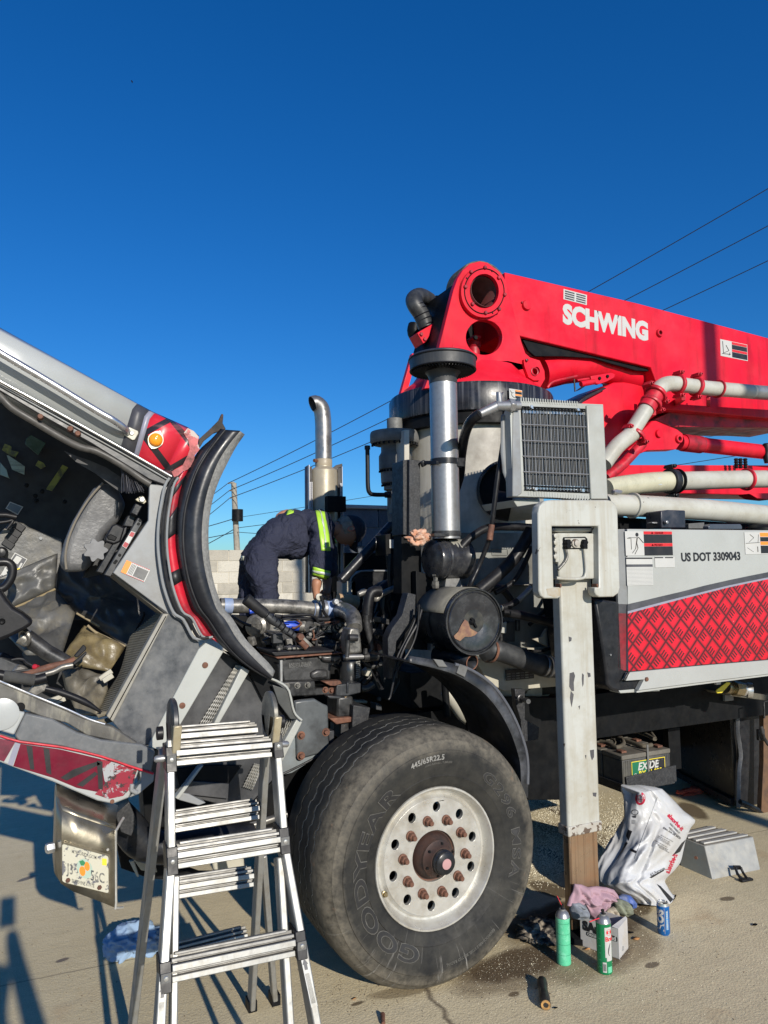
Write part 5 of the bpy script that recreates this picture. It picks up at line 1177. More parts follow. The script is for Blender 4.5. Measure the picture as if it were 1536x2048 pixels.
P('tank_strap', MB().tube(W('t1', [(1280, 140), (1275, 300), (1272, 440), (1290, 560), (1300, 660), (1285, 780), (1280, 1000), (1278, 1100)], 3.9), .02, 4, sub=2, smooth=False), paint('grey_strap', (.12, .12, .125), .5, dirt=((.25, .25, .25), .5, 20)), 'grey vertical strap beside the tank')
P('mudflap_panel', MB().prism([Vector((p.x, p.y, max(p.z, .012))) for p in W('t1', [(1300, 130), (1640, 185), (1640, 1215), (1510, 1190), (1296, 1100)], 3.92)], .04), black_p, 'black hanging panel at the right edge')
P('panel_lip', MB().tube(W('t1', [(1296, 1050), (1380, 1085), (1500, 1150), (1512, 1165)], 3.82), .018, 8, sub=3), black_p, bevel=0)
P('panel_top', MB().prism(W('t1', [(1165, 110), (1300, 130), (1400, 110), (1540, 130), (1540, 180), (1300, 150), (1200, 135)], 3.55), .3), paint('dusty_dark_top', (.07, .065, .05), .8, dirt=((.12, .11, .08), .6, 12)))
P('rusty_bracket', MB().prism(W('t1', [(1500, 250), (1540, 235), (1540, 1180), (1480, 1130), (1490, 900), (1500, 700)], 3.8), .04), paint('rust_brown_panel', (.13, .07, .035), .7, dirt=((.03, .02, .02), .7, 8)), 'rust-brown bracket')
P('lever_stay', MB().tube(W('t1', [(1475, 400), (1500, 500), (1540, 560)], 3.5), .012, 8).box(on_y('t1', 1455, 430, 3.52), on_y('t1', 1490, 510, 3.54)).tube(W('t1', [(1535, 180), (1500, 190), (1505, 330)], 3.52), .006, 8), eng_m)
P('tank_strap', MB().box(on_y('t1', 1165, 130, 3.7), on_y('t1', 1200, 168, 3.74)), grey_p)
dv = sub('drain_valve', truck, 'brass drain valve with yellow lever')
P('valve_body', MB().tube(W('t1', [(1170, 60), (1250, 75)], 3.4), .040, 20).tube(W('t1', [(1235, 70), (1300, 80)], 3.38), .048, 8, smooth=False).tube(W('t1', [(1300, 82), (1375, 92)], 3.38), .034, 20), brass, bevel=0, parent=dv)
P('valve_coupling', MB().tube(W('t1', [(1300, 80), (1320, 83)], 3.38), .044, 20).tube(W('t1', [(1335, 85), (1350, 87)], 3.38), .044, 20).lathe(on_y('t1', 1385, 92, 3.36), (.9, -.8, -.1), [(.028, -.03), (.05, -.02), (.05, .01), (.032, .012), (.03, -.02)], 24, cap=False), alu, bevel=0, parent=dv)
P('valve_lever', MB().prism(W('t1', [(1088, 100), (1095, 85), (1180, 20), (1208, 18), (1212, 32), (1140, 112), (1100, 115)], 3.34), .006), y_flat, 'yellow lever', bevel=.002, parent=dv)
P('light_lamp', MB().box(on_y('t1', 1090, 5, 3.2), on_y('t1', 1108, 35, 3.22)), w_flat)
P('chassis_bracket', plate([loop('t1', [(163, 250), (175, 228), (365, 215), (383, 235), (385, 375), (235, 385)], 3.95)], .03, atY(3.95)), cream_p, 'pale folded bracket behind the batteries', bevel=.006)
P('dark_bracket', MB().prism(W('t1', [(385, 300), (450, 280), (470, 270), (490, 360), (400, 370)], 3.9), .05).prism(W('t1', [(550, 260), (600, 265), (600, 370), (560, 360)], 3.9), .05), black_g)
P('frame_stay', MB().box(on_y('t1', 675, 420, 3.95), on_y('t1', 745, 750, 4.0)), dark_m)
P('frame_fittings', MB().hexn(on_y('t1', 660, 260, 3.85), Yp, .03, .03).hexn(on_y('t1', 690, 240, 3.85), Yp, .025, .03), steel)
P('underbody_panel', MB().box((1.95, 4.68, .28), (9, 4.72, 1.3)), dark_m)  # near-black sheet standing in for the deep shade under the truck
# ------------------------------------------------------------ batteries (rest in the tray)
bat_m = paint('dusty_battery_case', (.055, .055, .055), .5, var=.2, dirt=((.14, .13, .10), .6, 8))
bat_t = paint('dusty_battery_lid', (.13, .12, .10), .7, var=.2, dirt=((.06, .055, .05), .6, 14))
for i in range(3):
 y0_ = YT + .004 + i * .182
 b_ = thing('battery', ['front black battery with green label strapped in the tray', 'middle dusty battery in the tray behind the green label', 'rearmost dusty battery in the tray'][i], 'battery', ((bx0 + bx1) / 2, y0_, bz_b + .02), 'batteries in the tray')
 obj('battery_case', MB().box((bx0, y0_, bz_b + .022), (bx1, y0_ + .172, bz_t - .03)), bat_m, b_, bevel=.004)
 obj('battery_lid', MB().box((bx0 - .004, y0_ - .003, bz_t - .029), (bx1 + .004, y0_ + .175, bz_t)), bat_t, b_, bevel=.006)
 for sx in (.12, .88):
  obj('terminal', MB().lathe((bx0 + (bx1 - bx0) * sx, y0_ + .05, bz_t), UP, [(.010, 0), (.010, .018)], 12).box((bx0 + (bx1 - bx0) * sx - .02, y0_ + .03, bz_t + .004), (bx0 + (bx1 - bx0) * sx + .02, y0_ + .08, bz_t + .016)), rust, b_, bevel=.001)
 if i == 0:
  for k in range(22):
   xx = bx0 + .008 + (bx1 - bx0 - .016) * k / 21
   if .2 < k / 21 < .88: continue
   obj('case_rib', MB().box((xx - .0022, y0_ - .002, bz_b + .05), (xx + .0022, y0_ + .001, bz_t - .035)), bat_m, b_)
  fl = flat(on_y('t1', 362, 822, y0_ - .001), on_y('t1', 655, 745, y0_ - .001) - on_y('t1', 362, 822, y0_ - .001), n=(0, -1, 0))
  fl = flat(Vector((on_y('t1', 358, 800, y0_).x, y0_ - .003, bz_b + .045)), (1, 0, 0), n=(0, -1, 0))
  lw = (bx1 - bx0) * .70; lh = bz_t - bz_b - .045 - .045
  def dbl(nm, x_, y_, w_, h_, m, z_): obj(nm, plate([[(x_, y_), (x_ + w_, y_), (x_ + w_, y_ + h_), (x_, y_ + h_)]], .0006, lambda a, b, c: fl(a, b, c + z_)), m, b_)
  dbl('label_border', 0, 0, lw, lh, y_flat, 0)
  dbl('label_field', .004, .004, lw * .46 - .004, lh - .008, paint('green_label', (.01, .14, .07), .4), .0008)
  dbl('label_field', lw * .46, .004, lw * .54 - .004, lh - .008, k_flat, .0008)
  obj('label_lettering', text('EXIDE', .062, lambda a, b, c: fl(a + lw * .17, b + lh * .56, c + .0016), .0006, .035, shear=.25), w_flat, b_)
  obj('label_lettering', text('RX-31 925', .043, lambda a, b, c: fl(a + lw * .20, b + lh * .26, c + .0016), .0006, .03), y_flat, b_)
  obj('label_emblem', plate([circ(lw * .1, lh * .33, .012), circ(lw * .1, lh * .33, .009)], .0006, lambda a, b, c: fl(a, b, c + .0016)), w_flat, b_)
  for k in range(4): obj('label_dot', plate([circ(lw * (.58 + .11 * k), lh * .9, .005, 12)], .0006, lambda a, b, c: fl(a, b, c + .0016)), dg_flat, b_)
  obj('hold_down_strap', MB().box(on_y('t1', 490, 560, y0_ - .012), on_y('t1', 510, 790, y0_ - .007)), gear_m, b_, bevel=.001)
ctop = bz_t + .02
def on_top(x_, y_): return on_z('t1', x_, y_, ctop)
jc = paint('dusty_cable', (.10, .085, .06), .8, var=.3, dirt=((.05, .045, .04), .5, 20))
for i, (pts, r_) in enumerate(((((80, 365), (230, 395), (330, 430), (350, 400), (370, 440), (420, 440)), .014), (((80, 430), (220, 490), (330, 530), (460, 570), (530, 560)), .014),
    (((400, 440), (480, 470), (540, 500), (560, 505), (520, 450)), .013), (((90, 530), (150, 545), (230, 580), (290, 550), (270, 500)), .013), (((80, 460), (210, 520), (210, 560)), .005), (((85, 400), (200, 420), (300, 450)), .005))):
 o = tag(obj('battery_cable', MB().tube([on_top(*p) for p in pts], r_, 10, sub=4), jc), ['dusty cable along the back of the battery tops', 'long dusty cable lying diagonally over the battery lids', 'knotted cable end at the right of the battery tops', 'curled cable end at the front left of the batteries', 'thin bent wire on the battery lid near the leg', 'thin straight wire across the battery tops'][i], 'cable', 'cables on the batteries')
# ============================================================ cab, tilted forward
cab = sub('cab', truck, 'cab tilted forward with its door opening facing the camera')
YK = 2.95
K = lambda n, mb, m, label=None, bevel=.002, **k: P(n, mb, m, label, bevel, parent=cab, **k)
# upper side: crease splits a side face from a rounded top face
def lerp2(a, b, t): return (a[0] + (b[0] - a[0]) * t, a[1] + (b[1] - a[1]) * t)
TOP = [(-60, 57), (0, 90), (690, 470), (750, 503), (930, 583), (985, 625)]
CRE = [(-60, 128), (0, 160), (655, 492), (715, 527), (900, 628), (975, 665)]
BOT = [(-60, 312), (0, 345), (600, 672), (665, 712), (820, 800), (862, 828)]
cab_w = paint('cab_white_paint', (.37, .385, .38), .3, var=.05, dirt=((.31, .31, .28), .5, 3), nscale=2, coat=.25, rough_var=.08)
def skin(i0, i1, name, m):
 t_ = W('z1', TOP[i0:i1 + 1], YK + .07); c_ = W('z1', CRE[i0:i1 + 1], YK); b_ = W('z1', BOT[i0:i1 + 1], YK - .004)
 mid = [p * .5 + q * .5 + Vector((0, -.022, .006)) for p, q in zip(t_, c_)]
 mb = MB(); mb.strip(t_, mid).strip(mid, c_).strip(c_, b_)
 K(name, mb, m, bevel=0, solid=.004, ang=60)
skin(0, 2, 'side_skin', cab_w); skin(2, 3, 'dark_stripe', dg_flat)
def sub_skin(f0, f1, name, m, seg=3, off=0):
 A = [lerp2(TOP[seg], TOP[seg + 1], f0), lerp2(TOP[seg], TOP[seg + 1], f1)]
 B = [lerp2(CRE[seg], CRE[seg + 1], f0), lerp2(CRE[seg], CRE[seg + 1], f1)]
 C_ = [lerp2(BOT[seg], BOT[seg + 1], f0), lerp2(BOT[seg], BOT[seg + 1], f1)]
 t_ = W('z1', A, YK + .07 - off); c_ = W('z1', B, YK - off); b_ = W('z1', C_, YK - .004 - off)
 mid = [p * .5 + q * .5 + Vector((0, -.022, .006)) for p, q in zip(t_, c_)]
 K(name, MB().strip(t_, mid).strip(mid, c_).strip(c_, b_), m, bevel=0, solid=.004, ang=60)
sub_skin(0, .14, 'grey_stripe', lv_flat); sub_skin(.14, 1, 'red_corner_skin', red_peel)
sub_skin(0, 1, 'red_corner_skin', red_peel, 4)
# torn rusty edge at the back corner
te = [(930, 585), (960, 600), (985, 628), (980, 660), (990, 690), (965, 720), (960, 760), (930, 790), (905, 800), (880, 822), (862, 828), (850, 800), (905, 770), (930, 720), (940, 690), (935, 650), (910, 610)]
K('torn_edge', MB().prism(W('z1', te, YK - .006), .02), paint('raw_torn_fibre', (.50, .14, .14), .8, var=.3, dirt=((.06, .03, .02), .9, 14), chips=((.5, .42, .38), .56, 12)), 'torn edge with peeled paint', bevel=0)
K('rubber_flap', MB().prism(W('z1', [(985, 640), (1040, 590), (1085, 545), (1100, 512), (1108, 518), (1104, 560), (1120, 590), (1060, 610), (1010, 650), (985, 690)], YK + .02), .02), paint('cracked_rubber', (.04, .035, .03), .8, var=.4, dirt=((.12, .06, .04), .7, 20)), 'torn black rubber flap', bevel=.003)
# silver drip rail and black seal
def rail(name, pts, Y, r, m, fr='z1', sub_=3, n=10, label=None): return K(name, MB().tube(W(fr, pts, Y), r, n, sub=sub_), m, label, bevel=0)
rail('drip_rail', [(-60, 322), (0, 352), (300, 515), (600, 682), (850, 825)], YK - .012, .005, alu)
K('door_jamb', MB().prism(W('z1', [(-60, 325), (0, 356), (600, 690), (852, 832), (830, 872), (740, 840), (450, 660), (200, 520), (0, 402), (-60, 370)], YK + .015), .05), paint('jamb_black', (.016, .017, .02), .35, dirt=((.06, .06, .065), .4, 14)), 'black door jamb', bevel=.004)
rail('jamb_strip', [(0, 372), (300, 540), (600, 706), (835, 842)], YK + .008, .004, grey_p)
rail('door_seal', [(-60, 380), (0, 425), (60, 485), (150, 540), (300, 630), (400, 680), (480, 700), (600, 765), (700, 835), (745, 862)], YK + .03, .014, paint('seal_rubber', (.055, .052, .048), .5, dirt=((.12, .11, .1), .5, 20)), n=12)
for x_, y_ in ((200, 532), (348, 592), (385, 615)): K('striker_bolt', MB().lathe(on_y('z1', x_, y_, YK + .012), Yp, [(.012, 0), (.012, .008), (.007, .02), (.009, .024)], 12), rust, bevel=0)
# grab handle
gh = W('z1', [(-60, 175), (0, 212), (250, 360), (480, 500), (560, 545), (600, 580), (632, 605)], YK - .075); gh[-1] = on_y('z1', 632, 606, YK - .012); gh[-2] = on_y('z1', 612, 583, YK - .055)
K('grab_handle', MB().tube(gh, .0135, 16, sub=5), steel_c, 'long tubular grab handle', bevel=0)
K('handle_bracket', plate([loop('z1', [(618, 605), (640, 580), (684, 600), (686, 612), (668, 643), (655, 645), (615, 620)], YK - .012)], .008, atY(YK - .014)), brass if False else paint('cream_bracket', (.5, .48, .4), .4, dirt=((.3, .26, .18), .6, 30)), bevel=.002)
K('bracket_bolt', MB().hexn(on_y('z1', 652, 611, YK - .014), Yp, .008, .007), steel, bevel=0)
# amber marker light
ml = on_y('z1', 770, 645, YK - .006)
K('light_base', plate([[(ml.x + (.030 if 1 else 0) * math.cos(t) * (1 + .28 * abs(math.cos(t - 1.15)) ** 6), ml.z + .030 * math.sin(t) * (1 + .28 * abs(math.cos(t - 1.15)) ** 6)) for t in [k * math.pi / 24 for k in range(48)]]], .008, atY(ml.y - .008)), paint('pale_light_bezel', (.45, .42, .32), .3, .3), bevel=.002)
amb = NT('amber_lens'); amb.set(col=(.85, .30, .01), rough=.12, coat=.6); amb.bump(amb.voro(160), .4, .003)
K('marker_light', MB().lathe(ml + Vector((0, -.008, 0)), Yp, [(.027, 0), (.026, .008), (.021, .015), (.012, .019), (.001, .020)], 32), amb.mat, 'round amber marker light', bevel=0)
for s_ in (1, -1): K('light_screw', MB().hexn(ml + Vector((.0145 * s_, -.008, .033 * s_)), Yp, .005, .004), steel, bevel=0)
# inner door frame panel (grey) sweeping down to the sill
YI = YK + .03
inner = [(740, 862), (832, 872), (868, 850), (845, 890), (815, 950), (800, 1020), (795, 1100), (805, 1200), (822, 1300), (845, 1400), (880, 1500)]
innr = W('z1', inner, YI) + W('z2', [(930, 200), (985, 262), (985, 290), (950, 350), (900, 440), (850, 548), (740, 772), (640, 750), (560, 655), (820, 115)], YI)
K('door_frame_panel', MB().prism(W('z1', inner, YI) + W('z2', [(930, 200), (830, 118), (822, 108)], YI) + W('z1', [(560, 1302), (735, 1042)], YI), .03), grey_p, 'grey panel behind the seat', bevel=.003)
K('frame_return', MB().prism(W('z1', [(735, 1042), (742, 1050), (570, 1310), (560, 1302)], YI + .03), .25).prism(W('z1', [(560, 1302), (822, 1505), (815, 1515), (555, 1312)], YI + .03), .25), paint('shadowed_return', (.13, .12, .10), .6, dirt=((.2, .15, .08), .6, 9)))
K('lower_frame_panel', MB().prism(W('z2', [(830, 112), (900, 160), (985, 262), (990, 290), (850, 548), (740, 772), (640, 752), (555, 650)], YI - .004), .03), grey_d, 'scuffed dark grey lower frame', bevel=.003)
K('sill_edge', MB().prism(W('z2', [(808, 118), (836, 118), (560, 655), (528, 625)], YI - .02), .05), paint('pale_sill_edge', (.28, .27, .24), .45, dirt=((.2, .18, .13), .6, 9)), bevel=.003)
rail('sill_line', [(822, 130), (545, 640)], YI - .022, .002, dark_m, 'z2', 0)
# warning label, orange
wl = flat(on_y('z1', 598, 1298, YI - .001), on_y('z1', 715, 1348, YI - .001) - on_y('z1', 598, 1298, YI - .001), z=on_y('z1', 625, 1238, YI) - on_y('z1', 598, 1298, YI), n=(0, -1, 0))
g_ = sub('orange_warning_label', truck)
ww, hh = (on_y('z1', 715, 1348, YI) - on_y('z1', 598, 1298, YI)).length, (on_y('z1', 625, 1238, YI) - on_y('z1', 598, 1298, YI)).length
decal_box('label_sheet', wl, ww, hh, w_flat, .0008, parent=g_)
decal_box('header', wl, ww * .22, hh, o_flat, .0012, parent=g_)
decal_box('text_block', lambda a, b, c: wl(a + ww * .48, b + hh * .08, c), ww * .48, hh * .8, gear_m, .0012, parent=g_)
for k in range(9):
 decal_box('border_dash', lambda a, b, c, k=k: wl(a + ww * (.24 + .085 * k), b + hh * .97, c), ww * .04, hh * .06, r_flat, .0012, parent=g_)
 decal_box('border_dash', lambda a, b, c, k=k: wl(a + ww * (.24 + .085 * k), b - hh * .02, c), ww * .04, hh * .06, r_flat, .0012, parent=g_)
for k in range(4): decal_box('text_line', lambda a, b, c, k=k: wl(a + ww * (.26 + .05 * k), b + hh * .1, c), ww * .02, hh * .8, k_flat, .0012, parent=g_)
# interior surfaces
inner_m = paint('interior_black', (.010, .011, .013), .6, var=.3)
K('cab_back_wall', MB().prism(W('z1', [(-160, 25), (0, 110), (690, 488), (985, 645), (970, 665), (690, 520), (0, 145), (-160, 60)], YK + .09), 2.2), cab_w, 'cab wall running across behind the side skin')
K('interior_back', MB().prism(W('z1', [(-120, 300), (0, 380), (860, 840), (900, 1100), (900, 1536), (-120, 1536)], 4.30), .03), inner_m)
K('cab_far_side', MB().prism(W('z1', [(-120, 200), (0, 250), (860, 760), (1000, 900), (980, 1400), (900, 1900), (-120, 1900)], 5.2), .05), dark_m)
K('windscreen_glass', MB().prism(W('c1', [(0, 650), (60, 720), (80, 790), (90, 800), (0, 765)], 4.2), .01), paint('greenish_reflection_glass', (.18, .24, .2), .12))
K('mirror_pane', MB().prism(W('c1', [(235, 440), (280, 405), (415, 480), (345, 590), (225, 490)], 4.2), .01), paint('green_glass', (.05, .09, .065), .15, var=.4))
for pts in ([(18, 540), (42, 485), (105, 510), (100, 545), (170, 560), (140, 605), (90, 590)], [(320, 680), (345, 635), (395, 660), (412, 690), (370, 712)], [(415, 895), (565, 675), (615, 700), (470, 912)]):
 K('yellow_label', MB().prism(W('c1', pts, 4.22), .01), paint('dim_yellow_label', (.20, .21, .03), .5, dirt=((.02, .02, .02), .8, 30)), bevel=0)
K('pale_slats', MB().prism(W('c1', [(60, 590), (75, 590), (225, 690), (220, 765), (110, 720)], 4.2), .01), paint('pale_green_slat', (.2, .25, .2), .3, streak=((3, 3, 60), .9, (.04, .05, .04))), bevel=0)
K('plate_tag', MB().prism(W('c1', [(50, 1070), (90, 1008), (210, 1055), (160, 1130)], 4.1), .008), paint('tag_border', (.3, .3, .29), .4), bevel=0)
K('plate_tag', MB().prism(W('c1', [(62, 1068), (94, 1018), (198, 1058), (158, 1118)], 4.098), .004), paint('tag_field', (.07, .09, .11), .4), bevel=0)
for x_, y_ in ((240, 862), (318, 955), (380, 915), (328, 998), (585, 1008)): K('gauge_knob', MB().lathe(on_y('c1', x_, y_, 4.15), Yp, [(.012, 0), (.010, .012), (.002, .014)], 14), dark_m, bevel=0)
# dashboard / doghouse side, lit
dash = [(-40, 1330), (110, 1180), (215, 1205), (260, 1240), (440, 1310), (560, 1345), (560, 1600), (510, 1900), (0, 2050), (-60, 2050)]
K('dash_side', MB().prism(W('c1', dash, 3.80), .05), mat_v, 'dusty dark side of the dashboard', bevel=.006)
for x_, y_ in ((172, 1235), (137, 1290), (103, 1340), (75, 1393)):
 c = on_y('c1', x_, y_, 3.795); K('rocker_switch', MB().obox(c, Vector((.026, 0, -.018)) * .8, (0, .008, 0), Vector((.011, 0, .016)) * .8), plastic_k, bevel=.002)
K('gear_knob', MB().lathe(on_y('c1', 15, 1472, 3.78), Yp, [(.028, 0), (.028, .02), (.018, .035), (.002, .038)], 20), plastic_k, bevel=0)
K('dash_screw', MB().hexn(on_y('c1', 368, 1340, 3.797), Yp, .009, .005), grey_p, bevel=0)
K('info_placard', plate([loop('c1', [(0, 1680), (135, 1468), (248, 1528), (118, 1738)], 3.794)], .003, atY(3.792)), w_flat, 'white bordered placard', bevel=0)
K('placard_field', plate([loop('c1', [(10, 1678), (138, 1478), (238, 1530), (116, 1728)], 3.791)], .001, atY(3.7905)), dg_flat, bevel=0)
for pts in ([(108, 1552), (150, 1495), (200, 1520), (160, 1575)], [(15, 1670), (45, 1600), (80, 1640), (50, 1690)], [(110, 1600), (125, 1590), (130, 1660), (105, 1680)], [(190, 1560), (205, 1568), (150, 1665), (138, 1655)], [(60, 1640), (90, 1630), (100, 1680), (70, 1700)]):
 K('placard_print', plate([loop('c1', pts, 3.7895)], .001, atY(3.7892)), w_flat, bevel=0)
K('placard_print', plate([loop('c1', [(155, 1615), (178, 1605), (185, 1628), (160, 1640)], 3.7895)], .001, atY(3.789)), y_flat, bevel=0)
# floor and mat facets, seen in z2 / c2
def facet(name, fr, pts, m, label=None, th=.01): # pts with own Y
 v = W(fr, pts, 3.6); n_ = (v[1] - v[0]).cross(v[2] - v[0]).normalized()
 if n_.y < 0: n_ = -n_
 c_ = sum(v, Vector()) / len(v); ed = [v[i].lerp(v[(i + 1) % len(v)], k / 8) for i in range(len(v)) for k in range(8)]
 rows_ = []
 for j in range(13):
  t_ = j / 12; row = []
  for q in ed:
   p = c_.lerp(q, t_); s_ = p * 7; w_ = 1 - t_ ** 8
   row.append(p - n_ * w_ * (.034 * (noise.noise(s_) + .35) + .014 * (1 - 3 * abs(noise.noise(s_ * 2.3 + Vector((5, 1, 0)))))))
  rows_.append(row)
 return K(name, MB().grid(rows_, close=True), m, label, bevel=0, solid=.004, ang=75)
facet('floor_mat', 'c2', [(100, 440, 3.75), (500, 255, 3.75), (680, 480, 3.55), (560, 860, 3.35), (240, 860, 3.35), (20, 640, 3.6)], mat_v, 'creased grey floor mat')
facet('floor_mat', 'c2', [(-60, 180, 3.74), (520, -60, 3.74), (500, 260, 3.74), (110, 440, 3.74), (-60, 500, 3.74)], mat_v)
facet('floor_mat', 'c2', [(480, 250, 3.78), (560, -40, 3.78), (1050, 60, 3.78), (1480, 480, 3.62), (1150, 790, 3.55), (680, 480, 3.7)], paint('shaded_vinyl_mat', (.035, .035, .036), .45, var=.3, dirt=((.11, .10, .08), .6, 5), bump=.2), 'dark quilted mat in the shade')  # darker copy of the mat vinyl; shade put into its colour
facet('plastic_sheet', 'c2', [(760, 590, 3.56), (1130, 790, 3.42), (990, 1010, 3.34), (700, 960, 3.38), (575, 860, 3.44)], mat_y, 'yellowed clear plastic sheet')
facet('grey_pad', 'c2', [(560, 1010, 3.36), (700, 965, 3.38), (960, 1060, 3.32), (975, 1170, 3.25), (880, 1400, 3.12), (700, 1400, 3.2), (590, 1150, 3.3)], paint('smeared_grey_pad', (.11, .10, .08), .5, var=.3, dirt=((.2, .17, .11), .7, 6)), 'smeared grey rubber pad')
# piping seams
rail('mat_seam', [(130, 432), (320, 350), (500, 262)], 3.72, .006, paint('tan_seam', (.22, .17, .09), .7), 'c2')
rail('mat_seam', [(690, 480), (760, 520), (900, 600)], 3.6, .005, paint('tan_seam2', (.25, .2, .12), .7), 'c2')
rail('mat_seam', [(790, 590), (860, 650), (960, 700), (1130, 780)], 3.5, .006, paint('tan_seam3', (.25, .2, .12), .7), 'c2')
rail('mat_seam', [(1140, 790), (1290, 530), (1300, 470)], 3.56, .005, dark_m, 'c2')
# ribbed sill tread: many small ribs
A = W('c2', [(1440, 500), (880, 1350)], 3.28); B = W('c2', [(1485, 500), (1000, 1385)], 3.0)
n_r = 60; ribs = MB()
for k in range(n_r):
 t_ = k / (n_r - 1); wv = .5 + .5 * math.sin(t_ * 5 + 1)
 a = A[0].lerp(A[1], t_) + Vector((-.05 * wv * min(1, t_ * 4), .12 * wv, .0)); b = B[0].lerp(B[1], t_)
 ribs.tube([a, b], .0042, 5)
K('sill_tread_ribs', ribs, paint('dusty_rib_rubber', (.22, .20, .15), .8, var=.2, dirt=((.09, .08, .06), .6, 12)), 'ribbed rubber sill tread', bevel=0, kind='stuff')
facet('sill_tread', 'c2', [(1430, 490, 3.30), (1490, 490, 3.02), (1010, 1390, 3.02), (870, 1350, 3.32)], paint('tread_base', (.09, .08, .06), .8))
# steering column, pedals, levers
K('steering_shaft', MB().tube(W('c2', [(235, 690), (420, 830), (600, 930)], 3.35), .032, 18), eng_m, 'greasy steering shaft', bevel=0)
K('shaft_joint', MB().tube(W('c2', [(180, 690), (260, 730)], 3.34), .03, 16).ring(on_y('c2', 225, 695, 3.31), (1, .6, .2), .030, .009), eng_l, bevel=0)
K('column_shroud', MB().prism(W('c2', [(-60, 240), (0, 270), (60, 360), (120, 430), (200, 475), (270, 530), (303, 575), (220, 630), (100, 690), (0, 730), (-60, 740)], 3.22), .14), plastic_k, 'black steering column shroud', bevel=.02, seg=3)
K('shroud_screw', MB().lathe(on_y('c2', 18, 555, 3.215), Yp, [(.012, 0), (.009, .006), (.002, .003)], 14), dark_m, bevel=0)
K('wheel_rim_piece', MB().tube(W('c1', [(-40, 1560), (60, 1555), (110, 1600), (100, 1700), (30, 1790), (-50, 1800)], 3.5), .018, 12, sub=4), plastic_k, bevel=0)
K('stalk', MB().tube(W('c1', [(-30, 1130), (60, 1130), (150, 1150)], 3.7), .012, 10).tube(W('c1', [(-30, 1200), (60, 1190), (120, 1180), (60, 1260)], 3.7), .008, 10, sub=3), plastic_k, bevel=0)
K('pedal_arm', MB().tube(W('c2', [(190, 1050), (420, 975), (600, 930), (680, 900)], 3.2), .014, 10, sub=3), rust, bevel=0)
K('pedal_arm', MB().tube(W('c2', [(260, 1065), (480, 1010), (560, 970), (660, 950)], 3.18), .012, 10, sub=3), eng_l, bevel=0)
K('pedal', MB().prism(W('c2', [(665, 870), (690, 840), (755, 765), (782, 790), (775, 815), (700, 885)], 3.2), .02).prism(W('c2', [(655, 930), (690, 900), (780, 825), (785, 850), (730, 910), (670, 955)], 3.17), .02), black_r, bevel=.004)
K('corrugated_conduit', MB().tube(W('c2', [(-40, 1030), (60, 1050), (180, 1070), (310, 1085), (420, 1060)], 3.12), [.019] * 5, 12, sub=5), plastic_k, bevel=0)
rb = MB()
for k in range(34):
 x_ = 40 + 8.2 * k; rb.lathe(on_y('c2', x_, 1050 + (x_ - 60) * .14, 3.12), (1, 0, -.14), [(.019, -.0022), (.0225, 0), (.019, .0022)], 12, cap=False)
K('conduit_rings', rb, gear_m, bevel=0, kind='stuff')
K('valve_lump', MB().prism(W('c2', [(95, 1020), (160, 945), (240, 965), (270, 1010), (160, 1050)], 3.3), .05), eng_l, bevel=.01)
K('red_cap', MB().lathe(on_y('c2', 318, 965, 3.2), (-.5, -1, .3), [(.010, -.02), (.010, .006), (.006, .01)], 14), red_d, bevel=0)
K('thin_hose', MB().tube(W('c2', [(105, 905), (160, 895), (210, 900), (240, 930), (300, 960)], 3.28), .006, 8, sub=3).tube(W('c2', [(0, 1050), (150, 1010), (350, 990)], 3.2), .006, 8, sub=3), hose_m, bevel=0)
K('dash_under_block', MB().prism(W('c2', [(-60, 900), (0, 870), (210, 960), (110, 1040), (-60, 1045)], 3.45), .2), black_w, bevel=.006)
K('underfloor_block', MB().prism(W('c2', [(240, 800), (470, 950), (420, 1010), (240, 950), (200, 850)], 3.6), .1), gear_m)
K('grey_bracket', MB().prism(W('c2', [(250, 1195), (330, 1105), (420, 1120), (450, 1160), (330, 1230)], 3.14), .05), eng_l, bevel=.004)
K('black_rod', MB().tube(W('c2', [(410, 1160), (560, 1200), (760, 1280), (915, 1375)], 3.02), [.009, .013, .013, .004], 12, sub=3), plastic_k, 'black tapered rod across the footwell', bevel=0)
K('loose_slats', MB().beam(on_y('c2', 420, 1285, 3.2), on_y('c2', 560, 1235, 3.2), .02, .02).beam(on_y('c2', 470, 1300, 3.2), on_y('c2', 590, 1250, 3.2), .02, .018).beam(on_y('c2', 900, 1075, 3.2), on_y('c2', 1010, 1000, 3.2), .02, .02).beam(on_y('c2', 930, 1095, 3.18), on_y('c2', 1020, 1040, 3.18), .015, .02), cream_p)
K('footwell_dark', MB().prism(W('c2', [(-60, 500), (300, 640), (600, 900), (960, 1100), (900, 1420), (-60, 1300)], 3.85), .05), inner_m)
K('kinked_lead', MB().tube(W('c2', [(880, 1410), (940, 1390), (1015, 1395), (1010, 1440), (860, 1470)], 3.05), .010, 8, sub=3), paint('dusty_lead', (.16, .14, .1), .8), bevel=0)
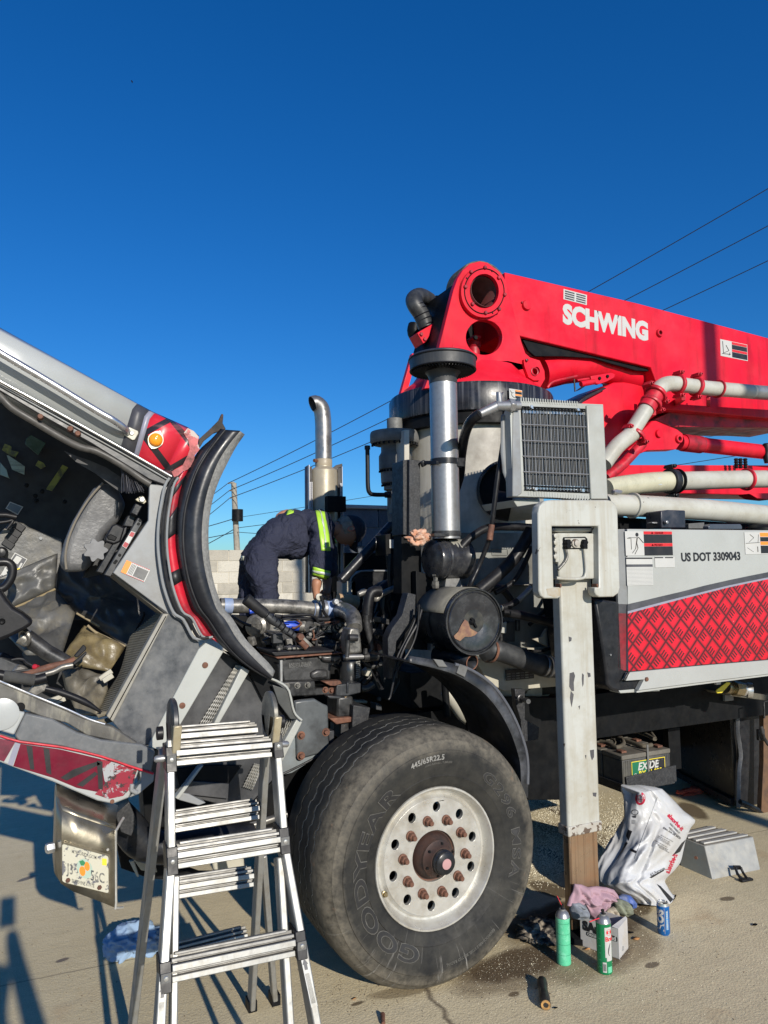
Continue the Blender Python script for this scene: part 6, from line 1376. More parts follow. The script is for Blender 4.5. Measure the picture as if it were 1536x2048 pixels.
# seat
seat = W('c1', [(930, 825), (1000, 850), (1095, 930), (1150, 1035), (1080, 1180), (960, 1300), (860, 1500), (800, 1640), (620, 1640), (550, 1600), (560, 1480), (600, 1330), (660, 1180), (760, 1010), (850, 880)], 3.2)
K('seat_cushion', MB().prism(seat, .42), leather, 'worn grey leather seat cushion', bevel=.035, seg=4, ang=60)
rail('seat_piping', [(930, 840), (800, 990), (690, 1170), (620, 1340), (590, 1500), (600, 1620)], 3.185, .005, paint('seam_piping', (.16, .14, .11), .6), 'c1', n=8)
K('seat_knob', plate([[(on_y('c1', 862, 1448, 3.1).x + (.040 + .0065 * math.cos(7 * t)) * math.cos(t), on_y('c1', 862, 1448, 3.1).z + (.040 + .0065 * math.cos(7 * t)) * math.sin(t)) for t in [k * math.pi / 42 for k in range(84)]]], .035, atY(3.08)), paint('grey_knob', (.16, .16, .165), .5, dirt=((.07, .07, .07), .4, 20)), 'lobed grey seat knob', bevel=.006)
K('belt_webbing', MB().prism(W('c1', [(580, 550), (700, 600), (820, 640), (960, 700), (1095, 790), (1105, 935), (1000, 860), (860, 750), (700, 660)], 3.12), .004), paint('seat_belt', (.055, .055, .058), .7, dirt=((.12, .12, .12), .4, 30)), 'grey seat belt', bevel=0)
K('belt_buckle', MB().prism(W('c1', [(945, 1340), (1010, 1225), (1050, 1205), (1130, 1245), (1090, 1370), (1030, 1395), (950, 1370)], 3.06), .05), plastic_k, 'black seat belt buckle', bevel=.012, seg=3)
K('buckle_slot', MB().prism(W('c1', [(965, 1320), (1000, 1300), (1060, 1330), (1040, 1365), (975, 1350)], 3.056), .01), dark_m, bevel=.003)
K('seat_slider', MB().prism(W('c1', [(940, 1670), (1250, 1150), (1285, 1180), (1280, 1215), (1000, 1690)], 3.02), .05), black_w, 'perforated seat rail', bevel=.003)
K('seat_slider', MB().prism(W('c1', [(870, 1640), (1100, 1260), (1150, 1230), (1140, 1290), (930, 1660)], 3.07), .06), black_p, bevel=.003)
for x_, y_ in ((1265, 1178), (1252, 1210), (1082, 1492), (1050, 1545), (1038, 1560)): K('rail_hole', MB().lathe(on_y('c1', x_, y_, 3.018), Yp, [(.006, 0), (.005, .001)], 10), dark_m, bevel=0)
K('rail_sticker', plate([loop('c1', [(1102, 1410), (1185, 1275), (1223, 1288), (1140, 1435)], 3.016)], .002, atY(3.014)), w_flat, bevel=0)
K('rail_sticker_print', plate([loop('c1', [(1108, 1408), (1130, 1370), (1165, 1390), (1140, 1428)], 3.0135)], .001, atY(3.013)), paint('dark_red_print', (.35, .02, .03), .5), bevel=0)
K('rail_sticker_print', plate([loop('c1', [(1165, 1315), (1188, 1280), (1218, 1292), (1198, 1330)], 3.0135)], .001, atY(3.013)), paint('dark_red_print2', (.35, .02, .03), .5), bevel=0)
K('belt_anchor', plate([loop('c1', [(1222, 990), (1275, 955), (1300, 965), (1322, 1010), (1300, 1030), (1240, 1005)], 3.05)], .008, atY(3.045)), paint('cream_anchor', (.5, .46, .34), .4), bevel=.002)
K('anchor_bolt', MB().hexn(on_y('c1', 1282, 990, 3.045), Yp, .012, .01), steel, bevel=0)
K('adjuster_block', MB().prism(W('c1', [(1180, 1110), (1225, 1020), (1290, 1045), (1240, 1140)], 3.07), .06).prism(W('c1', [(1110, 1230), (1150, 1140), (1250, 1080), (1200, 1240)], 3.12), .08), black_p, bevel=.004)
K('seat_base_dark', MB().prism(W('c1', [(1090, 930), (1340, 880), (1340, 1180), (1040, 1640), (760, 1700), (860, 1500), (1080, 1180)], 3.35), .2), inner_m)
# brush (stands against the jamb)
br_ = thing('brush', 'black bristle brush wedged at the door jamb above the seat', 'brush', on_y('c1', 1180, 900, 3.0))
bs = MB()
for k in range(70):
 t_ = k / 69; a = on_y('c1', 1105 + 110 * t_, 735 + 20 * t_ + R.uniform(-5, 5), 3.0 + R.uniform(0, .04)); b = on_y('c1', 1100 + 200 * t_ + R.uniform(-8, 8), 925 - 10 * abs(t_ - .4) + R.uniform(-14, 12), 2.98 + R.uniform(0, .06))
 bs.tube([a, a.lerp(b, .5) + Vector((R.uniform(-.003, .003), 0, 0)), b], .0016, 4)
obj('bristles', bs, paint('bristle_black', (.03, .03, .036), .5, var=.4), br_, kind='stuff')
obj('brush_back', MB().prism(W('c1', [(1095, 700), (1200, 735), (1330, 900), (1300, 880), (1110, 745)], 3.0), .05), plastic_k, br_, bevel=.004)
# lower-left foot strip: kick panel, grey cowl, red lower corner
K('kick_panel', MB().prism(W('z2', [(-60, 450), (0, 460), (200, 545), (420, 640), (560, 680), (660, 745), (700, 770), (620, 760), (430, 720), (330, 660), (200, 625), (0, 545), (-60, 530)], YK - .01), .05), paint('brushed_dark_panel', (.12, .115, .105), .35, .3, var=.3, streak=((18, 18, 4), .7, (.34, .32, .26))), 'scuffed metal kick panel', bevel=.004)
K('kick_edge', MB().tube(W('z2', [(-60, 425), (0, 452), (160, 520), (330, 590), (440, 640), (520, 665)], YK - .012), .004, 8, sub=3), alu, bevel=0)
cowl_w = [(-60, 545), (0, 560), (60, 590), (125, 608), (70, 720), (-60, 680)]
K('lower_cowl', MB().prism(W('z2', cowl_w, YK - .03), .05), cab_w, bevel=.006)
K('lower_cowl', MB().prism(W('z2', [(125, 610), (260, 640), (380, 705), (500, 742), (700, 765), (770, 800), (750, 905), (600, 862), (480, 820), (300, 775), (90, 750), (72, 722)], YK - .028), .05), dg_flat if False else paint('grey_lower_cowl', (.115, .122, .128), .38, var=.15, dirt=((.18, .18, .18), .5, 40)), 'grey lower cowl', bevel=.006)
K('cowl_disc', MB().lathe(on_y('z2', 10, 615, YK - .032), Yp, [(.055, 0), (.055, .004), (.04, .008), (.002, .01)], 32), cab_w, bevel=0)
K('cowl_recess', MB().lathe(on_y('z2', 100, 580, YK - .02), Yp, [(.016, 0), (.014, .003)], 20), dark_m, bevel=0)
lower = W('z2', [(-60, 700), (0, 722), (100, 752), (300, 780), (500, 825), (660, 880), (690, 890), (640, 1030), (560, 1062), (480, 1045), (260, 950), (70, 880), (-60, 830)], YK - .02)
K('lower_corner', MB().prism(lower, .05), cab_w, bevel=.006)
def dec(pts, m, z_=.021, nm='corner_print'): K(nm, plate([loop('z2', pts, YK - z_)], .0008, atY(YK - z_ - .0006)), m, bevel=0)
dec([(-60, 712), (0, 735), (75, 755), (20, 850), (-60, 822)], paint('dim_red', (.16, .012, .035), .4, dirt=((.03, .01, .015), .8, 8)))
dec([(75, 755), (102, 762), (62, 872), (38, 862)], lv_flat)
dec([(102, 762), (300, 790), (500, 838), (560, 850), (540, 960), (480, 1000), (380, 980), (260, 930), (66, 872)], paint('crimson_corner', (.15, .005, .022), .35, var=.25, dirt=((.03, .006, .01), .6, 6), spec=.3))
dec([(500, 838), (610, 866), (680, 890), (650, 980), (610, 1020), (540, 1035), (470, 1012), (520, 960)], primer, .0215)
for pts in ([(130, 770), (160, 775), (170, 890), (150, 888)], [(215, 782), (245, 788), (255, 915), (230, 905)], [(300, 930), (360, 890), (480, 850), (500, 862), (380, 920), (330, 945)], [(480, 845), (508, 850), (510, 990), (488, 985)], [(380, 965), (470, 900), (485, 912), (410, 975)]):
 dec(pts, k_flat, .0225)
K('corner_rim', MB().tube(W('z2', [(0, 722), (100, 752), (300, 778), (500, 824), (640, 872), (760, 910)], YK - .032), .004, 8, sub=2), red_c, bevel=0)
K('corner_bracket', MB().prism(W('z2', [(690, 892), (765, 912), (760, 950), (690, 1010), (640, 1030), (700, 950)], YK - .015), .05).tube(W('z2', [(655, 960), (650, 990), (680, 1005)], YK - .02), .01, 8), grey_p, bevel=.003)
K('corner_hole', MB().lathe(on_y('z2', 556, 1048, YK - .021), Yp, [(.008, 0), (.007, .002)], 12), rust, bevel=0)
# ------------------------------------------------------------ step well: slanted strips of plate and mesh
YW = YK + .02
K('step_stripe', MB().prism(W('z2', [(985, 292), (1020, 262), (1108, 305), (860, 725), (800, 800), (735, 772), (850, 548)], YW - .01), .03), white_p, 'pale diagonal step plate', bevel=.003)
for x_, y_ in ((1016, 372), (903, 572)): K('step_bolt', MB().lathe(on_y('z2', x_, y_, YW - .01), Yp, [(.012, 0), (.012, .004), (.004, .006)], 12, False), rust, bevel=0)
spk = paint('speckled_black_plate', (.028, .029, .032), .5, var=.3, dirt=((.10, .10, .10), .5, 6), chips=((.35, .35, .33), .73, 60))
K('step_well_panel', MB().prism(W('z2', [(1100, 305), (1130, 320), (1200, 375), (1400, 470), (1430, 500), (1460, 620), (1495, 645), (1400, 850), (1390, 900), (1240, 1060), (1080, 1060), (890, 1010), (720, 920), (760, 800), (860, 722)], YW + .06), .03), spk, 'black speckled step well', bevel=.003)
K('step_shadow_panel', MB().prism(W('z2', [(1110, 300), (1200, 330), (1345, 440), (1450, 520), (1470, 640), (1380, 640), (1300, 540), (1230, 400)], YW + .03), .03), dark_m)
# expanded metal: crossing zig-zag strands
def mesh_metal(name, corners, rows_, colsn, Y):
 a, b, c, d = corners                                            # a->b along, a->d across
 mb = MB()
 for j in range(rows_ + 1):
  pts = []
  for i in range(colsn * 2 + 1):
   s_ = i / (colsn * 2); t_ = (j + (.36 if i % 2 else -.0)) / rows_
   if t_ > 1.02: t_ = 1.0
   e0 = lerp2(a, b, s_); e1 = lerp2(d, c, s_); q = lerp2(e0, e1, t_)
   pts.append(on_y('z2', q[0], q[1], Y + (.004 if i % 2 else 0)))
  mb.tube(pts, .0028, 4, smooth=False)
 return K(name, mb, paint(name + '_steel', (.40, .385, .34), .45, .3, dirt=((.1, .1, .09), .6, 20)), bevel=0, kind='stuff')
mesh_metal('expanded_step_mesh', ((1170, 372), (960, 712), (1030, 722), (1205, 378)), 6, 17, YW + .035)
mesh_metal('expanded_step_mesh', ((1385, 640), (1372, 740), (1400, 800), (1470, 645)), 7, 5, YW + .035)
mesh_metal('expanded_step_mesh', ((1262, 860), (1205, 975), (1250, 990), (1300, 870)), 5, 8, YW + .035)
K('step_edge', MB().prism(W('z2', [(1200, 378), (1238, 400), (1055, 715), (1030, 722)], YW + .0), .05), white_p, 'pale edge of the step mesh', bevel=.003)
K('step_edge', MB().prism(W('z2', [(1470, 640), (1498, 655), (1400, 850), (1380, 800)], YW + .0), .05), white_p, bevel=.003)
K('step_edge', MB().prism(W('z2', [(985, 880), (1010, 868), (885, 1040), (868, 1030)], YW + .0), .04), white_p, bevel=.003)
K('step_edge', MB().prism(W('z2', [(895, 1005), (935, 1010), (1020, 1055), (985, 1068), (885, 1040)], YW + .02), .04), grey_p, bevel=.003)
K('step_riser', MB().prism(W('z2', [(1350, 470), (1430, 495), (1462, 618), (1470, 640), (1440, 640), (1380, 560)], YW - .01), .02), paint('well_grey', (.05, .052, .05), .4), bevel=.002)
rail('well_rim', [(1345, 440), (1400, 465), (1432, 500), (1450, 580), (1465, 618), (1495, 645)], YW - .015, .005, white_p, 'z2', 2)
K('inner_step', MB().prism(W('z2', [(870, 890), (990, 870), (1200, 870), (1135, 960), (900, 1010)], YW + .04), .02), dark_m)
K('step_tread', MB().prism(W('z2', [(915, 945), (1135, 960), (1130, 1035), (900, 1010)], YW + .03), .02), spk)
# ------------------------------------------------------------ wheel-arch flare: nested curved bands
OUT = [('z1', 1210, 615), ('z1', 1165, 680), ('z1', 1120, 765), ('z1', 1080, 850), ('z1', 1050, 940), ('z1', 1032, 1050), ('z1', 1030, 1160), ('z1', 1040, 1270), ('z1', 1062, 1370), ('z1', 1100, 1470), ('z2', 1150, 145), ('z2', 1210, 240), ('z2', 1275, 310), ('z2', 1330, 365), ('z2', 1360, 405)]
MID1 = [('z1', 1190, 600), ('z1', 1140, 660), ('z1', 1085, 745), ('z1', 1050, 830), ('z1', 1020, 930), ('z1', 1003, 1040), ('z1', 1000, 1160), ('z1', 1012, 1270), ('z1', 1035, 1370), ('z1', 1072, 1480), ('z2', 1118, 150), ('z2', 1175, 245), ('z2', 1245, 325), ('z2', 1310, 390), ('z2', 1350, 430)]
RID = [('z1', 1115, 595), ('z1', 1075, 645), ('z1', 1020, 720), ('z1', 975, 800), ('z1', 940, 900), ('z1', 915, 1010), ('z1', 908, 1140), ('z1', 920, 1260), ('z1', 945, 1370), ('z1', 985, 1470), ('z2', 1035, 150), ('z2', 1095, 240), ('z2', 1170, 325), ('z2', 1260, 395), ('z2', 1340, 440)]
IN1 = [('z1', 1095, 590), ('z1', 1050, 640), ('z1', 985, 700), ('z1', 935, 790), ('z1', 900, 880), ('z1', 878, 1000), ('z1', 872, 1140), ('z1', 885, 1250), ('z1', 912, 1370), ('z1', 948, 1480), ('z2', 990, 140), ('z2', 1060, 235), ('z2', 1140, 310), ('z2', 1240, 385), ('z2', 1335, 438)]
RED = [('z1', 1000, 640), ('z1', 985, 690), ('z1', 935, 780), ('z1', 868, 850), ('z1', 845, 940), ('z1', 830, 1040), ('z1', 825, 1140), ('z1', 832, 1240), ('z1', 855, 1370), ('z1', 900, 1490), ('z2', 950, 140), ('z2', 1000, 228), ('z2', 1052, 232)]
def cvp(L, Y, k=4): return curve([on_y(f_, x_, y_, Y) for f_, x_, y_ in L], k)
c_out, c_m1, c_rid, c_in = cvp(OUT, YK - .03), cvp(MID1, YK - .06), cvp(RID, YK - .035), cvp(IN1, YK + .0)
arch_m = paint('arch_rubber', (.013, .014, .018), .36, var=.3, dirt=((.045, .047, .055), .6, 7), rough_var=.1, spec=.4)
K('arch_flare', MB().strip(c_m1, c_rid), arch_m, 'wide black rubber wheel-arch flare', bevel=0, solid=.008)
K('arch_lip', MB().strip(c_out, c_m1).strip(c_out, [p + Vector((0, .12, 0)) for p in c_out]), paint('arch_edge_grey', (.15, .15, .145), .7, var=.3, dirt=((.28, .28, .26), .6, 70)), 'textured grey edge of the flare', bevel=0, solid=.006)
K('arch_ridge', MB().tube(c_rid, .006, 10), black_r, bevel=0)
K('arch_inner_band', MB().strip(c_rid, c_in), arch_m, bevel=0, solid=.006)
K('arch_underside', MB().strip([p + Vector((0, .12, 0)) for p in c_out], [p + Vector((0, .45, 0)) for p in c_out]), dark_m, bevel=0, solid=.006)
c_red = cvp(RED, YK + .0); k_ = len(c_red)
c_in2 = [c_in[min(len(c_in) - 1, int(i * (len(c_in) - 1) / (k_ - 1) * .84))] + Vector((0, .003, 0)) for i in range(k_)]
K('red_arch_band', MB().strip(c_red[8:], c_in2[8:]), paint('red_arch_print', (.48, .014, .03), .35, dirt=((.03, .02, .025), .95, 4), var=.2), 'red printed band along the arch', bevel=0, solid=.004)
for off, r_, m in ((0, .005, grey_p), (-.016, .007, black_r), (-.034, .006, grey_p)):
 K('arch_trim', MB().tube([p + Vector((off, -.008, off * .1)) for p in c_red[11:]], r_, 8), m, bevel=0)
for i0, i1 in ((14, 17), (20, 25), (30, 33)):
 K('dark_arch_patch', MB().strip([p + Vector((0, -.004, 0)) for p in c_red[i0:i1]], [p + Vector((0, -.004, 0)) for p in c_in2[i0:i1]]), k_flat, bevel=0, solid=.002)
# ------------------------------------------------------------ bumper and licence plate
YM = 2.80
bp_ = sub('bumper', truck, 'dull chrome bumper end with a curved side')
topc = W('r6', [(430, 0), (445, 45), (480, 85), (600, 130), (760, 185), (890, 225)], YM)
bot_ = W('r6', [(412, 560), (425, 600), (470, 640), (560, 700), (760, 775), (890, 828)], YM)
# face bows round at the left end
def bow(L): return [p + Vector((0, .16 * max(0, 1 - i / 2.2) ** 2, 0)) for i, p in enumerate(L)]
tb_, bb_ = bow(topc), bow(bot_)
midp = [a.lerp(b, .5) for a, b in zip(tb_, bb_)]
P('bumper_face', MB().grid([tb_, [a.lerp(b, .33) for a, b in zip(tb_, bb_)], midp, [a.lerp(b, .75) for a, b in zip(tb_, bb_)], bb_]), chrome_d, bevel=0, solid=.005, parent=bp_, ang=60)
P('bumper_lip', MB().grid([tb_, [p + Vector((0, .02, .012)) for p in tb_], [p + Vector((.02, .17, .03)) for p in tb_]]), chrome_d, bevel=0, solid=.005, parent=bp_, ang=60)
P('bumper_end_edge', MB().tube([tb_[-1] + Vector((.03, .05, .02)), tb_[-1] + Vector((.004, .0, .0)), tb_[-1] + Vector((0, 0, -.03)), bb_[-1] + Vector((0, 0, .02)), bb_[-1], bb_[-1] + Vector((.025, .02, -.012))], .0045, 8, sub=2), alu_w, bevel=0, parent=bp_)
P('bumper_bolt', MB().hexn(on_y('r6', 412, 362, YM + .05), (-1, -.3, 0), .018, .025), alu, bevel=0, parent=bp_)
P('bumper_hole', MB().lathe(on_y('r6', 827, 553, YM - .003), Yp, [(.005, 0), (.004, .001)], 12), dark_m, bevel=0, parent=bp_)
P('bumper_scuff', MB().lathe(on_y('r6', 828, 382, YM - .003), Yp, [(.005, 0), (.004, .001)], 12), alu_w, bevel=0, parent=bp_)
# plate
YL = YM - .012
q = [on_y('r6', x_, y_, YL) for x_, y_ in ((478, 335), (832, 430), (815, 760), (478, 625))]
ux = (q[1] - q[0]); uz = (q[0] - q[3])
ux_, uz_ = ux.normalized(), uz.normalized()
LWd, LHt = ux.length, uz.length
def fp(a, b, c): return q[3] + ux_ * (a * LWd) + Vector((uz_.x, 0, uz_.z)) * (b * LHt) + Vector((0, -c, 0))
lp_ = sub('licence_plate', truck, 'weathered licence plate with peeling paint')
plm = NT('licence_plate_paint'); kk = plm.rng(plm.noise(24, 7, .7), .55, .56)
X_, Y_, Z_ = plm.sep()
plm.set(col=plm.mix(kk, (.50, .48, .38), (.13, .13, .14)), rough=.5).bump(kk, .3, .002)
P('plate_frame', plate([[(a, b) for a, b in rrect(.02, -.03, 1.04, 1.05, .04)]], .004, lambda a, b, c: fp(a, b, c - .006)), chrome_d, bevel=0, parent=lp_)
P('plate_sheet', plate([rrect(0, 0, 1, 1, .05)], .003, fp), plm.mat, bevel=0, parent=lp_)
bl = paint('plate_lettering_dark', (.05, .055, .06), .5, dirt=((.5, .48, .4), .8, 45))
P('plate_lettering', text('J3', .62, lambda a, b, c: fp(a * .30 + .10, b * .62 + .26, c + .003), .001, .01), bl, bevel=0, parent=lp_)
P('plate_lettering', text('56C', .62, lambda a, b, c: fp(a * .30 + .60, b * .62 + .24, c + .003), .001, .01), bl, bevel=0, parent=lp_)
P('plate_lettering', text('MYFLORIDA.COM', .15, lambda a, b, c: fp(a * .45 + .20, b * .9 + .83, c + .003), .001, .01), bl, bevel=0, parent=lp_)
P('plate_lettering', text('SUNSHINE STATE', .15, lambda a, b, c: fp(a * .42 + .20, b * .9 + .05, c + .003), .001, .01), bl, bevel=0, parent=lp_)
P('plate_tint', plate([circ(.48, .5, .17, 24, .26)], .0004, lambda a, b, c: fp(a, b, c + .0032)), paint('pale_green_tint', (.36, .46, .38), .5), bevel=0, parent=lp_)
P('plate_fruit', plate([circ(.43, .42, .065, 20, .13)], .0006, lambda a, b, c: fp(a, b, c + .0038)), o_flat, bevel=0, parent=lp_)
P('plate_fruit', plate([circ(.53, .58, .06, 20, .12)], .0006, lambda a, b, c: fp(a, b, c + .004)), o_flat, bevel=0, parent=lp_)
P('plate_leaf', plate([[(.36, .66), (.44, .72), (.50, .66), (.46, .58), (.40, .56)]], .0006, lambda a, b, c: fp(a, b, c + .0042)), paint('leaf_green', (.03, .2, .08), .5), bevel=0, parent=lp_)
P('plate_sticker', plate([[(.86, .72), (.96, .74), (.96, .92), (.86, .90)]], .0006, lambda a, b, c: fp(a, b, c + .0036)), y_flat, bevel=0, parent=lp_)
for a, b in ((.12, .08), (.80, .10)): P('plate_bolt', MB().hexn(fp(a, b, .003), Yp, .008, .006), rust, bevel=0, parent=lp_)
# behind the bumper: axle beam parts, mounts seen through the ladder
P('front_cross_tube', MB().tube(W('z2', [(560, 1100), (640, 1180), (720, 1260), (900, 1270), (1250, 1230)], 3.3), .07, 16, sub=4), black_p, bevel=0)
P('tow_bracket', MB().prism(W('z2', [(570, 1110), (640, 1050), (680, 1150), (650, 1220), (600, 1200)], 3.1), .1), black_g)
P('front_frame_horn', MB().prism(W('z2', [(700, 920), (1240, 1060), (1400, 900), (1500, 850), (1500, 1150), (1000, 1250), (720, 1180)], 3.5), .2), dark_m)
P('pale_tow_plate', plate([loop('z2', [(1055, 1180), (1140, 1165), (1190, 1240), (1150, 1320), (1210, 1330), (1215, 1400), (1060, 1390), (1040, 1300)], 3.4)], .03, atY(3.4)), cream_p, 'dirty cream casting under the front', bevel=.008)
P('under_bracket', MB().prism(W('z2', [(650, 1320), (760, 1320), (780, 1400), (700, 1390)], 3.35), .04).prism(W('z2', [(640, 1345), (665, 1340), (690, 1420), (680, 1425)], 3.3), .02), cream_p)
P('front_leaf_spring', MB().prism(W('z2', [(570, 1210), (750, 1330), (1000, 1420), (1260, 1420), (1260, 1445), (980, 1450), (740, 1430), (600, 1380)], 3.45), .08), dark_m)
P('drag_link', MB().tube(W('z2', [(1100, 1210), (1270, 1160), (1420, 1110)], 3.3), .016, 10).tube(W('z2', [(1150, 1260), (1300, 1200), (1420, 1190)], 3.35), .02, 10), eng_l, bevel=0)
# ============================================================ engine between cab and wheel
E_ = lambda n, mb, m, label=None, bevel=.003, **k: P(n, mb, m, label, bevel, parent=eng, **k)
eng = sub('engine', truck, 'dirty exposed diesel engine behind the tilted cab')
w4 = lambda pts, Y: W('z4', pts, Y)
E_('engine_block', MB().prism(w4([(420, 420), (1100, 430), (1130, 700), (1180, 1000), (900, 1060), (560, 1000), (430, 700)], 3.98), .45), dark_m)
E_('charge_air_pipe', MB().tube(w4([(40, 212), (140, 215), (400, 215), (620, 222), (815, 240)], 3.95), .0405, 24, sub=3), eng_l, 'long dull aluminium air pipe', bevel=0)
E_('pipe_coupler', MB().tube(w4([(70, 214), (140, 216)], 3.95), .043, 24), blue_b, bevel=0)
E_('pipe_coupler', MB().tube(w4([(810, 240), (1040, 245)], 3.95), .048, 24), blue_b, 'blue-grey silicone coupler', bevel=0)
for x_ in (830, 868, 905, 985, 1030): E_('coupler_clamp', MB().lathe(on_y('z4', x_, 240, 3.95), (1, 0, 0), [(.048, -.012), (.0515, -.008), (.0515, .008), (.048, .012)], 28, cap=False), steel, bevel=0)
E_('pipe_elbow', MB().tube(w4([(1030, 245, 3.95), (1095, 262, 3.72), (1145, 310, 3.5), (1158, 405, 3.42)], 3.95), [.046, .044, .041, .04], 24, sub=5), eng_l, bevel=0)
E_('intake_casting', MB().prism(w4([(1120, 395), (1205, 400), (1215, 500), (1225, 610), (1110, 620), (1095, 500)], 3.38), .10), eng_l, bevel=.012, seg=3)
E_('clamp_bolt', MB().hexn(on_y('z4', 995, 180, 3.88), Yp, .02, .03).box(on_y('z4', 970, 165, 3.9), on_y('z4', 1020, 200, 3.86)), steel)
E_('filler_cap', MB().tube(w4([(862, 150), (865, 180)], 3.9), .012, 10).lathe(on_y('z4', 860, 140, 3.88), Yp, [(.019, 0), (.019, .012), (.008, .014)], 18), cream_p, bevel=0)
# gear lever boot and stick
E_('lever_grip', MB().tube(w4([(255, 155), (330, 215), (420, 285)], 3.55), [.030, .028, .026], 14, smooth=True), black_r, 'thick black rubber lever boot', bevel=.003)
E_('lever_boot', MB().tube(w4([(410, 270), (470, 330), (540, 380), (620, 440), (680, 480)], 3.56), [.017, .022, .016, .019, .014], 16, sub=3), foil, bevel=0)
for k in range(8):
 t_ = k / 7; E_('boot_wrap', MB().lathe(on_y('z4', 430 + 240 * t_, 290 + 185 * t_, 3.56), (1, 0, -.75), [(.018, -.004), (.0215, 0), (.018, .004)], 16, cap=False), plastic_k, bevel=0)
E_('lever_joint', MB().tube(w4([(670, 470), (720, 520), (760, 560)], 3.57), .017, 12).hexn(on_y('z4', 700, 470, 3.55), Yp, .02, .03), rust, bevel=0)
E_('lever_joint', MB().prism(w4([(690, 460), (720, 450), (820, 545), (790, 560)], 3.58), .02), eng_l)
E_('lever_lead', MB().tube(w4([(560, 430), (640, 470), (672, 530), (675, 580)], 3.54), .004, 8, sub=3), hose_m, bevel=0)
# left pulley / fan hub parts
E_('round_housing', MB().lathe(on_y('z4', 350, 380, 3.85), (-.8, -1, 0), [(.055, -.05), (.06, -.04), (.06, .02), (.045, .03), (.045, .05), (.02, .055)], 28), eng_l, 'pale round compressor head', bevel=0)
E_('housing_bracket', MB().prism(w4([(395, 330), (560, 310), (600, 380), (560, 440), (410, 430)], 3.9), .12), eng_l, bevel=.01)
E_('dark_bracket', MB().prism(w4([(400, 440), (600, 430), (640, 500), (560, 560), (430, 540)], 3.8), .1), eng_m)
E_('fan_belt_cover', MB().prism(w4([(130, 290), (300, 300), (300, 560), (440, 620), (380, 640), (240, 480)], 3.9), .1), dark_m)
E_('blue_fitting', MB().tube(w4([(285, 262), (320, 255)], 3.85), .014, 10), blue_s, bevel=0)
E_('ribbed_part', MB().tube(w4([(300, 470), (315, 540)], 3.8), .022, 12), eng_l, bevel=0)
E_('black_cable_run', MB().tube(w4([(120, 290), (170, 320), (240, 360), (300, 380)], 3.8), .008, 8, sub=3).tube(w4([(560, 300), (760, 290), (840, 320), (860, 400), (840, 480)], 3.82), .008, 8, sub=4).tube(w4([(500, 300), (700, 320), (900, 330), (1100, 320)], 3.85), .012, 8, sub=3).tube(w4([(880, 130), (900, 200), (900, 260), (940, 310)], 3.86), .009, 8, sub=3).tube(w4([(1000, 330), (970, 400), (1010, 460), (1100, 480)], 3.8), .007, 8, sub=3), hose_m, bevel=0)
E_('cable_plug', MB().prism(w4([(830, 465), (858, 465), (858, 550), (832, 550)], 3.78), .03), plastic_k)
# valve cover
E_('valve_cover', MB().prism(w4([(690, 360), (720, 345), (1080, 345), (1090, 360), (1088, 425), (1070, 440), (720, 442), (690, 420)], 3.86), .2), eng_l, 'grimy aluminium valve cover', bevel=.015, seg=3)
E_('cover_cap', MB().lathe(on_y('z4', 770, 388, 3.86), Yp, [(.036, 0), (.036, .018), (.03, .024), (.002, .025)], 28), eng_m, bevel=0)
E_('cover_boss', MB().prism(w4([(880, 350), (945, 350), (940, 400), (905, 425), (885, 400)], 3.84), .03).prism(w4([(1000, 355), (1055, 355), (1060, 400), (1030, 425), (1000, 405)], 3.84), .03), eng_m, bevel=.006)
for x_, y_ in ((912, 372), (1028, 372), (1080, 365), (735, 355)): E_('cover_bolt', MB().hexn(on_y('z4', x_, y_, 3.84), Yp, .012, .014), eng_l, bevel=0)
E_('blue_hose', MB().tube(w4([(575, 385), (620, 380), (700, 385)], 3.84), [.024, .027, .026], 20, sub=3), blue_s, 'bright blue silicone hose', bevel=0)
E_('hose_neck', MB().tube(w4([(690, 385), (730, 386)], 3.84), .03, 16).tube(w4([(690, 330), (695, 360)], 3.84), .012, 8), eng_l, bevel=0)
E_('coolant_rail', MB().tube(w4([(600, 470), (820, 480), (1100, 490)], 3.9), .022, 12), eng_m, bevel=0)
E_('cylinder_part', MB().tube(w4([(880, 545), (1100, 560)], 3.82), .04, 18), eng_m, bevel=0)
E_('small_bracketry', MB().prism(w4([(590, 490), (640, 485), (650, 540), (600, 550)], 3.75), .03).prism(w4([(610, 560), (740, 555), (770, 575), (600, 580)], 3.6), .1).hexn(on_y('z4', 520, 570, 3.55), Yp, .01, .03), eng_l)
E_('water_pipe', MB().tube(w4([(1105, 500), (1098, 600), (1095, 640)], 3.36), .011, 10, sub=2).tube(w4([(1180, 480), (1110, 478)], 3.36), .018, 12), eng_m, bevel=0)
# tray / plate and transmission box
E_('base_gasket', MB().prism([on_y('z4', 468, 600, 3.55), on_y('z4', 1000, 580, 3.55), on_y('z4', 1000, 598, 3.55), on_y('z4', 500, 632, 3.55)], .3), black_r, 'black gasketed lid')
E_('lid_lip', MB().prism(w4([(500, 640), (1055, 600), (1060, 612), (520, 655)], 3.54), .3), rust, 'rust-red lip under the lid')
E_('gear_case', MB().prism(w4([(535, 660), (560, 648), (900, 628), (1050, 625), (1040, 690), (965, 715), (960, 830), (830, 840), (570, 845)], 3.58), .35), eng_m, 'flat-sided cast gear case', bevel=.01, seg=3)
E_('case_edge', MB().box(on_y('z4', 540, 660, 3.575), on_y('z4', 552, 850, 3.6)), steel)
E_('case_bulge', MB().prism(w4([(790, 770), (850, 740), (940, 745), (950, 815), (880, 830), (800, 825)], 3.565), .05), eng_m, bevel=.015, seg=3)
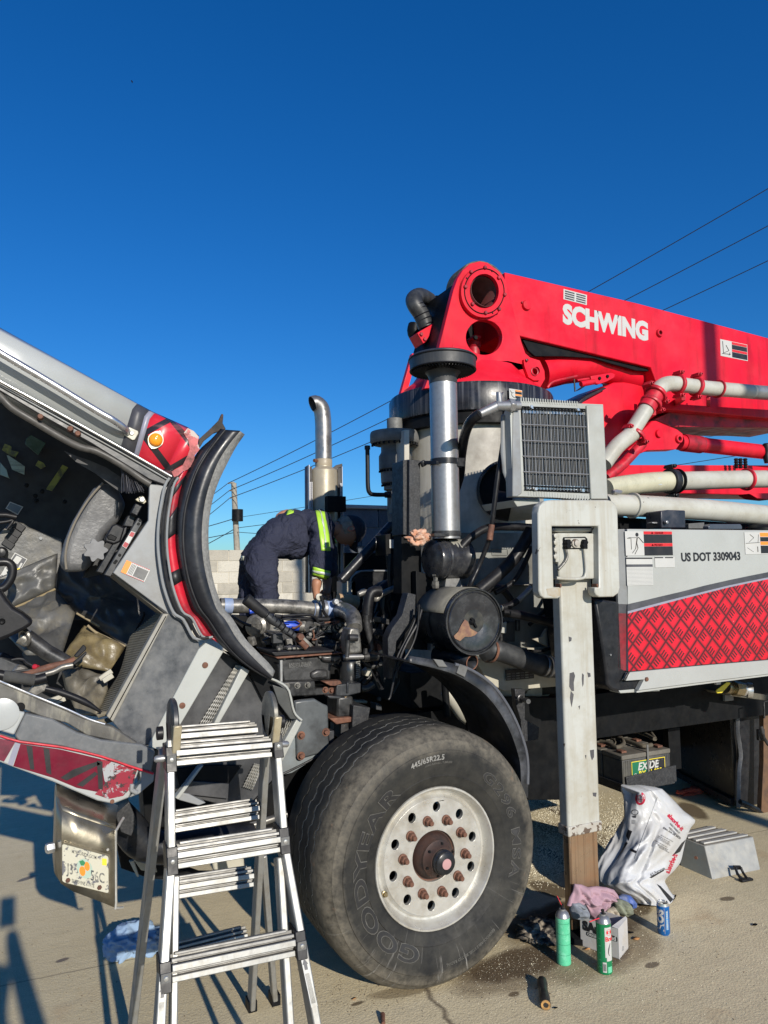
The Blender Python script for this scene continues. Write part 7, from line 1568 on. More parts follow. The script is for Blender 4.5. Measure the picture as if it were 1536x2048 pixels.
E_('casting_letters', text('EATON  FULLER', .017, flat(on_y('z4', 612, 712, 3.578), (1, 0, .02), n=(0, -1, 0)), .002, .02), gear_m, bevel=0)
E_('casting_letters', text('ROADRANGER', .017, flat(on_y('z4', 615, 732, 3.578), (1, 0, .02), n=(0, -1, 0)), .002, .02), gear_m, bevel=0)
for x_ in (575, 720, 870): E_('case_bolt', MB().hexn(on_y('z4', x_, 648 - (x_ - 575) * .04, 3.57), Yp, .008, .01), eng_l, bevel=0)
E_('mount_flange', MB().prism(w4([(560, 850), (830, 838), (835, 900), (960, 890), (992, 920), (985, 950), (640, 968), (560, 920)], 3.54), .2), eng_m, bevel=.005)
for x_, y_ in ((595, 882), (683, 875), (768, 872), (915, 912), (965, 915)): E_('flange_bolt', MB().lathe(on_y('z4', x_, y_, 3.54), Yp, [(.016, 0), (.016, .003)], 14, False).hexn(on_y('z4', x_, y_, 3.537), Yp, .010, .014), rust if x_ > 900 else eng_l, bevel=0)
E_('side_rod', MB().tube(w4([(1060, 640), (1235, 636)], 3.6), .014, 14), steel, 'bright short rod', bevel=0)
E_('rod_end', MB().tube(w4([(1230, 640), (1350, 630)], 3.6), .026, 14).tube(w4([(1280, 620), (1285, 590), (1300, 560), (1265, 400), (1255, 290)], 3.62), [.012, .012, .014, .018, .02], 12, sub=3).hexn(on_y('z4', 1250, 615, 3.58), UP, .012, .03), eng_m, bevel=0)
E_('selector_lump', MB().prism(w4([(880, 630), (1050, 620), (1055, 670), (1000, 690), (900, 680)], 3.55), .08), eng_m, bevel=.012)
E_('oil_filter', MB().lathe(Vector((on_y('z4', 1138, 760, 3.62).x, 3.66, 0)), UP, [(.04, on_y('z4', 1138, 850, 3.62).z), (.055, on_y('z4', 1138, 838, 3.62).z), (.0575, on_y('z4', 1138, 820, 3.62).z), (.0575, on_y('z4', 1138, 705, 3.62).z), (.05, on_y('z4', 1138, 680, 3.62).z), (.02, on_y('z4', 1138, 668, 3.62).z)], 36), paint('filter_black', (.022, .023, .025), .3, coat=.3), 'black canister oil filter with printed text', bevel=0)
cxf = on_y('z4', 1138, 760, 3.62).x
def ffil(a, b, c):
 th = a / .0585; return Vector((cxf + (.0583 + c) * math.sin(th + .35), 3.66 - (.0583 + c) * math.cos(th + .35), on_y('z4', 1138, 820, 3.62).z + b))
for k in range(9): E_('filter_print', text(['DO NOT REUSE', 'INSTALL: CLEAN', 'GASKET SURFACE', 'APPLY OIL FILM', 'TURN BY HAND', '3/4 TO ONE TURN', 'CHECK FOR LEAKS', 'OIL & FUEL', 'HEAVY DUTY'][k], .0085, lambda a, b, c: ffil(a - .005, b + .005 + .010 * k, c), .0006, .03), w_flat, bevel=0)
E_('filter_mount', MB().prism(w4([(1010, 870), (1090, 860), (1215, 855), (1215, 935), (1100, 965), (1000, 965)], 3.5), .16).prism(w4([(1095, 850), (1115, 848), (1112, 940), (1095, 945)], 3.49), .02), black_w, bevel=.006)
E_('filter_outlet', MB().tube(w4([(1210, 900), (1260, 900), (1315, 865)], 3.55), .018, 12, sub=3), eng_m, bevel=0)
E_('dark_casting', MB().prism(w4([(1020, 970), (1150, 965), (1150, 1140), (1010, 1145)], 3.5), .16), eng_m, bevel=.012)
E_('casting_foot', MB().prism(w4([(950, 1150), (1190, 1135), (1215, 1165), (1010, 1200)], 3.47), .2), rust, 'rusty mounting foot', bevel=.004)
E_('casting_stub', MB().prism(w4([(1050, 1190), (1120, 1175), (1125, 1260), (1100, 1300), (1040, 1320)], 3.5), .1), eng_m)
E_('red_greasy_fitting', MB().prism(w4([(895, 845), (1040, 835), (1055, 860), (1000, 880), (960, 880)], 3.5), .05), rust)
E_('frame_block', MB().prism(w4([(1150, 1040), (1290, 1060), (1270, 1180), (1200, 1250), (1150, 1290), (1140, 1200)], 3.45), .2), black_g)
E_('gasket_strip', MB().prism(w4([(560, 690), (545, 900), (530, 900), (520, 700)], 3.6), .1), black_p)
# lower pale cover with four bolts, and pale frame skirt below
E_('side_cover', MB().prism(w4([(660, 1010), (720, 1000), (830, 988), (900, 1030), (940, 1045), (950, 1400), (880, 1440), (700, 1492), (680, 1470), (675, 1290)], 3.38), .04), paint('stained_side_cover', (.085, .093, .097), .38, var=.35, dirt=((.012, .012, .013), .95, 4.5), rough_var=.1), 'stained grey cover plate', bevel=.012, seg=3)
for x_, y_ in ((714, 1290), (920, 1262), (713, 1460)): E_('cover_bolt', MB().lathe(on_y('z4', x_, y_, 3.38), Yp, [(.020, 0), (.020, .003)], 16, False).hexn(on_y('z4', x_, y_, 3.377), Yp, .012, .016), rust, bevel=0)
E_('frame_skirt', MB().prism(w4([(640, 1330), (670, 1300), (680, 1495), (960, 1400), (990, 1385), (640, 1600), (560, 1620), (545, 1500)], 3.40), .04), paint('blue_grey_skirt', (.18, .205, .215), .4, var=.1, dirt=((.13, .13, .12), .6, 8)), 'pale blue-grey frame skirt', bevel=.004)
E_('skirt_trim', MB().tube(w4([(560, 1612), (700, 1545), (900, 1440), (1000, 1380)], 3.38), .006, 8, sub=2), black_r, bevel=0)
for q_ in ([(945, 1255), (990, 1250), (990, 1370), (950, 1385)], [(930, 960), (1060, 968), (1050, 985), (950, 985)]): E_('small_bracket', MB().prism(w4(q_, 3.44), .06), black_w)
for q_ in ([(1160, 1000), (1270, 1005), (1265, 1025), (1165, 1020)], [(1240, 760), (1310, 700), (1300, 800), (1250, 800)]): E_('pale_frame_strip', MB().prism(w4(q_, 3.75), .05), cream_p)
E_('tan_pipe', MB().tube(w4([(1020, 170), (1100, 175), (1180, 190)], 4.3), .045, 16), paint('tan_engine_part', (.45, .30, .17), .6, dirt=((.1, .06, .04), .6, 12)), 'tan pipe in the sun', bevel=0)
E_('sunny_post', MB().box(on_y('z3', 1040, 1400, 4.4), on_y('z3', 1098, 1520, 4.5)), cream_p, 'cream post lit by the sun')
# small wiring, hoses, clips and bolts filling the bay
Q = random.Random(21)
for i in range(26):
 x_, y_ = Q.uniform(1200, 1520), Q.uniform(60, 560); Yq = Q.uniform(3.72, 4.1); pts = [(x_, y_)]
 for k in range(4): pts.append((pts[-1][0] + Q.uniform(-70, 60), pts[-1][1] + Q.uniform(50, 170)))
 E_('bay_hose', MB().tube(w4(pts, Yq), Q.choice((.005, .007, .012, .018)), 8, sub=4), Q.choice((hose_m, hose_m, eng_m, black_p)), bevel=0)
for i in range(18):
 x_ = Q.uniform(420, 1080); y_ = Q.uniform(300, 560); pts = [(x_, y_)]
 for k in range(3): pts.append((pts[-1][0] + Q.uniform(-90, 110), pts[-1][1] + Q.uniform(-40, 60)))
 E_('bay_lead', MB().tube(w4(pts, Q.uniform(3.74, 3.82)), Q.choice((.003, .004, .006)), 6, sub=4), Q.choice((hose_m, eng_m, eng_l, rust)), bevel=0)
for i in range(46):
 x_, y_ = Q.uniform(430, 1480), Q.uniform(290, 1250)
 if 540 < x_ < 960 and y_ > 560: continue
 c = on_y('z4', x_, y_, Q.uniform(3.6, 3.8)); m = Q.choice((eng_m, eng_l, black_w, eng_m, rust))
 if i % 3: E_('bay_bolt', MB().hexn(c, Yp, Q.uniform(.008, .014), Q.uniform(.01, .03)), m, bevel=0)
 else: E_('bay_bracket', MB().obox(c, (Q.uniform(.012, .04), 0, Q.uniform(-.01, .01)), (0, Q.uniform(.01, .05), 0), (0, 0, Q.uniform(.01, .035))), m)
for pts, r_, m in (([(1190, 120), (1260, 100), (1330, 160), (1380, 120), (1500, 60)], .016, eng_l), ([(1230, 680), (1300, 720), (1400, 690), (1500, 740)], .014, eng_m), ([(1180, 500), (1260, 540), (1330, 500), (1390, 560), (1400, 700)], .010, hose_m), ([(980, 700), (1040, 740), (1040, 860)], .012, eng_m)):
 E_('bay_pipe', MB().tube(w4(pts, 3.72), r_, 10, sub=5), m, bevel=0)
# exhaust stack with perforated shield
XE, YE = on_y('z3', 905, 680, 5.1), 5.1
ex = sub('exhaust_stack', truck, 'aluminium exhaust stack with curved tip')
def ze(y): return on_y('z3', 905, y, YE).z
re_ = (on_y('z3', 965, 400, YE).x - on_y('z3', 843, 400, YE).x) / 2 * math.cos(YAW)
tipc = [Vector((XE.x, YE, ze(540))), Vector((XE.x, YE, ze(300))), Vector((XE.x - .004, YE, ze(200))), Vector((on_y('z3', 885, 140, YE).x, YE, ze(135))), Vector((on_y('z3', 850, 105, YE).x, YE, ze(105))), Vector((on_y('z3', 822, 120, YE).x, YE, ze(112)))]
steel_e = paint('heat_stained_steel', (.30, .30, .30), .38, .75, var=.15, dirt=((.13, .12, .12), .6, 7), streak=((8, 8, 1), .3, (.45, .44, .42)))
P('stack_pipe', MB().tube(tipc, re_, 32, cap=False, sub=5), steel_e, bevel=0, parent=ex, solid=.003)
P('stack_collar', MB().lathe((XE.x, YE, 0), UP, [(re_ * 1.03, ze(560)), (re_ * 1.06, ze(550)), (re_ * 1.06, ze(512)), (re_ * 1.0, ze(506))], 32, cap=False), paint('tan_collar', (.34, .29, .21), .5), bevel=0, parent=ex)
P('collar_bolt', MB().hexn(Vector((XE.x - re_ * 1.05, YE - .03, ze(525))), (-1, -.4, 0), .015, .03), rust, bevel=0, parent=ex)
P('muffler', MB().lathe((XE.x, YE, 0), UP, [(re_ * 1.72, ze(1200)), (re_ * 1.72, ze(610)), (re_ * 1.68, ze(590)), (re_ * 1.05, ze(565)), (re_ * 1.0, ze(545))], 40), paint('tan_muffler', (.36, .32, .24), .45, .2, var=.08, dirt=((.3, .25, .18), .5, 5)), 'tan muffler can', bevel=0, parent=ex)
P('dark_joint_box', MB().box((XE.x - re_ * .5, YE - .16, ze(900)), (XE.x + re_ * 1.9, YE - .10, ze(790))), dark_m, parent=ex)
# shield halves: slotted curved sheets
sh = paint('shield_black', (.03, .028, .03), .4, dirt=((.09, .08, .07), .5, 12))
for sg, nm in ((-1, 'left'), (1, 'right')):
 mb = MB(); a_ = [(-re_ * 2.15, -.02), (-re_ * 2.05, .07), (-re_ * 1.7, .12)]
 rows_ = [[Vector((XE.x + (-sg) * x_, YE + y_, z_)) for x_, y_ in a_] for z_ in (ze(1480), ze(1000), ze(560))]
 P('heat_shield', mb.grid(rows_), sh, bevel=0, parent=ex, solid=.004)
 pf = MB()
 for k in range(58):
  z_ = ze(690) + (ze(1470) - ze(690)) * k / 57
  for q_ in (0, 1): pf.obox((XE.x + sg * re_ * (2.03 - .16 * q_), YE - .045 - .01 * q_, z_), (re_ * .055, 0, 0), (0, .004, 0), (0, 0, .0075))
 pf.box((XE.x + sg * re_ * 2.20, YE - .05, ze(1480)), (XE.x + sg * re_ * 2.12, YE - .02, ze(560)))
 P('shield_perforations', pf, paint('perforated_edge', (.5, .5, .52), .5) if sg < 0 else paint('perforated_edge2', (.4, .42, .46), .5), bevel=0, parent=ex, kind='stuff')
 P('shield_back', MB().box((XE.x + sg * re_ * 2.14, YE - .03, ze(1480)), (XE.x + sg * re_ * 1.7, YE - .024, ze(570))), sh, bevel=0, parent=ex)
P('shield_cap', MB().prism(W('z3', [(965, 575), (1000, 548), (1040, 538), (1042, 560), (1040, 650), (1015, 660), (1010, 590)], 5.12), .02), sh, bevel=0, parent=ex)
# ============================================================ worker bending over the engine
YPn = 4.85
def pp(x, y, dy=0): return on_y('p1', x, y, YPn + dy)
navy = NT('navy_coverall'); nn_ = navy.noise(5, 5, .6); fw_ = navy.noise(55, 3)
navy.set(col=navy.mix(navy.rng(nn_, .3, .7), (.013, .016, .038), (.026, .03, .056)), rough=.85)
wr = navy.n('TexNoise', {'Vector': navy.scl((1, 1, 1.0), rot=(0, .6, 0)), 'Scale': 9.0, 'Detail': 3.0, 'Distortion': 1.2}).outputs['Fac']
navy.bump(navy.m('ADD', wr, navy.m('MULTIPLY', fw_, .12)), 1.0, .045)
skin_m = paint('tanned_skin', (.36, .17, .10), .55, var=.12)
hivis = paint('yellow_green_tape', (.36, .62, .05), .45, var=.05)
silver = paint('silver_tape', (.55, .58, .5), .35, .2, var=.1)
cap_m = paint('dark_navy_cap', (.012, .014, .025), .8)
hair_m = paint('grey_brown_hair', (.24, .19, .14), .6, var=.4, nscale=40)
def skinned(name, verts, edges, root=0, sub_=2, smooth=True):
 me = bpy.data.meshes.new(name); me.from_pydata([v[0] for v in verts], edges, [])
 o = bpy.data.objects.new(name, me); COL.objects.link(o)
 m_ = o.modifiers.new('s', 'SKIN'); m_.use_smooth_shade = True; m_.branch_smoothing = .6
 for i, v in enumerate(verts):
  r = v[1]; me.skin_vertices[0].data[i].radius = r if isinstance(r, tuple) else (r, r)
  me.skin_vertices[0].data[i].use_root = (i == root)
 ss = o.modifiers.new('u', 'SUBSURF'); ss.levels = sub_; ss.render_levels = sub_
 dg = bpy.context.evaluated_depsgraph_get()
 out = bpy.data.meshes.new_from_object(o.evaluated_get(dg))
 bpy.data.objects.remove(o)
 for p in out.polygons: p.use_smooth = True
 out.name = name
 return out
def fold(me, amp, fr, seed, dirv=(1, 0, 0)):
 for v in me.vertices:
  n_ = v.normal; p = v.co
  q = Vector((p.x * fr, p.y * fr, p.z * fr)) + Vector((seed, 0, 0))
  f = noise.noise(q + Vector((noise.noise(q * .7) * 2, 0, 0)))
  rg = 1 - abs(noise.noise(Vector((q.x * .9 + q.z * 1.4, q.y * .8, q.z * .7 - q.x * .9)))) * 2.2
  v.co = p + n_ * (amp * f * 1.2 + amp * rg * .9)
 me.update()
person = thing('person', 'worker in navy coverall with yellow-green stripes and dark cap bending over the engine', 'person', Vector((pp(280, 640).x, YPn, 1.06)))
hip = pp(285, 605)
V = [(hip, (.17, .14)), (pp(430, 520), (.165, .155)), (pp(590, 480), (.175, .19)), (pp(735, 428), (.20, .215)), (pp(870, 388), (.20, .215)), (pp(975, 390), (.14, .15)), (pp(1040, 385), .06),
 # near arm
 (pp(925, 500, -.17), .095), (pp(932, 670, -.19), .08), (pp(928, 800, -.20), .072), (pp(922, 905, -.19), .066),
 # far arm
 (pp(900, 350, .17), .085), (pp(985, 560, .21), .07), (pp(1010, 780, .18), .066), (pp(1000, 900, .15), .06),
 # near leg
 (pp(300, 720, -.10), .115), (pp(335, 900, -.12), .096), (pp(375, 1090, -.12), .085), (pp(320, 1350, -.12), .075), (Vector((pp(300, 1000).x, YPn - .12, 1.2)), .075),
 # far leg
 (pp(240, 720, .10), .115), (pp(230, 900, .12), .095), (pp(215, 1090, .12), .085), (pp(200, 1350, .12), .075), (Vector((pp(190, 1000).x, YPn + .12, 1.2)), .075)]
Eg = [(0, 1), (1, 2), (2, 3), (3, 4), (4, 5), (5, 6), (4, 7), (7, 8), (8, 9), (9, 10), (4, 11), (11, 12), (12, 13), (13, 14), (0, 15), (15, 16), (16, 17), (17, 18), (18, 19), (0, 20), (20, 21), (21, 22), (22, 23), (23, 24)]
body = skinned('body', V, Eg, 0, 3)
fold(body, .012, 8, 3); fold(body, .006, 19, 9)
body.materials.clear()
obj('coverall', body, navy.mat, person, 'navy coverall')
bvh = None
dgm = bmesh.new(); dgm.from_mesh(body); bvh = BVHTree.FromBMesh(dgm)
def drape(pts, off=.004, Yst=3.9):
 out = []
 for x_, y_ in pts:
  o_ = Vector((0, 0, CAM_H)); d_ = ray('p1', x_, y_).normalized()
  h = bvh.ray_cast(o_ + d_ * 2.0, d_, 8)
  out.append((h[0] + h[1] * off) if h[0] is not None else None)
 return out
def tape(name, A, B, m, n=14, w_=4, off=.005, label=None):
 rows_ = []
 for i in range(n + 1):
  t = i / n * (len(A) - 1); k = min(int(t), len(A) - 2); f_ = t - k
  a = lerp2(A[k], A[k + 1], f_); b = lerp2(B[k], B[k + 1], f_)
  rows_.append(drape([lerp2(a, b, j / w_) for j in range(w_ + 1)], off))
 mb = MB()
 for i in range(n):
  for j in range(w_):
   q_ = [rows_[i][j], rows_[i][j + 1], rows_[i + 1][j + 1], rows_[i + 1][j]]
   if all(p is not None for p in q_) and (q_[0] - q_[2]).length < .12: mb.add(q_, [(0, 1, 2, 3)], True)
 if mb.f: obj(name, mb, m, person, label, solid=.003)
tape('hi_vis_stripe', [(842, 138), (870, 200), (895, 320), (918, 470), (935, 622)], [(915, 145), (965, 215), (985, 330), (1012, 470), (1024, 625)], hivis, 18, 5, label='long yellow-green stripe over the shoulder')
tape('silver_stripe', [(882, 170), (918, 230), (940, 340), (962, 470), (975, 600)], [(895, 172), (935, 232), (955, 342), (978, 472), (988, 600)], silver, 18, 2, .009)
tape('hi_vis_stripe', [(1048, 425), (1062, 500), (1075, 545)], [(1102, 455), (1102, 500), (1096, 545)], hivis, 6, 3)
tape('hi_vis_stripe', [(855, 785), (848, 830), (845, 868)], [(1022, 830), (1018, 870), (1000, 918)], hivis, 5, 10, label='yellow-green cuff band')
tape('silver_stripe', [(852, 815), (850, 838)], [(1020, 855), (1015, 880)], silver, 3, 10, .009)
# far-shoulder stripe patch and back pocket flap
tape('hi_vis_stripe', [(590, 195), (585, 230), (582, 262)], [(662, 190), (655, 215), (648, 240)], hivis, 4, 3)
# far forearm resting behind the back (bare elbow)
fa = skinned('bare_elbow', [(pp(640, 255, .20), .055), (pp(570, 265, .22), .05), (pp(505, 285, .2), .045), (pp(520, 320, .16), .04)], [(0, 1), (1, 2), (2, 3)])
obj('bare_elbow', fa, skin_m, person)
up_sl = skinned('far_sleeve', [(pp(760, 320, .16), .07), (pp(665, 268, .2), .062), (pp(610, 265, .21), .056)], [(0, 1), (1, 2)]); obj('far_sleeve', up_sl, navy.mat, person)
tape('pocket_tab', [(122, 672), (118, 720)], [(150, 676), (145, 722)], silver, 3, 2)
# head: skull, face looking down, ear, cap
hc = pp(1215, 415); s_ = (pp(1300, 415) - pp(1200, 415)).length / 100
hd = bmesh.new(); bmesh.ops.create_uvsphere(hd, u_segments=40, v_segments=28, radius=1)
fdir = (pp(1260, 580) - hc).normalized()                            # face looks down and forward
updir = (pp(1390, 330) - pp(1120, 440)).normalized()
side = fdir.cross(updir).normalized(); updir = side.cross(fdir).normalized()
for v in hd.verts:
 c = v.co.copy(); x_, y_, z_ = c.x, c.y, c.z                      # x side, y face, z up
 w_ = .078 * (1 - .12 * max(0, -z_)); d_ = .098; h_ = .118
 yy = y_ * d_
 if y_ > .3:
  yy += .020 * math.exp(-((z_ + .12) ** 2) / .018 - (x_ ** 2) / .018)      # nose
  yy -= .012 * math.exp(-((z_ - .12) ** 2) / .012 - ((abs(x_) - .32) ** 2) / .03)  # eye sockets
  yy += .007 * math.exp(-((z_ + .45) ** 2) / .006 - (x_ ** 2) / .06)       # lips
  yy += .010 * math.exp(-((z_ + .78) ** 2) / .02 - (x_ ** 2) / .08)        # chin
 v.co = hc + side * x_ * w_ + fdir * yy + updir * z_ * h_
hm = bpy.data.meshes.new('head'); hd.to_mesh(hm); hd.free()
for p in hm.polygons: p.use_smooth = True
obj('head', hm, skin_m, person)
obj('neck', skinned('neck', [(pp(1010, 385), .062), (pp(1100, 400), .056), (pp(1180, 420), .06)], [(0, 1), (1, 2)]), skin_m, person)
nearside = side if side.y < 0 else -side
ear = MB().lathe(hc + nearside * .076 - fdir * .012 - updir * .01, nearside, [(.030, -.006), (.032, .006), (.024, .012), (.014, .004), (.003, .003)], 20)
for i, v in enumerate(ear.v):
 q_ = Vector(v) - hc; a_ = q_.dot(fdir); ear.v[i] = tuple(Vector(v) - fdir * (a_ + .012) * .35)
obj('ear', ear, paint('sunlit_ear_skin', (.50, .17, .11), .5), person)  # brighter skin copy; sunlight on the ear is put into its colour
for sx in (-1, 1):
 obj('eye', MB().lathe(hc + side * sx * .027 + fdir * .088 + updir * .014, fdir, [(.010, -.004), (.010, .0), (.006, .003), (.001, .004)], 12), cream_p, person)
 obj('eyebrow', MB().beam(hc + side * sx * .012 + fdir * .094 + updir * .030, hc + side * sx * .042 + fdir * .082 + updir * .030, .006, .006), hair_m, person)
obj('mouth', MB().beam(hc - side * .022 + fdir * .099 - updir * .054, hc + side * .022 + fdir * .099 - updir * .054, .005, .004), paint('lip', (.25, .08, .06), .5), person)
hr = bmesh.new(); bmesh.ops.create_icosphere(hr, subdivisions=4, radius=1)
for v in list(hr.verts):
 c = v.co;
 n_ = 1 + .09 * noise.noise(c * 9) + .05 * noise.noise(c * 22)
 v.co = hc - fdir * .022 - updir * .012 + side * c.x * .084 * n_ + fdir * c.y * .088 * n_ + updir * c.z * .085 * n_
kill = [v for v in hr.verts if (v.co - hc).dot(fdir) > .02 or ((v.co - hc).dot(updir) < -.07)]
bmesh.ops.delete(hr, geom=kill, context='VERTS')
hrm = bpy.data.meshes.new('hair'); hr.to_mesh(hrm); hr.free()
for p in hrm.polygons: p.use_smooth = True
obj('hair', hrm, hair_m, person, 'curly grey-brown hair under the cap')
cp = bmesh.new(); bmesh.ops.create_uvsphere(cp, u_segments=36, v_segments=24, radius=1)
for v in list(cp.verts):
 c = v.co; v.co = hc + updir * .014 + side * c.x * .088 + fdir * c.y * .106 + updir * (max(c.z, -.02) * .118)
kc = [v for v in cp.verts if (v.co - hc).dot(updir) < .013]
bmesh.ops.delete(cp, geom=kc, context='VERTS')
cpm = bpy.data.meshes.new('cap'); cp.to_mesh(cpm); cp.free()
for p in cpm.polygons: p.use_smooth = True
capo = sub('cap', person, 'dark baseball cap with pale edge at the peak')
obj('cap_crown', cpm, cap_m, capo, solid=.004)
rows_ = []
for i in range(6):
 t = i / 5; rows_.append([hc + updir * (.03 - .010 * t - .02 * (s2_ ** 2)) + fdir * (.085 + .085 * t * (1 - .45 * s2_ ** 2)) + side * (s2_ * .078 * (1 - .15 * t)) for s2_ in [k / 6 - 1 for k in range(13)]])
obj('cap_peak', MB().grid(rows_), cap_m, capo, solid=.004)
obj('peak_trim', MB().tube(rows_[-1], .0028, 6), paint('pale_peak_edge', (.6, .58, .55), .6), capo)
# forearms and hands reaching down to the engine
def hand(wrist, elbow, tip, name):
 d = (tip - wrist).normalized(); s0 = d.cross(Vector((0, 1, 0))).normalized(); n0 = s0.cross(d).normalized()
 palm = wrist + d * .05
 vs = [(elbow, .043), (wrist.lerp(elbow, .5), .038), (wrist, .028), (wrist + d * .03, (.036, .022)), (wrist + d * .075, (.042, .018))]
 es = [(0, 1), (1, 2), (2, 3), (3, 4)]
 me = skinned(name, vs, es, 2, 2)
 obj(name, me, skin_m, person)
 for k, (off, ln) in enumerate(((-.032, .062), (-.011, .075), (.011, .07), (.031, .055))):
  b = wrist + d * .075 + s0 * off
  m1 = b + d * ln * .5 + n0 * .006; m2 = b + d * ln * .8 - n0 * .016; m3 = b + d * ln - n0 * .035
  obj('finger', skinned('finger', [(b - d * .02, .010), (m1, .0095), (m2, .009), (m3, .008)], [(0, 1), (1, 2), (2, 3)], 0, 2), skin_m, person)
 b = wrist + d * .03 + s0 * .036
 obj('thumb', skinned('thumb', [(b - s0 * .015, .012), (b + s0 * .02 + d * .03, .011), (b + s0 * .012 + d * .06 - n0 * .01, .009)], [(0, 1), (1, 2)], 0, 2), skin_m, person)
hand(pp(872, 1060, -.2), pp(895, 900, -.19), pp(900, 1130, -.2), 'forearm')
hand(pp(1010, 1010, .1), pp(985, 880, .15), pp(960, 1090, .05), 'forearm')
for dy, xx in ((-.12, 300), (.12, 190)):
 p = Vector((pp(xx, 1000).x, YPn + dy, 1.066))
 obj('boot', MB().lathe(p + Vector((.03, 0, 0)), UP, [(.055, .0), (.06, .02), (.055, .09), (.05, .17)], 20).box(p + Vector((-.03, -.045, 0)), p + Vector((.18, .045, .075))), black_r, person, bevel=.02, seg=3)
# the photographer, standing behind the phone: only the shadow falls into the picture
ph = thing('person', 'photographer in dark clothes holding a phone up in both hands', 'person', (-.05, -.4, 0))
V = [((-.05, -.40, .95), .15), ((-.05, -.42, 1.2), .14), ((-.05, -.41, 1.42), .16), ((-.05, -.40, 1.52), .06), ((-.05, -.39, 1.66), .10), ((-.05, -.38, 1.72), .095)] + \
 [((-.05 + s_ * x_, y_, z_), r_) for s_ in (-1, 1) for x_, y_, z_, r_ in ((.19, -.40, 1.42, .07), (.24, -.30, 1.20, .05), (.09, -.08, 1.62, .04), (.07, -.03, 1.72, .03), (.11, -.40, .85, .10), (.13, -.40, .48, .07), (.14, -.40, .10, .055), (.14, -.28, .05, .05))]
Eg = [(0, 1), (1, 2), (2, 3), (3, 4), (4, 5)]
for b in (6, 14): Eg += [(2, b), (b, b + 1), (b + 1, b + 2), (b + 2, b + 3), (0, b + 4), (b + 4, b + 5), (b + 5, b + 6), (b + 6, b + 7)]
obj('figure', skinned('figure', V, Eg, 0, 2), navy.mat, ph)
tag(obj('phone', MB().box((-.04, -.014, 1.725), (.04, -.005, 1.88)), plastic_k), 'black phone held upright at eye height', 'phone')
# ============================================================ ladder
Lm = alu_l
LTL, LTR = on_y('px', 341, 1452, 2.50), on_y('px', 543, 1437, 2.50)
Lz = (LTL.z + LTR.z) / 2
FY = 2.02                                                            # front feet
RY = 3.12
class Pl: pass
def plane_pt(fr, x, y, ytop, ybot, z_t=None):
 zt = z_t or Lz; n = Vector((0, zt, -(ytop - ybot)))
 P0 = Vector((0, ybot, 0)); d = ray(fr, x, y); o_ = Vector((0, 0, CAM_H))
 t = (P0 - o_).dot(n) / d.dot(n)
 return o_ + d * t
FP = lambda x, y, fr='r5': plane_pt(fr, x, y, 2.50, FY)
RP = lambda x, y, fr='r5': plane_pt(fr, x, y, 2.56, RY)
ladder = thing('step_ladder', 'open aluminium folding step ladder standing left of the big tyre', 'ladder', ((LTL.x + LTR.x) / 2, 2.5, 0))
LD = lambda n, mb, m, label=None, bevel=.0015, **k: obj(n, mb, m, ladder, label, bevel, **k)
def toground(a, b, z=0.0):
 t = (a.z - z) / (a.z - b.z); return a + (b - a) * t
nrm_f = Vector((0, Lz, -(2.50 - FY))).normalized()
def railbar(name, a, b, w_, dep, ground=True, m=Lm, z=0.012):
 if ground: b = toground(a, b, z)
 d = (b - a).normalized(); xs = Vector((1, 0, 0)); xs = (xs - d * xs.dot(d)).normalized(); ns = d.cross(xs)
 LD(name, MB().obox((a + b) / 2, (b - a) / 2, xs * w_ / 2, ns * dep / 2), m, bevel=.004)
 return a, b
# outer front rails (with black sleeves), inner front rails
fl = railbar('front_rail', FP(685, 270), FP(690, 900), .024, .066, False)
fl = railbar('front_rail', FP(690, 900), FP(645, 1560), .026, .066)
fr2 = railbar('front_rail', FP(1243, 250), FP(1288, 860), .024, .066, False)
fr2 = railbar('front_rail', FP(1290, 850), FP(1440, 1690), .024, .066)
railbar('inner_front_rail', FP(700, 1000) + Vector((.012, .02, 0)), FP(712, 1650) + Vector((0, .02, 0)), .02, .05)
railbar('inner_front_rail', FP(1275, 900) + Vector((0, .025, 0)), FP(1325, 1700) + Vector((0, .025, 0)), .022, .05)
rl = railbar('rear_rail', RP(655, 330), RP(505, 1640), .026, .066)
rr1 = railbar('rear_rail', RP(1192, 330), RP(1120, 1650), .022, .06, True)
rr2 = railbar('rear_rail', RP(1180, 860), RP(1240, 1620), .022, .05, True)
for q_ in (rl[1], rr1[1], rr2[1]): LD('rubber_foot', MB().box(q_ + Vector((-.018, -.03, -.012)), q_ + Vector((.018, .03, .03))), dark_m)
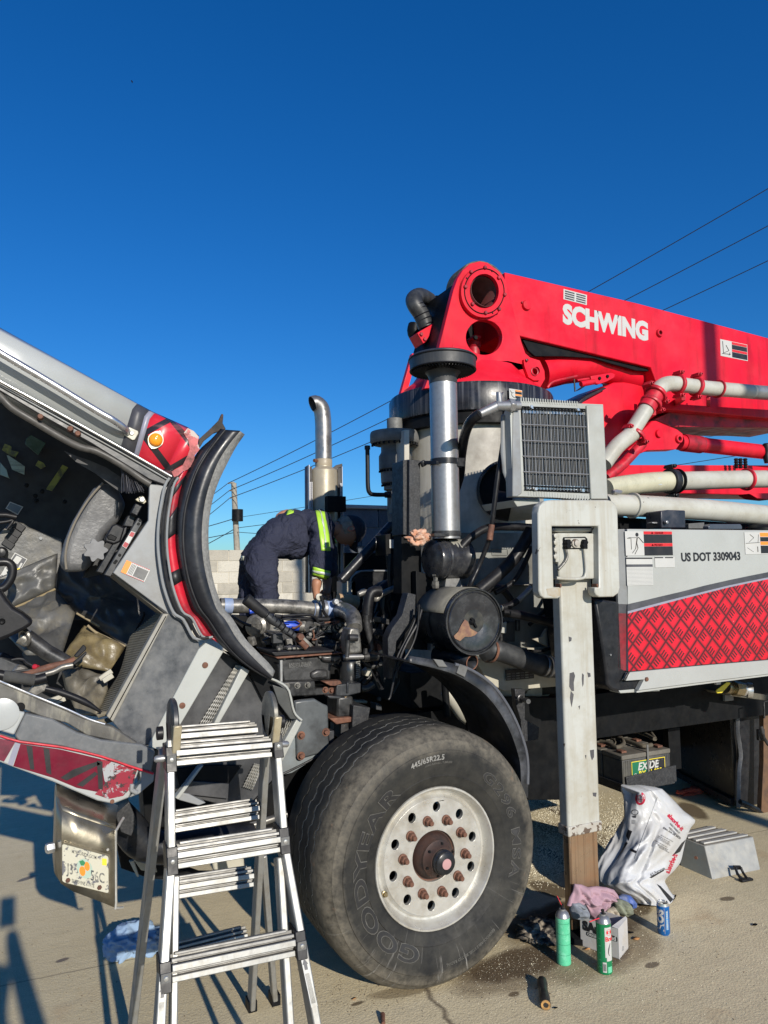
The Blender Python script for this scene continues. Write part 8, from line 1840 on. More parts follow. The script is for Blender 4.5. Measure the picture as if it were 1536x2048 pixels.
# rungs: grooved extrusions (several ridges)
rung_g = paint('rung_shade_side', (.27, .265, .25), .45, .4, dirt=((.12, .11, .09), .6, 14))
rung_d = paint('rung_groove_shade', (.2, .195, .18), .5, .4, dirt=((.06, .055, .05), .6, 12))  # darker aluminium copies: ridge and groove shade put into the colour
def rung(name, a, b, n_, rear=False):
 g_ = bpy.data.objects.new(name, None); link(g_, ladder)
 d = (b - a)
 tiers = ((0, .0, .027), (.0, -.024, .0), (0, .026, 0))
 u_ = d.normalized(); up__ = Vector((0, -n_.z, n_.y)) if False else Vector((0, .28, .96)); up__.normalize()
 out = u_.cross(up__); out = out if out.y < 0 else -out
 for j, (o_, h_, t_) in enumerate(((.020, .021, .0), (.032, .003, .0), (.018, -.027, .0), (.010, .036, .0), (.006, -.012, .0))):
  c0 = a + up__ * h_ + out * o_; c1 = b + up__ * h_ + out * o_
  if j == 3: c0 += u_ * .01; c1 -= u_ * .02
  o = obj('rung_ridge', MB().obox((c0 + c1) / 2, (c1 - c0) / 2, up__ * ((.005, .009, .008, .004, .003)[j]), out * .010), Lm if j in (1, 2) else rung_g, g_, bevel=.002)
 obj('rung_web', MB().obox((a + b) / 2, (b - a) / 2, up__ * .034, out * .004), rung_d, g_, bevel=.001)
for (x0_, y0_, x1_, y1_) in ((712, 345, 1215, 300), (718, 880, 1258, 795), (690, 1470, 1335, 1335)):
 rung('rung', FP(x0_, y0_), FP(x1_, y1_), nrm_f)
def rrung(x0_, y0_, x1_, y1_): rung('rear_rung', RP(x0_, y0_), RP(x1_, y1_), nrm_f, True)
for q_ in ((700, 258, 1140, 222), (700, 700, 1150, 630), (705, 1050, 1120, 985), (700, 1400, 1090, 1300)): rrung(*q_)
# sleeves with rivets
def sleeve(x_, y_, hh=.075, w_=.034):
 c = FP(x_, y_); LD('black_sleeve', MB().obox(c, Vector((w_ / 2, 0, 0)), Vector((0, .036, 0)) + Vector((0, 0, -.0)), Vector((0, (2.5 - FY) / Lz * hh / 2, hh / 2))), plastic_k, bevel=.003)
 LD('sleeve_plate', MB().obox(c + Vector((0, -.0385, .0)), Vector((w_ / 2.4, 0, 0)), Vector((0, .002, 0)), Vector((0, 0, .013))), gear_m, bevel=.001)
 LD('rivet', MB().lathe(c + Vector((0, -.041, 0)), Yp, [(.0075, 0), (.006, .003), (.001, .004)], 16), alu, bevel=0)
for x_, y_ in ((687, 355), (1246, 285), (692, 885), (1280, 780), (657, 1492), (1366, 1325)): sleeve(x_, y_)
# spring knobs on the outside
for a, b in (((660, 362), (615, 366)), ((1265, 287), (1308, 286))):
 p_, q_ = FP(*a), FP(*b); LD('spring_knob', MB().tube([p_, q_, q_ + (q_ - p_).normalized() * .006], [.011, .011, .007], 16), steel, bevel=0)
# hinges
for (x_, y_, x2, y2) in ((345, 1400, 350, 1500), (540, 1383, 555, 1475)):
 c = on_y('px', x_, y_ + 45, 2.50)
 disc_ = MB().lathe(c, (1, 0, 0), [(.004, -.010), (.072, -.010), (.078, -.006), (.078, .006), (.072, .010), (.004, .010)], 40)
 LD('hinge_disc', disc_, black_w if x_ < 400 else paint('scuffed_hinge', (.12, .115, .10), .4, .4, dirt=((.38, .36, .3), .5, 12)), 'round hinge', bevel=0)
 LD('hinge_plate', MB().obox(c + Vector((.003, -.045, -.05)), Vector((.013, 0, 0)), Vector((0, .030, .0)), Vector((0, -.02, .055))), cream_p if False else paint('hinge_aluminium', (.46, .40, .27), .4, .3, dirt=((.3, .22, .1), .6, 20)), bevel=.004)
 LD('hinge_knob', MB().tube([c + Vector((-.05 if x_ < 400 else .03, .0, -.03)), c + Vector((-.03 if x_ < 400 else .05, 0, -.03))], .022, 16), plastic_k, bevel=.002)
 LD('hinge_stub', MB().obox(c + Vector((.0, .04, -.07)), Vector((.010, 0, 0)), Vector((0, .02, 0)), Vector((0, .018, .06))), Lm, bevel=.002)
# paper labels on the front rails
for (x_, y_) in ((636, 1640), (1400, 1490)):
 c = FP(x_, y_); v_ = (FP(x_ - 5 if x_ < 900 else x_ + 26, y_ + 120) - c).normalized() * -1
 fl_ = lambda a, b, cc, c=c, v_=v_: c + Vector((1, 0, 0)) * a + v_ * b + Vector((0, -.0345 - cc, 0))
 LD('rail_sticker', plate([[(-.010, -.08), (.010, -.08), (.010, .06), (-.010, .06)]], .0006, fl_), w_flat, bevel=0)
 LD('sticker_arrow', plate([[(-.005, .02), (.005, .02), (.005, .035), (.009, .035), (0, .052), (-.009, .035), (-.005, .035)]], .0006, lambda a, b, cc: fl_(a, b, cc + .0008)), dg_flat, bevel=0)
 for k in range(7): LD('sticker_text', plate([[(-.007 + .002 * k, -.07), (-.0062 + .002 * k, -.07), (-.0062 + .002 * k, .01), (-.007 + .002 * k, .01)]], .0006, lambda a, b, cc: fl_(a, b, cc + .0008)), gear_m, bevel=0)
# ============================================================ cans
def spray_can(x_, y_, label, body_m, h_px, rad_=.033, straw=None, H_=None):
 p = on_z('px', x_, y_); sc_ = scale_at(p)
 t = thing('spray_can', label, 'spray can', p, 'green aerosol cans by the outrigger foot')
 Hb = H_
 obj('can_body', MB().lathe(p, UP, [(rad_ * .95, .001), (rad_, .004), (rad_, .010), (rad_ * .98, .012), (rad_ * .98, Hb - .010), (rad_, Hb - .006), (rad_, Hb)], 40), body_m, t)
 obj('can_dome', MB().lathe(p, UP, [(rad_ * 1.0, Hb), (rad_ * 1.02, Hb + .003), (rad_ * .93, Hb + .008), (rad_ * .86, Hb + .016), (rad_ * .6, Hb + .026), (rad_ * .42, Hb + .029), (rad_ * .42, Hb + .035), (rad_ * .34, Hb + .035), (rad_ * .2, Hb + .031)], 40), steel, t)
 obj('nozzle', MB().cyl(p + UP * (Hb + .028), p + UP * (Hb + .046), .006, 10).box(p + Vector((-.006, -.004, Hb + .044)), p + Vector((.006, .006, Hb + .052))), plastic_k, t)
 return t, p
g1m = NT('mint_label'); X_, Y_, Z_ = g1m.sep()
c1 = on_z('px', 1128, 1932)
kk = g1m.rng(g1m.noise(30, 6, .7), .5, .6); lin = g1m.m('LESS_THAN', g1m.m('FRACT', g1m.m('MULTIPLY', Z_, 22)), .05)
fin = g1m.m('GREATER_THAN', g1m.noise(1, 2, .5, g1m.scl((260, 260, 500))), .6)
g1m.set(col=g1m.mix(g1m.m('MULTIPLY', fin, .35), g1m.mix(g1m.m('MULTIPLY', lin, .8), g1m.mix(kk, (.10, .50, .28), (.17, .58, .36)), (.02, .2, .1)), (.02, .22, .12)), rough=.35)
HB1 = .205
t1_, p1_ = spray_can(1128, 1926, 'pale mint-green spray can standing closest to the tyre', g1m.mat, 0, .0325, H_=HB1)
obj('straw', MB().cyl(p1_ + Vector((0, 0, HB1 + .045)), on_y('r3', 247, 1296, p1_.y), .0016, 8), paint('red_straw', (.6, .03, .05), .4), t1_)
g2m = paint('dark_green_label', (.0, .17, .06), .3, var=.08, coat=.3)
t2_, p2_ = spray_can(1210, 1943, 'dark green and white spray can in front of the rag-filled box', g2m, 0, .0335, H_=.215)
obj('straw', MB().cyl(on_y('k7', 433, 568, p2_.y - .01), on_y('k7', 560, 520, p2_.y), .0022, 8), bpy.data.materials['red_straw'], t2_)
def on_cyl(p, r_, a0):
 return lambda a, b, c: p + Vector(((r_ + c) * math.sin(a0 + a / r_), -(r_ + c) * math.cos(a0 + a / r_), b))
def cyl_patch(p, r_, a0, a1, z0, z1, th=.0007, rr=0):
 f_ = on_cyl(p, r_ + .0003, 0); mb = MB(); rows_ = []
 for i in range(9):
  a = (a0 + (a1 - a0) * i / 8) * r_; rows_.append([f_(a, z0, th), f_(a, z1, th)])
 return mb.grid(rows_)
camaz = lambda p: math.atan2(0 - p.x, p.y) * 1.0                    # angle of the camera as seen from the can: a0 for on_cyl
az2 = -math.atan2(p2_.x, p2_.y)
white_shape = []
obj('label_panel', cyl_patch(p2_, .0335 * .985, az2 + .12, az2 + 1.2, .075, .203), w_flat, t2_)
obj('label_panel', cyl_patch(p2_, .0335 * .985, az2 + .30, az2 + 1.2, .060, .0752), w_flat, t2_)
obj('barcode_patch', cyl_patch(p2_, .0335 * .985, az2 - .25, az2 + .25, .012, .055), w_flat, t2_)
for k in range(7): obj('barcode_line', cyl_patch(p2_, .0335 * .985, az2 - .18 + k * .055, az2 - .155 + k * .055, .018, .048, .0011), k_flat, t2_)
obj('mint_block', cyl_patch(p2_, .0335 * .985, az2 + .42, az2 + 1.1, .010, .036), paint('mint_patch', (.13, .5, .3), .35), t2_)
up2 = lambda f_, dz: (lambda a, b, c: f_(a, b + dz, c))
obj('can_lettering', text('Brak', .026, up2(on_cyl(p2_, .0338, az2 + .17), .145), .0008, .03), r_flat, t2_)
obj('can_emblem', text('O', .03, up2(on_cyl(p2_, .0338, az2 + .38), .172), .0008, .09), r_flat, t2_)
obj('can_swirl', MB().tube([on_cyl(p2_, .0342, az2)(a_, b_, 0) for a_, b_ in ((.030, .135), (.022, .115), (.019, .095), (.024, .082))], [.0012, .0028, .0022, .001], 6, sub=3), dg_flat, t2_)
for k in range(5): obj('can_side_print', cyl_patch(p2_, .0335 * .985, az2 - .75, az2 - .45, .03 + .03 * k, .034 + .03 * k), paint('dim_print', (.05, .3, .15), .4), t2_)
# energy drink can
p3 = on_z('px', 1328, 1867)
nos = thing('drink_can', 'blue drink can with big white sideways letters on the concrete', 'drink can', p3)
r3_ = .030
obj('can_body', MB().lathe(p3, UP, [(r3_ * .82, 0), (r3_ * .86, .003), (r3_, .010), (r3_, .135), (r3_ * .97, .139)], 40), paint('metallic_blue', (.01, .13, .42), .25, .4, var=.1), nos)
obj('can_top', MB().lathe(p3, UP, [(r3_ * .99, .134), (r3_ * .98, .139), (r3_ * .86, .148), (r3_ * .86, .151), (r3_ * .80, .150), (r3_ * .78, .146), (.002, .146)], 40), alu, nos)
obj('can_opening', MB().lathe(p3 + Vector((.004, -.010, .1465)), UP, [(.010, 0), (.009, .0006), (.0005, .0006)], 18), k_flat, nos)
obj('pull_tab', plate([circ(0, 0, .009, 18, .006)], .001, lambda a, b, c: p3 + Vector((a, b + .006, .148 + c))), alu, nos)
az3 = -math.atan2(p3.x, p3.y)
def vert_text(s, size, p, r_, a0, z0, bold, m, par, nm, sh=0):
 f_ = on_cyl(p, r_, a0); return obj(nm, text(s, size, lambda a, b, c: f_(-b, a + z0, c), .0008, bold, shear=sh), m, par)
vert_text('NOS', .05, p3, r3_ + .0004, az3 - .02, .020, .05, w_flat, nos, 'can_lettering')
obj('can_stripe', cyl_patch(p3, r3_, az3 + .12, az3 + .20, .012, .132), lv_flat, nos)
obj('can_stripe', cyl_patch(p3, r3_, az3 + .38, az3 + .78, .03, .118), paint('pale_blue_block', (.1, .3, .55), .3), nos)
vert_text('ENERGY DRINK', .0125, p3, r3_ + .0012, az3 + .72, .033, .02, w_flat, nos, 'can_print')
# ============================================================ box of rags
bxm = paint('white_cardboard', (.44, .43, .42), .7, var=.06, dirt=((.38, .33, .26), .6, 9))
A_, B_, C_ = on_z('k7', 340, 832), on_z('k7', 762, 985), on_z('k7', 860, 862)
D_ = A_ + (C_ - B_)
hb = on_y('k7', 762, 985, B_.y); Hx = .115
hb_ = on_y('k7', 765, 640, B_.y).z
box = thing('cardboard_box', 'small white printed cardboard box overflowing with rags', 'box', (A_ + C_) / 2)
base_pts = [A_, B_, C_, D_]
mb = MB()
for i in range(4):
 a, b = base_pts[i], base_pts[(i + 1) % 4]; n_ = Vector(((b - a).y, -(b - a).x, 0)).normalized() * -.003
 mb.prism([a + UP * .001, b + UP * .001, b + UP * hb_, a + UP * hb_], n_)
mb.prism([p + UP * .001 for p in base_pts], (0, 0, .003))
obj('box_walls', mb, bxm, box)
obj('box_flap', MB().prism([C_ + UP * hb_, B_ + UP * hb_, B_ + UP * (hb_ + .006) + Vector((-.02, .02, 0)), C_ + UP * (hb_ + .012) + Vector((-.01, 0, 0))], (.002, .002, 0)), bxm, box)
fb = flat(A_ + UP * .0, B_ - A_, n=(B_ - A_).cross(UP) if (B_ - A_).cross(UP).y < 0 else -(B_ - A_).cross(UP))
Lb = (B_ - A_).length
def bt(s, size, x_, z_, bold, m, nm='box_lettering', sh=0): obj(nm, text(s, size, lambda a, b, c: fb(a + x_, b + z_, c + .0006), .0008, bold, shear=sh), m, box)
bt('SAnd', .055, Lb * .07, hb_ * .60, .07, k_flat)
obj('text_bar', plate([rrect(Lb * .16, hb_ * .42, Lb * .5, hb_ * .55, .006)], .0006, lambda a, b, c: fb(a, b, c + .0006)), k_flat, box)
bt('ORIGINAL', .0165, Lb * .18, hb_ * .445, .03, w_flat)
obj('text_bar', plate([rrect(Lb * .74, hb_ * .55, Lb * .97, hb_ * .72, .008)], .0006, lambda a, b, c: fb(a, b, c + .0006)), k_flat, box)
bt('nd', .03, Lb * .78, hb_ * .57, .04, w_flat)
obj('box_mark', MB().tube([fb(Lb * .80, hb_ * .46, .001), fb(Lb * .76, hb_ * .38, .001), fb(Lb * .72, hb_ * .25, .001)], .003, 6), k_flat, box)
fc_ = flat(B_, C_ - B_, n=(C_ - B_).cross(UP))
obj('recycling_mark', plate([circ(.05, .03, .010), circ(.05, .03, .007)], .0006, lambda a, b, c: fc_(a, b, c + .0006)), grey_p, box)
# rags: folded cloth sheets
def cloth(fr, outline, Y, m, name, label, cat='rag', seed=0, bulge=.03, amp=.012, ns=26, folds=9, group=None, parent=None):
 """closed crumpled lobe whose silhouette is the outline; front and back skins with ridged folds"""
 O = W(fr, outline, Y); n = len(O); c = sum(O, Vector()) / n
 cl = []
 for i in range(n):
  for k in range(4): cl.append(O[i].lerp(O[(i + 1) % n], k / 4))
 out = []
 for sgn in (-1, 1):
  rows_ = []
  for j in range(ns + 1):
   t = j / ns; row = []
   for q in cl:
    p = c.lerp(q, t)
    hgt = bulge * math.sqrt(max(0, 1 - t ** 2.2))
    s_ = noise.noise(Vector((p.x * folds + seed, p.z * folds * .8, seed * 1.7))) * 3
    rdg = abs(math.sin(s_ * 2.2 + p.x * folds * 2.2 + p.z * folds * 1.4 + seed))
    p = p + Vector((0, sgn * hgt - (amp * (rdg - .5) + amp * .8 * noise.noise(p * 40)) * (1 - t ** 6) * (1 if sgn < 0 else 0), 0))
    row.append(p)
   rows_.append(row)
  out.append(rows_)
 mb = MB().grid(out[0], close=True); mb.grid(out[1], close=True)
 o = obj(name, mb, m, parent, ang=80)
 if parent is None: tag(o, label, cat, group)
 return o
pink = paint('mauve_cloth', (.36, .23, .27), .95, var=.1, bump=.3, nscale=12)
gry = paint('grey_glove_cloth', (.16, .18, .21), .9, var=.3, dirt=((.4, .42, .45), .5, 14), bump=.3)
olv = paint('olive_grey_cloth', (.22, .24, .17), .9, var=.3, dirt=((.05, .05, .05), .7, 13), bump=.3)
tan = paint('stained_cream_cloth', (.42, .37, .28), .9, var=.3, dirt=((.05, .045, .04), .8, 11), bump=.3)
blu = paint('blue_glove', (.05, .10, .32), .6, var=.3, dirt=((.12, .12, .1), .6, 14))
Yr = A_.y + .02
cloth('k7', [(265, 150), (345, 158), (420, 190), (520, 178), (620, 190), (700, 215), (735, 260), (750, 300), (690, 335), (640, 400), (590, 450), (545, 530), (500, 560), (430, 480), (400, 400), (330, 350), (260, 345), (185, 390), (215, 300), (250, 240)], Yr - .01, pink, 'rag', 'mauve rag draped over the small box', seed=1, bulge=.03, amp=.026, ns=40, folds=13)
cloth('k7', [(240, 365), (300, 345), (370, 370), (405, 440), (395, 520), (330, 548), (250, 530), (225, 450)], Yr - .02, gry, 'glove', 'grey glove bulging from the box under the mauve rag', 'glove', seed=4, bulge=.035, amp=.02, folds=16)
cloth('k7', [(700, 350), (760, 318), (840, 340), (895, 400), (890, 470), (850, 510), (770, 500), (710, 440)], Yr + .03, olv, 'rag', 'olive-grey crumpled rag at the right of the box', seed=7, bulge=.035, amp=.024, folds=17)
cloth('k7', [(640, 430), (700, 400), (760, 480), (765, 560), (740, 615), (680, 600), (650, 540), (610, 480)], Yr - .015, tan, 'rag', 'stained cream and black rag hanging over the box front', seed=9, bulge=.025, amp=.02, folds=16)
cloth('k7', [(740, 300), (800, 262), (880, 280), (945, 360), (935, 410), (890, 425), (850, 360), (800, 340)], Yr + .05, blu, 'glove', 'blue glove behind the olive rag', 'glove', seed=12, bulge=.025, amp=.014)
cloth('k7', [(400, 520), (470, 540), (500, 600), (490, 650), (440, 620), (400, 590)], Yr - .02, paint('navy_cloth', (.03, .04, .07), .9, dirt=((.1, .12, .15), .5, 12)), 'rag', 'dark navy rag end tucked in the box behind the green can', seed=15, bulge=.018)
# dark rag heap by the tyre
hp = paint('oil_black_rag', (.025, .022, .02), .75, var=.4, dirt=((.45, .38, .28), .85, 14))
q0_ = on_z('g1', 235, 905)
o = obj('rag', crumple(q0_ + Vector((0, .0, .03)), .095, .10, .038, .55, 5, 5, 2.6), hp); tag(o, 'oil-blackened rag heap lying between the tyre and the mint can', 'rag')
# leaves / scraps
lf = paint('dry_leaf', (.42, .20, .07), .8, var=.3)
for (x_, y_, lb) in ((1235, 0, ''),):
 pass
def scrap(fr, x_, y_, s_, label, m, seed, cat='debris', name='leaf'):
 c = on_z(fr, x_, y_); mb = MB(); n_ = 7; Rr = random.Random(seed)
 pts = [c + Vector((s_ * math.cos(k * 6.283 / n_) * Rr.uniform(.6, 1.2), s_ * .6 * math.sin(k * 6.283 / n_) * Rr.uniform(.6, 1.2), .003 + Rr.uniform(0, s_ * .3))) for k in range(n_)]
 mb.add(pts + [c + Vector((0, 0, s_ * .35))], [(k, (k + 1) % n_, n_) for k in range(n_)], True)
 o = obj(name, mb, m, None, solid=.001); tag(o, label, cat)
scrap('g1', 500, 975, .020, 'small brown dry leaf between the green cans', lf, 1, 'leaf')
scrap('g1', 780, 915, .022, 'brown dry leaf right of the small box', lf, 2, 'leaf')
scrap('g1', 130, 805, .018, 'curled tan leaf beside the tyre edge', lf, 3, 'leaf')
scrap('g1', 750, 880, .020, 'dark crumpled scrap right of the small box', dark_m, 4, 'scrap', 'scrap')
scrap('g1', 1462, 836, .016, 'thin dark twig lying alone on the concrete at the right', dark_m, 5, 'twig', 'twig')
scrap('g1', 320, 1312, .010, 'tiny black chip beside the black handle grip', dark_m, 6, 'scrap', 'scrap')
scrap('px', 708, 1999, .013, 'tan pebble in front of the tyre', lf, 7, 'pebble', 'pebble')
# rusty bolt stub at bottom edge
pb_ = on_z('px', 768, 2044)
o = obj('rusty_bolt', MB().tube([pb_ + Vector((-.012, -.02, .008)), pb_ + Vector((.008, .03, .012))], [.007, .010], 12), rust); tag(o, 'short rusty bolt at the bottom edge in front of the tyre', 'bolt')
# handle grip
g0, g1_ = on_z('g1', 262, 1290, .02), on_z('g1', 240, 1150, .022)
grip = thing('handle_grip', 'loose black rubber handle grip lying on the concrete below the tyre', 'handle', on_z('g1', 250, 1290))
dg = (g1_ - g0).normalized()
g1_ = g0 + dg * ((g1_ - g0).length)
obj('grip_body', MB().tube([g0, g0.lerp(g1_, .3), g0.lerp(g1_, .6), g0.lerp(g1_, .85), g1_, g1_ + dg * .012], [.021, .0225, .018, .022, .020, .010], 24, sub=4), paint('grip_rubber', (.02, .019, .018), .4, dirt=((.06, .055, .05), .4, 20)), grip)
obj('broken_end', MB().lathe(g0 - dg * .0015, -dg, [(.020, -.002), (.019, .001), (.011, .001), (.009, -.012)], 20), paint('split_wood', (.45, .25, .08), .8, var=.4, dirt=((.05, .03, .02), .7, 60)), grip)
# ============================================================ absorbent bag
bag_m = paint('white_woven_plastic', (.50, .505, .51), .42, var=.05, dirt=((.38, .35, .3), .5, 3), bump=.4, nscale=5, coat=.1)
lefto = [(590, 190), (560, 330), (540, 480), (520, 650), (475, 880), (420, 1010), (330, 1160), (240, 1290), (205, 1440), (250, 1490), (420, 1600), (560, 1660), (640, 1720)]
righto = [(1010, 125), (1170, 280), (1300, 420), (1465, 560), (1400, 680), (1340, 830), (1310, 960), (1260, 1150), (1160, 1280), (1050, 1400), (1090, 1500), (1210, 1700), (1170, 1790)]
NB, MBn = 84, 48
def interp(L, t):
 t *= len(L) - 1; k = min(int(t), len(L) - 2); f_ = t - k
 p0, p1, p2, p3 = L[max(0, k - 1)], L[k], L[k + 1], L[min(len(L) - 1, k + 2)]
 return tuple(.5 * (2 * p1[i] + (p2[i] - p0[i]) * f_ + (2 * p0[i] - 5 * p1[i] + 4 * p2[i] - p3[i]) * f_ * f_ + (3 * p1[i] - p0[i] - 3 * p2[i] + p3[i]) * f_ ** 3) for i in (0, 1))
YB0 = on_z('bg', 800, 1770).y
def bag_uv(s_, t_):                                                  # s across 0..1, t down 0..1
 a, b = interp(lefto, t_), interp(righto, t_)
 x_, y_ = lerp2(a, b, s_)
 sag = math.sin(math.pi * s_) ** .7
 prof = sag * (.075 + .055 * math.sin(t_ * 2.6) ** 2)
 f_ = .012 * math.sin(s_ * 9 + t_ * 7) * sag + .05 * noise.noise(Vector((s_ * 3.2, t_ * 4.5, 1.3))) * sag - .02 * abs(noise.noise(Vector((s_ * 5 + t_ * 3, t_ * 9, 4.3)))) * sag
 crease = -.030 * math.exp(-((s_ - (.42 + .12 * t_)) / .05) ** 2) * (1 if t_ > .45 else t_ / .45) * sag
 fine = .009 * noise.ridged_multi_fractal(Vector((s_ * 5, t_ * 7, 5)), .9, 2.1, 4, 1, 2) * sag
 Yy = YB0 + .02 + .10 * (1 - t_) - (prof + f_ + crease + fine)
 return on_y('bg', x_, y_, Yy)
front = [[bag_uv(j / MBn, i / NB) for j in range(MBn + 1)] for i in range(NB + 1)]
minz = min(p.z for r_ in front for p in r_)
front = [[Vector((p.x, p.y, max(p.z, .004))) for p in r_] for r_ in front]
back = [[Vector((p.x, YB0 + .04 + .10 * (1 - i / NB) + .09 * math.sin(math.pi * j / MBn) * (.6 + .4 * math.sin(i / NB * 2.6)), p.z)) for j, p in enumerate(r_)] for i, r_ in enumerate(front)]
back = [[front[i][j] if j in (0, MBn) else back[i][j] for j in range(MBn + 1)] for i in range(NB + 1)]
bagt = thing('absorbent_bag', 'tall slumped white plastic sack of absorbent with red lettering', 'sack', Vector((front[-1][MBn // 2].x, YB0, 0)))
mbb = MB().grid(front).grid(back)
for r_ in (0, NB): mbb.strip(front[r_], back[r_])
obj('sack', mbb, bag_m, bagt, ang=70)
bb = bmesh.new(); tmp = MB().grid(front).mesh('t'); bb.from_mesh(tmp); bag_bvh = BVHTree.FromBMesh(bb)
def on_bag(x_, y_, off=.002):
 o_ = Vector((0, 0, CAM_H)); d_ = ray('bg', x_, y_).normalized(); h = bag_bvh.ray_cast(o_, d_, 8)
 return h[0] - d_ * off if h[0] is not None else None
def bag_print(mb2d, m, nm, label=None):
 pts = [on_bag(v[0], v[1], .0022) for v in mb2d.v]
 fs = [f for f in mb2d.f if all(pts[i] is not None for i in f)]
 good = [p or Vector((0, 0, 0)) for p in pts]
 me = MB(); me.v = [tuple(p) for p in good]; me.f = fs; me.sm = [False] * len(fs)
 # drop unused
 used = sorted({i for f in fs for i in f}); rm = {i: k for k, i in enumerate(used)}
 m2 = MB(); m2.v = [me.v[i] for i in used]; m2.f = [[rm[i] for i in f] for f in fs]; m2.sm = [False] * len(fs)
 if m2.f: obj(nm, m2, m, bagt, label)
def bag_text(s, x_, y_, size, ang, m, bold=.03, nm='bag_lettering', sx=1):
 ca_, sa_ = math.cos(rad(ang)), math.sin(rad(ang))
 def f(a, b, c): a *= sx; return Vector((x_ + a * ca_ + b * sa_, y_ + a * sa_ - b * ca_, 0))
 t = text(s, size, f, .0001, bold, res=2)
 bag_print(t, m, nm)
red_i = paint('dark_red_ink', (.42, .01, .04), .45)
ink = paint('grey_black_ink', (.05, .05, .055), .5)
bag_text('absorbe-it', 1078, 500, 82, 47, red_i, .05, sx=.86)
bag_text('ABSORBENT', 1108, 612, 36, 47, ink, .02); bag_text('ABSORBENTE', 1095, 668, 36, 45, ink, .02); bag_text('IDEAL FOR OIL SPILLS', 1018, 672, 30, 33, ink, .04)
for k, (x_, y_) in enumerate(((985, 770), (945, 780), (940, 800), (975, 838), (905, 848), (930, 890), (945, 915), (960, 940))):
 bag_text(['Absorbs oil, water and most', 'other liquids. Spread evenly', 'over the spill, leave to soak', 'and sweep up when dry.', 'Absorbe aceite, agua y otros', 'liquidos. Extienda sobre el', 'derrame y deje actuar,', 'luego barrer y desechar.'][k], x_, y_, 17, 29, ink, .02)
bag_text('absorbe-it', 1105, 1310, 100, -66, red_i, .05, sx=.7)
bag_text('All-Purpose', 850, 1352, 60, -28, ink, .02, sx=.8)
def bag_ring(cx, cy, rx, ry, w_):
 n = 40; out = [(cx + rx * math.cos(k * 2 * math.pi / n), cy + ry * math.sin(k * 2 * math.pi / n)) for k in range(n)]
 inn = [(cx + (rx - w_) * math.cos(k * 2 * math.pi / n), cy + (ry - w_) * math.sin(k * 2 * math.pi / n)) for k in range(n)]
 m_ = MB(); m_.v = [(p[0], p[1], 0) for p in out + inn]; m_.f = [[k, (k + 1) % n, n + (k + 1) % n, n + k] for k in range(n)]; m_.sm = [False] * n
 return m_
bag_print(bag_ring(702, 258, 72, 92, 30), red_i, 'bag_seal', 'round red seal')
bag_print(bag_ring(702, 258, 36, 50, 6), red_i, 'bag_seal')
bag_text('ABSORBS', 668, 268, 17, 12, red_i, .03)
def bag_quad(pts, m, nm, n=6):
 a, b, c, d = pts; m_ = MB()
 m_.v = [(*lerp2(lerp2(a, b, i / n), lerp2(d, c, i / n), j / n), 0) for j in range(n + 1) for i in range(n + 1)]
 m_.f = [[j * (n + 1) + i, j * (n + 1) + i + 1, (j + 1) * (n + 1) + i + 1, (j + 1) * (n + 1) + i] for j in range(n) for i in range(n)]; m_.sm = [False] * len(m_.f)
 bag_print(m_, m, nm)
bag_quad([(562, 952), (652, 990), (640, 1022), (556, 985)], k_flat, 'bag_bar')
bag_quad([(530, 690), (588, 715), (540, 850), (500, 780)], k_flat, 'bag_square')
bag_quad([(500, 860), (530, 880), (400, 1080), (350, 1130)], k_flat, 'bag_edge_print')
bag_quad([(1340, 830), (1280, 880), (1150, 1060), (1260, 1000)], k_flat, 'bag_edge_print')
bag_quad([(930, 1450), (985, 1480), (1200, 1700), (1160, 1765)], k_flat, 'bag_edge_print')
bag_quad([(1040, 1245), (1030, 1270), (860, 1370), (830, 1360)], k_flat, 'bag_edge_print')
m_ = bag_ring(628, 450, 50, 38, 8); bag_print(m_, ink, 'bag_icon'); bag_quad([(585, 500), (650, 490), (640, 530), (600, 525)], ink, 'bag_icon')
for k in range(4): bag_quad([(580, 555 + 15 * k), (640, 568 + 15 * k), (638, 572 + 15 * k), (578, 560 + 15 * k)], ink, 'bag_fine_print', 2)
# seam
seam = [on_bag(940 - (940 - 620) * t, 240 + (1100 - 240) * t, .001) for t in [k / 30 for k in range(31)]]
obj('sack_seam', MB().tube([p for p in seam if p], .0012, 5), grey_p, bagt)
# ============================================================ metal step box
s1_, s2_, s3_ = on_z('g1', 1218, 570), on_z('g1', 1493, 512), on_z('g1', 1035, 490)
def zh(fr, x_, y_, base): return on_y(fr, x_, y_, base.y).z
stp = thing('metal_step', 'silver grooved metal step box lying right of the sack', 'step', (s1_ + s2_) / 2)
h1_ = .155
ux1 = (s2_ - s1_); uy1 = (s3_ - s1_)
t_fl = on_z('g1', 1172, 378, h1_); t_fr = on_z('g1', 1452, 325, h1_)
t_bl = on_z('g1', 985, 310, h1_); t_br = on_z('g1', 1185, 262, h1_)
s4_ = s3_ + ux1
mb = MB().add([s1_, s2_, s4_, s3_, t_fl, t_fr, t_br, t_bl], [(0, 1, 5, 4), (1, 2, 6, 5), (2, 3, 7, 6), (3, 0, 4, 7), (4, 5, 6, 7)])
stm = paint('dull_painted_aluminium', (.36, .355, .32), .4, .3, var=.06, dirt=((.28, .26, .22), .5, 8))
obj('step_shell', mb, stm, stp, bevel=.004)
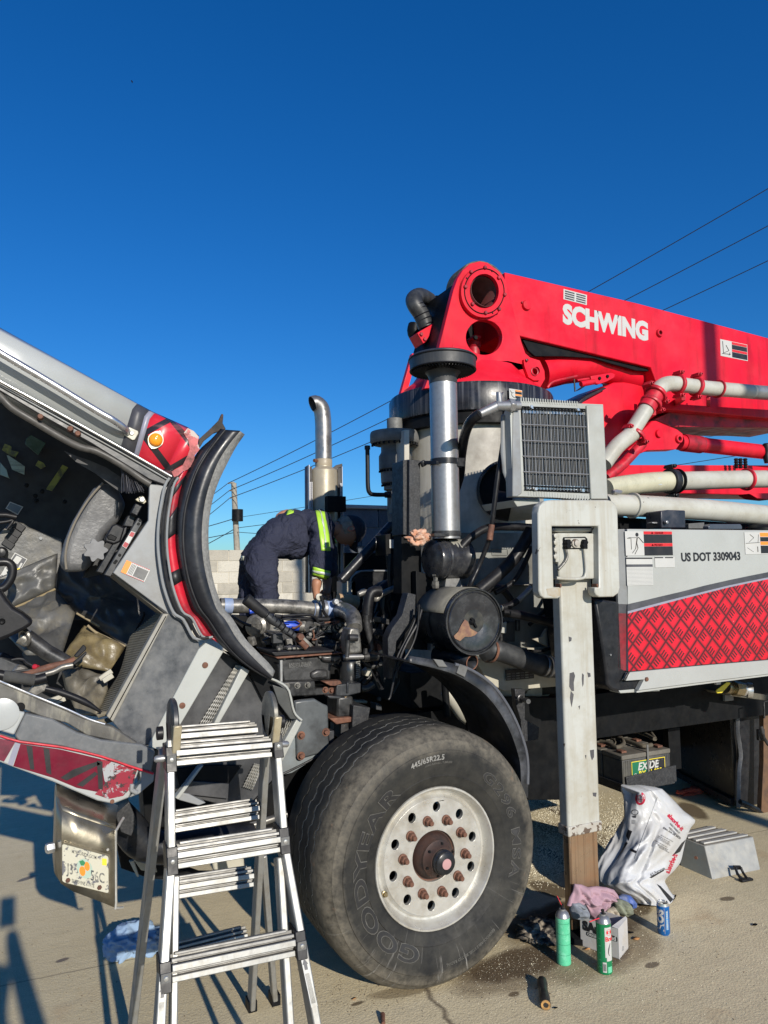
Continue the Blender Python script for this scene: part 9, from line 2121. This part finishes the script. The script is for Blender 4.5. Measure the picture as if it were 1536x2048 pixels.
for k in range(4):
 a0_, a1_ = (k + .28) / 4.3, (k + .78) / 4.3
 lf0, lf1 = t_fl.lerp(t_bl, a0_), t_fl.lerp(t_bl, a1_); rt0_, rt1_ = t_fr.lerp(t_br, a0_), t_fr.lerp(t_br, a1_)
 e = .04
 obj('tread_strip', MB().prism([lf0.lerp(rt0_, e) + UP * .001, lf0.lerp(rt0_, 1 - e) + UP * .001, lf1.lerp(rt1_, 1 - e) + UP * .001, lf1.lerp(rt1_, e) + UP * .001], (0, 0, .010)), paint('bright_tread', (.55, .54, .5), .35, .4) if k == 0 else bpy.data.materials['bright_tread'], stp, bevel=.002)
 q_ = [lf1.lerp(rt1_, e), lf1.lerp(rt1_, 1 - e)]
obj('tread_base', MB().prism([p + UP * .0008 for p in (t_fl.lerp(t_br, .03), t_fr.lerp(t_bl, .03), t_br.lerp(t_fl, .03), t_bl.lerp(t_fr, .03))], (0, 0, .002)), paint('brown_tread_base', (.12, .105, .085), .6), stp)
lt = on_z('g1', 1350, 540); lt2 = on_z('g1', 1440, 575)
obj('rubber_latch', MB().prism([on_y('g1', 1343, 492, lt.y - .02), on_y('g1', 1382, 492, lt.y - .02), on_y('g1', 1385, 515, lt.y - .02), on_y('g1', 1350, 515, lt.y - .02)], .012).tube([on_y('g1', 1350, 500, lt.y - .03), on_y('g1', 1358, 530, lt.y - .045), on_z('g1', 1380, 565, .012)], .008, 8, sub=2).tube([on_y('g1', 1380, 500, lt.y - .03), on_y('g1', 1395, 535, lt.y - .045), on_z('g1', 1420, 568, .012)], .008, 8, sub=2).obox(on_z('g1', 1410, 572, .008), (.04, -.004, 0), (.0, .014, 0), (0, 0, .006)), plastic_k, stp, 'black rubber latch', bevel=.002)
obj('side_hole', MB().lathe(s1_.lerp(s3_, .45) + Vector((-.012, -.003, .09)), (-1, -.3, .3), [(.009, -.004), (.009, .004), (.002, .004)], 12), rust, stp)
# cloths on the ground
bc = on_z('r6', 1040, 1180)
o = obj('cloth', crumple(bc + Vector((0, .0, .06)), .13, .10, .075, .45, 5, 8, 1.8), paint('pale_blue_cloth', (.25, .36, .52), .9, var=.15, bump=.3)); tag(o, 'crumpled pale blue cloth behind the left ladder leg', 'cloth')
rc = on_z('t1', 870, 985)
o = obj('red_rag', crumple(rc + Vector((.02, 0, .022)), .13, .05, .028, .5, 5, 11, 2.2), paint('orange_red_cloth', (.62, .10, .05), .9, bump=.3)); tag(o, 'orange-red rag on the ground beside the dark tank', 'rag')
